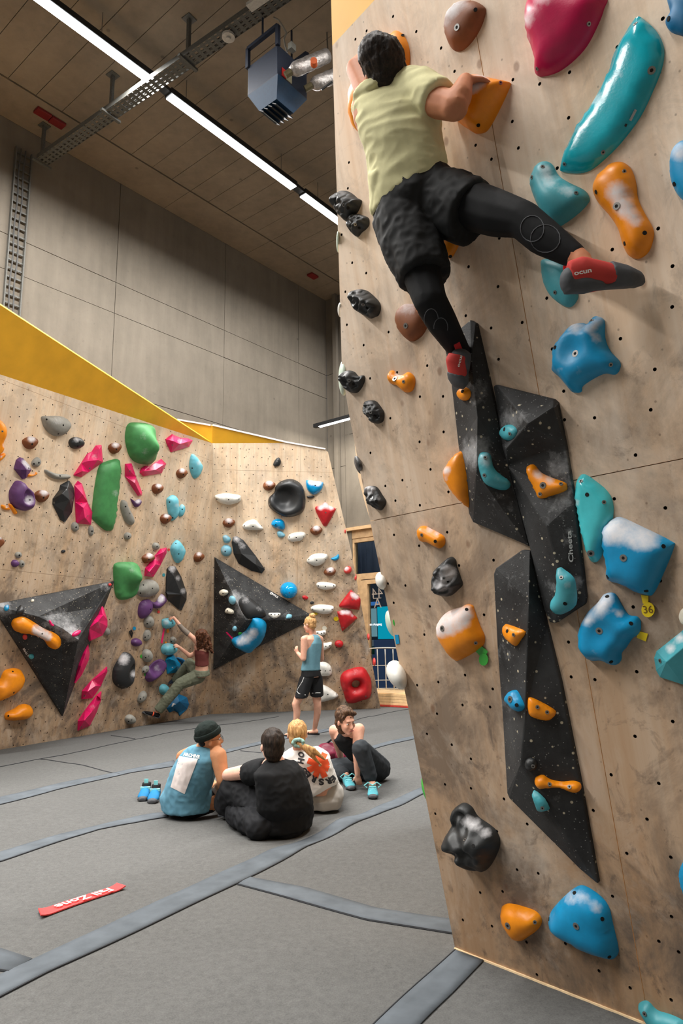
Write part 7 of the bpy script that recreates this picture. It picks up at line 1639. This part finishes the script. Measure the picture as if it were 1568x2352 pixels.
# maroon bag behind her
c_ = floor_at(Q(170, 1170, 8.1), .09); t = thing('bag', floor_at(c_, 0), 'crumpled maroon bag lying on the mat behind the seated women', 'bag')
B = Blob(); M_MAR = cloth('maroon_nylon', (110, 36, 56), .4, .2)
B.ell(c_ - RT * .02, RT * .13, FW * .12, Vector((0, 0, .085))); B.ell(c_ + RT * .16 - Vector((0, 0, .015)), RT * .13, FW * .12, Vector((0, 0, .07))); B.ell(c_ + RT * .14 + Vector((0, 0, .06)), RT * .08, FW * .08, Vector((0, 0, .06)))
B.build('sack', M_MAR, t, .012, 2, [(.02, 7, None)])
b = MB(); b.tube([c_ - RT * .12, c_ - RT * .2 - Vector((0, 0, .03)), c_ - RT * .29 - Vector((0, 0, .075))], [.035, .02, .006], 8); b.tube([c_ - RT * .05 + Vector((0, 0, .08)), c_ + RT * .02 + Vector((0, 0, .13)), c_ + RT * .08 + Vector((0, 0, .16))], .012, 6); b.build('strap', M_BLK, t)
# ------------------------------------------------------------------ 6. standing woman
Q = PX((640, 1380, .14454)); fwd = (-RT * .83 + FW * .55); fwd.z = 0; fwd.normalize(); sdv = fwd.cross(Vector((0, 0, 1)))
D0 = 10.05; t = thing('person', floor_at(Q(530, 2170, D0), 0), 'woman with blonde hair bun, blue tank top and black shorts standing with back half turned', 'person')
hc = Q(490, 375, D0); hf = fwd * .97 - Vector((0, 0, .12)); hu = Vector((0, 0, 1)) + fwd * .12
B = Blob(); head_prims(B, hc, hf, hu, .98); B.cap(hc - Vector((0, 0, .05)) - fwd * .02, Q(545, 540, D0 + .02), .045, .055)
stn = [(Q(520, 1215, D0 + .02), .165, .12), (Q(515, 1120, D0), .16, .115), (Q(525, 920, D0), .125, .095), (Q(535, 720, D0), .15, .105), (Q(535, 610, D0), .165, .085), (Q(540, 550, D0), .09, .05)]
B.loft(stations(stn, sdv, fwd)); 
B.limb([Q(450, 590, D0 - .03), Q(402, 610, D0 - .12), Q(392, 915, D0 - .16), Q(300, 830, D0 - .02)], [.05, .052, .044, .026]); hand_prims(B, Q(300, 830, D0 - .02), -RT * .3 + Vector((0, 0, .9)), -FW * .7 - RT * .5, .85, 1.0, 1)
B.limb([Q(600, 580, D0 + .05), Q(655, 610, D0 + .12), Q(675, 930, D0 + .22), Q(480, 900, D0 + .36)], [.05, .052, .044, .026])
kL_, aL_ = Q(270, 1640, D0 - .12), floor_at(Q(265, 2150, D0 - .12), .09); kR_, aR_ = Q(615, 1660, D0 + .05), floor_at(Q(570, 2110, D0 + .1), .08)
B.limb([Q(455, 1230, D0 - .06), kL_ - UP * 0, kL_.lerp(aL_, .3) + RT * .02, aL_], [.09, .058, .055, .034]); B.limb([Q(580, 1230, D0 + .08), kR_, kR_.lerp(aR_, .3) + RT * .012, aR_], [.09, .058, .055, .034])
for a_ in (aL_, aR_): B.limb([a_ - Vector((0, 0, .03)) - fwd * .03, floor_at(a_ + fwd * .13, .03), floor_at(a_ + fwd * .18, .022)], [.034, .030, .02])
body = B.build('body', SK2, t, .009, 4); face_parts(hc, hf, hu, body, .98, brow=(150, 110, 70))
B = Blob(); B.loft([(Q(505, 1105, D0), sdv * .170, fwd * .128), (Q(515, 1010, D0), sdv * .155, fwd * .120), (Q(535, 820, D0), sdv * .150, fwd * .115), (Q(555, 680, D0), sdv * .135, fwd * .112), (Q(560, 590, D0), sdv * .085, fwd * .09), (Q(548, 540, D0 + .01), sdv * .06, fwd * .064)], 24)
B.build('tank_top', cloth('blue_grey_tank', (104, 146, 160), .85), t, .009, 3, [(.006, 10, UP)])
B = Blob(); B.loft([(Q(510, 1090, D0), sdv * .155, fwd * .118), (Q(515, 1200, D0), sdv * .178, fwd * .135)])
for h_, k_, q in ((Q(455, 1200, D0 - .05), Q(355, 1525, D0 - .10), -1), (Q(580, 1200, D0 + .07), Q(602, 1505, D0 + .07), 1)):
    B.loft([(h_, RT * .105, FW * .11), (k_, RT * .098 + UP * -.02 * q * 0, FW * .105)])
B.build('shorts', cloth('black_sport_shorts', (32, 33, 35), .6), t, .009, 2, [(.006, 9, UP)])
M_PIPE = plain('white_piping', (200, 200, 198), .7)
so = [o for o in t.children if o.name.startswith('shorts')][0]
drape_line(so, [(640 + x * .14454, 1380 + y * .14454) for x, y in ((400, 1215), (370, 1290), (300, 1400), (288, 1440), (320, 1475), (420, 1495), (500, 1498))], .006, .004, M_PIPE, 'piping'); drape_line(so, [(640 + x * .14454, 1380 + y * .14454) for x, y in ((525, 1468), (600, 1462), (660, 1462))], .006, .004, M_PIPE, 'piping')
f, u, r = frame(hf, hu); B = Blob(); B.ell(hc + u * .032 - f * .018, r * .084, f * .098, u * .092); B.ell(hc - f * .05 - u * .02, r * .07, f * .05, u * .065)
hr = B.build('hair', M_BLO, t, .007, 2, [(.003, 30, None)])
bc = hc + u * .115 - f * .06; B = Blob(); B.ell(bc, r * .045, f * .048, u * .038); B.cap(bc - u * .02, bc + f * .03 + r * .01, .032, .02); B.build('hair_bun', M_BLO, t, .007, 2, [(.008, 26, None)])
for a_ in (aL_, aR_):
    a2_ = floor_at(a_, .0); b = Blob(); b.loft([(a2_ - fwd * .06 + Vector((0, 0, .008)), sdv * .036, fwd * .02), (a2_ + fwd * .12 + Vector((0, 0, .008)), sdv * .045, fwd * .02), (a2_ + fwd * .20 + Vector((0, 0, .008)), sdv * .03, fwd * .02)]); 
    b = MB(); b.prism([a2_ + fwd * x + sdv * y + Vector((0, 0, .018)) for x, y in ((-.07, -.03), (.10, -.045), (.19, -.03), (.20, .02), (.10, .04), (-.07, .03))], Vector((0, 0, -.016))); s_ = b.build('sandal', M_BLK, t)
    b = MB(); b.tube([a2_ + fwd * .10 - sdv * .045 + Vector((0, 0, .015)), a2_ + fwd * .09 + Vector((0, 0, .062)), a2_ + fwd * .10 + sdv * .045 + Vector((0, 0, .015))], .008, 6); b.build('strap', M_BLK, s_)
# ------------------------------------------------------------------ 7. woman climbing on the left wall
Q = PX((310, 1380, .12755)); D0 = 12.12
t = thing('person', Q(1200, 1000, D0), 'woman with curly brown hair, maroon top and olive trousers climbing the left wall', 'person')
iw = -W1.n; hc = Q(1190, 640, D0 + .02); hf = (iw * .8 - RT * .5); hu = UP - RT * .12
sd = (RT * .75 - FW * .66).normalized(); fr = (FW * .75 + RT * .1 + iw * .4).normalized(); fr = (fr - sd * fr.dot(sd)).normalized()
B = Blob(); head_prims(B, hc, hf, hu, .95); B.cap(hc - UP * .06, Q(1180, 790, D0), .044, .055)
stn = [(Q(1180, 1350, D0), .16, .12), (Q(1200, 1210, D0), .135, .10), (Q(1205, 1080, D0), .125, .095), (Q(1200, 930, D0), .14, .10), (Q(1170, 830, D0), .15, .085), (Q(1170, 770, D0), .09, .05)]
B.loft(stations(stn, sd, fr))
B.limb([Q(1150, 790, D0), Q(1070, 690, D0 - .02), Q(865, 510, D0 - .02), Q(695, 300, D0 + .0)], [.055, .048, .040, .027]); hand_prims(B, Q(695, 295, D0 + .0), -RT * .9 - UP * .2, UP * .8 - FW * .4, .9, 1.0, 1)
B.limb([Q(1130, 860, D0 + .08), Q(1075, 950, D0 + .14), Q(985, 990, D0 + .12), Q(790, 830, D0 + .10)], [.05, .046, .042, .027]); hand_prims(B, Q(795, 835, D0 + .10), -RT * .7 + UP * .5, UP * .8 - FW * .4, .9, 1.0, 1)
k1, a1_ = Q(815, 1490, D0 - .10), Q(385, 2010, D0 - .22); k2, a2_ = Q(975, 1130, D0 + .25), Q(700, 1440, D0 + .30)
B.limb([Q(1130, 1370, D0), k1, a1_], [.09, .058, .036]); B.limb([Q(1130, 1330, D0 + .1), k2, a2_], [.09, .058, .036])
body = B.build('body', SK2, t, .009, 4)
B = Blob(); B.loft([(Q(1205, 1155, D0), sd * .138, fr * .112), (Q(1205, 1060, D0), sd * .132, fr * .105), (Q(1200, 930, D0), sd * .148, fr * .112), (Q(1190, 865, D0), sd * .13, fr * .10)], 22); B.build('cropped_top', cloth('maroon_rib_top', (116, 62, 58), .85), t, .009, 3, [(.004, 16, UP)])
B = Blob(); M_OL = cloth('olive_cargo_cloth', (112, 116, 98), .85, .08)
B.loft([(Q(1195, 1240, D0), sd * .145, fr * .118), (Q(1180, 1330, D0), sd * .175, fr * .14)]); 
sl = (a1_ - k1).normalized(); sx = sl.orthogonal().normalized(); sy = sl.cross(sx)
B.limb([Q(1130, 1360, D0), k1], [.125, .092]); B.loft([(k1, sx * .092, sy * .092), (k1.lerp(a1_, .55), sx * .085, sy * .085), (k1.lerp(a1_, .93), sx * .075, sy * .075)])
B.limb([Q(1130, 1330, D0 + .1), k2, k2.lerp(a2_, .9)], [.12, .088, .07])
B.build('cargo_trousers', M_OL, t, .009, 3, [(.010, 9, (RT * .5 + UP * .8).normalized()), (.004, 20, None)])
B = Blob(); sl = (Q(865, 510, D0 - .02) - Q(960, 590, D0 - .02)).normalized(); B.cap(Q(950, 590, D0 - .02), Q(865, 515, D0 - .02), .051, .047); B.cap(Q(865, 515, D0 - .02), Q(800, 435, D0 - .01), .046, .040); B.build('elbow_sleeve', cloth('grey_sleeve', (128, 118, 108), .9), t, .007, 1)
M_CUR = hair_mat('curly_brown_hair', (34, 20, 14), (110, 66, 40))
f, u, r = frame(hf, hu); B = Blob(); B.ell(hc + u * .03 - f * .01, RT * .115, FW * .105, UP * .108)
rng = random.Random(2)
B.ell(Q(1260, 720, D0 - .03), RT * .11, FW * .08, UP * .14)
for k in range(52):
    a_ = -1.0 + 2.0 * rng.random(); x0_ = 1225 + 95 * a_; y0_ = 560 + 60 * abs(a_) + 40 * rng.random(); ln = 230 + 90 * rng.random(); ph = rng.random() * 6; dd_ = D0 - .10 + .09 * rng.random() - .04 * (1 - a_ * a_)
    B.limb([Q(x0_ + (40 * a_ + 38) * q / 7 + 13 * math.sin(ph + q * 1.7), y0_ + ln * q / 7, dd_ + .012 * math.cos(ph + q * 1.7)) for q in range(8)], [.020, .020, .019, .019, .018, .017, .015, .010])
B.build('curly_hair', M_CUR, t, .008, 1, [(.006, 30, None)])
rt = shoe(t, Q(420, 2065, D0 - .22) - UP * .045, Q(118, 2010, D0 - .34) - UP * .0, UP, .10, cloth('black_lining', (24, 24, 26), .9), M_RUB, s=1.0, strap=(cloth('orange_strap2', (224, 92, 60), .7), (.35,)))
rt = shoe(t, Q(690, 1480, D0 + .28), Q(585, 1500, D0 + .22), UP, .09, cloth('navy_shoe', (40, 48, 62), .8), M_RUB, s=.9)
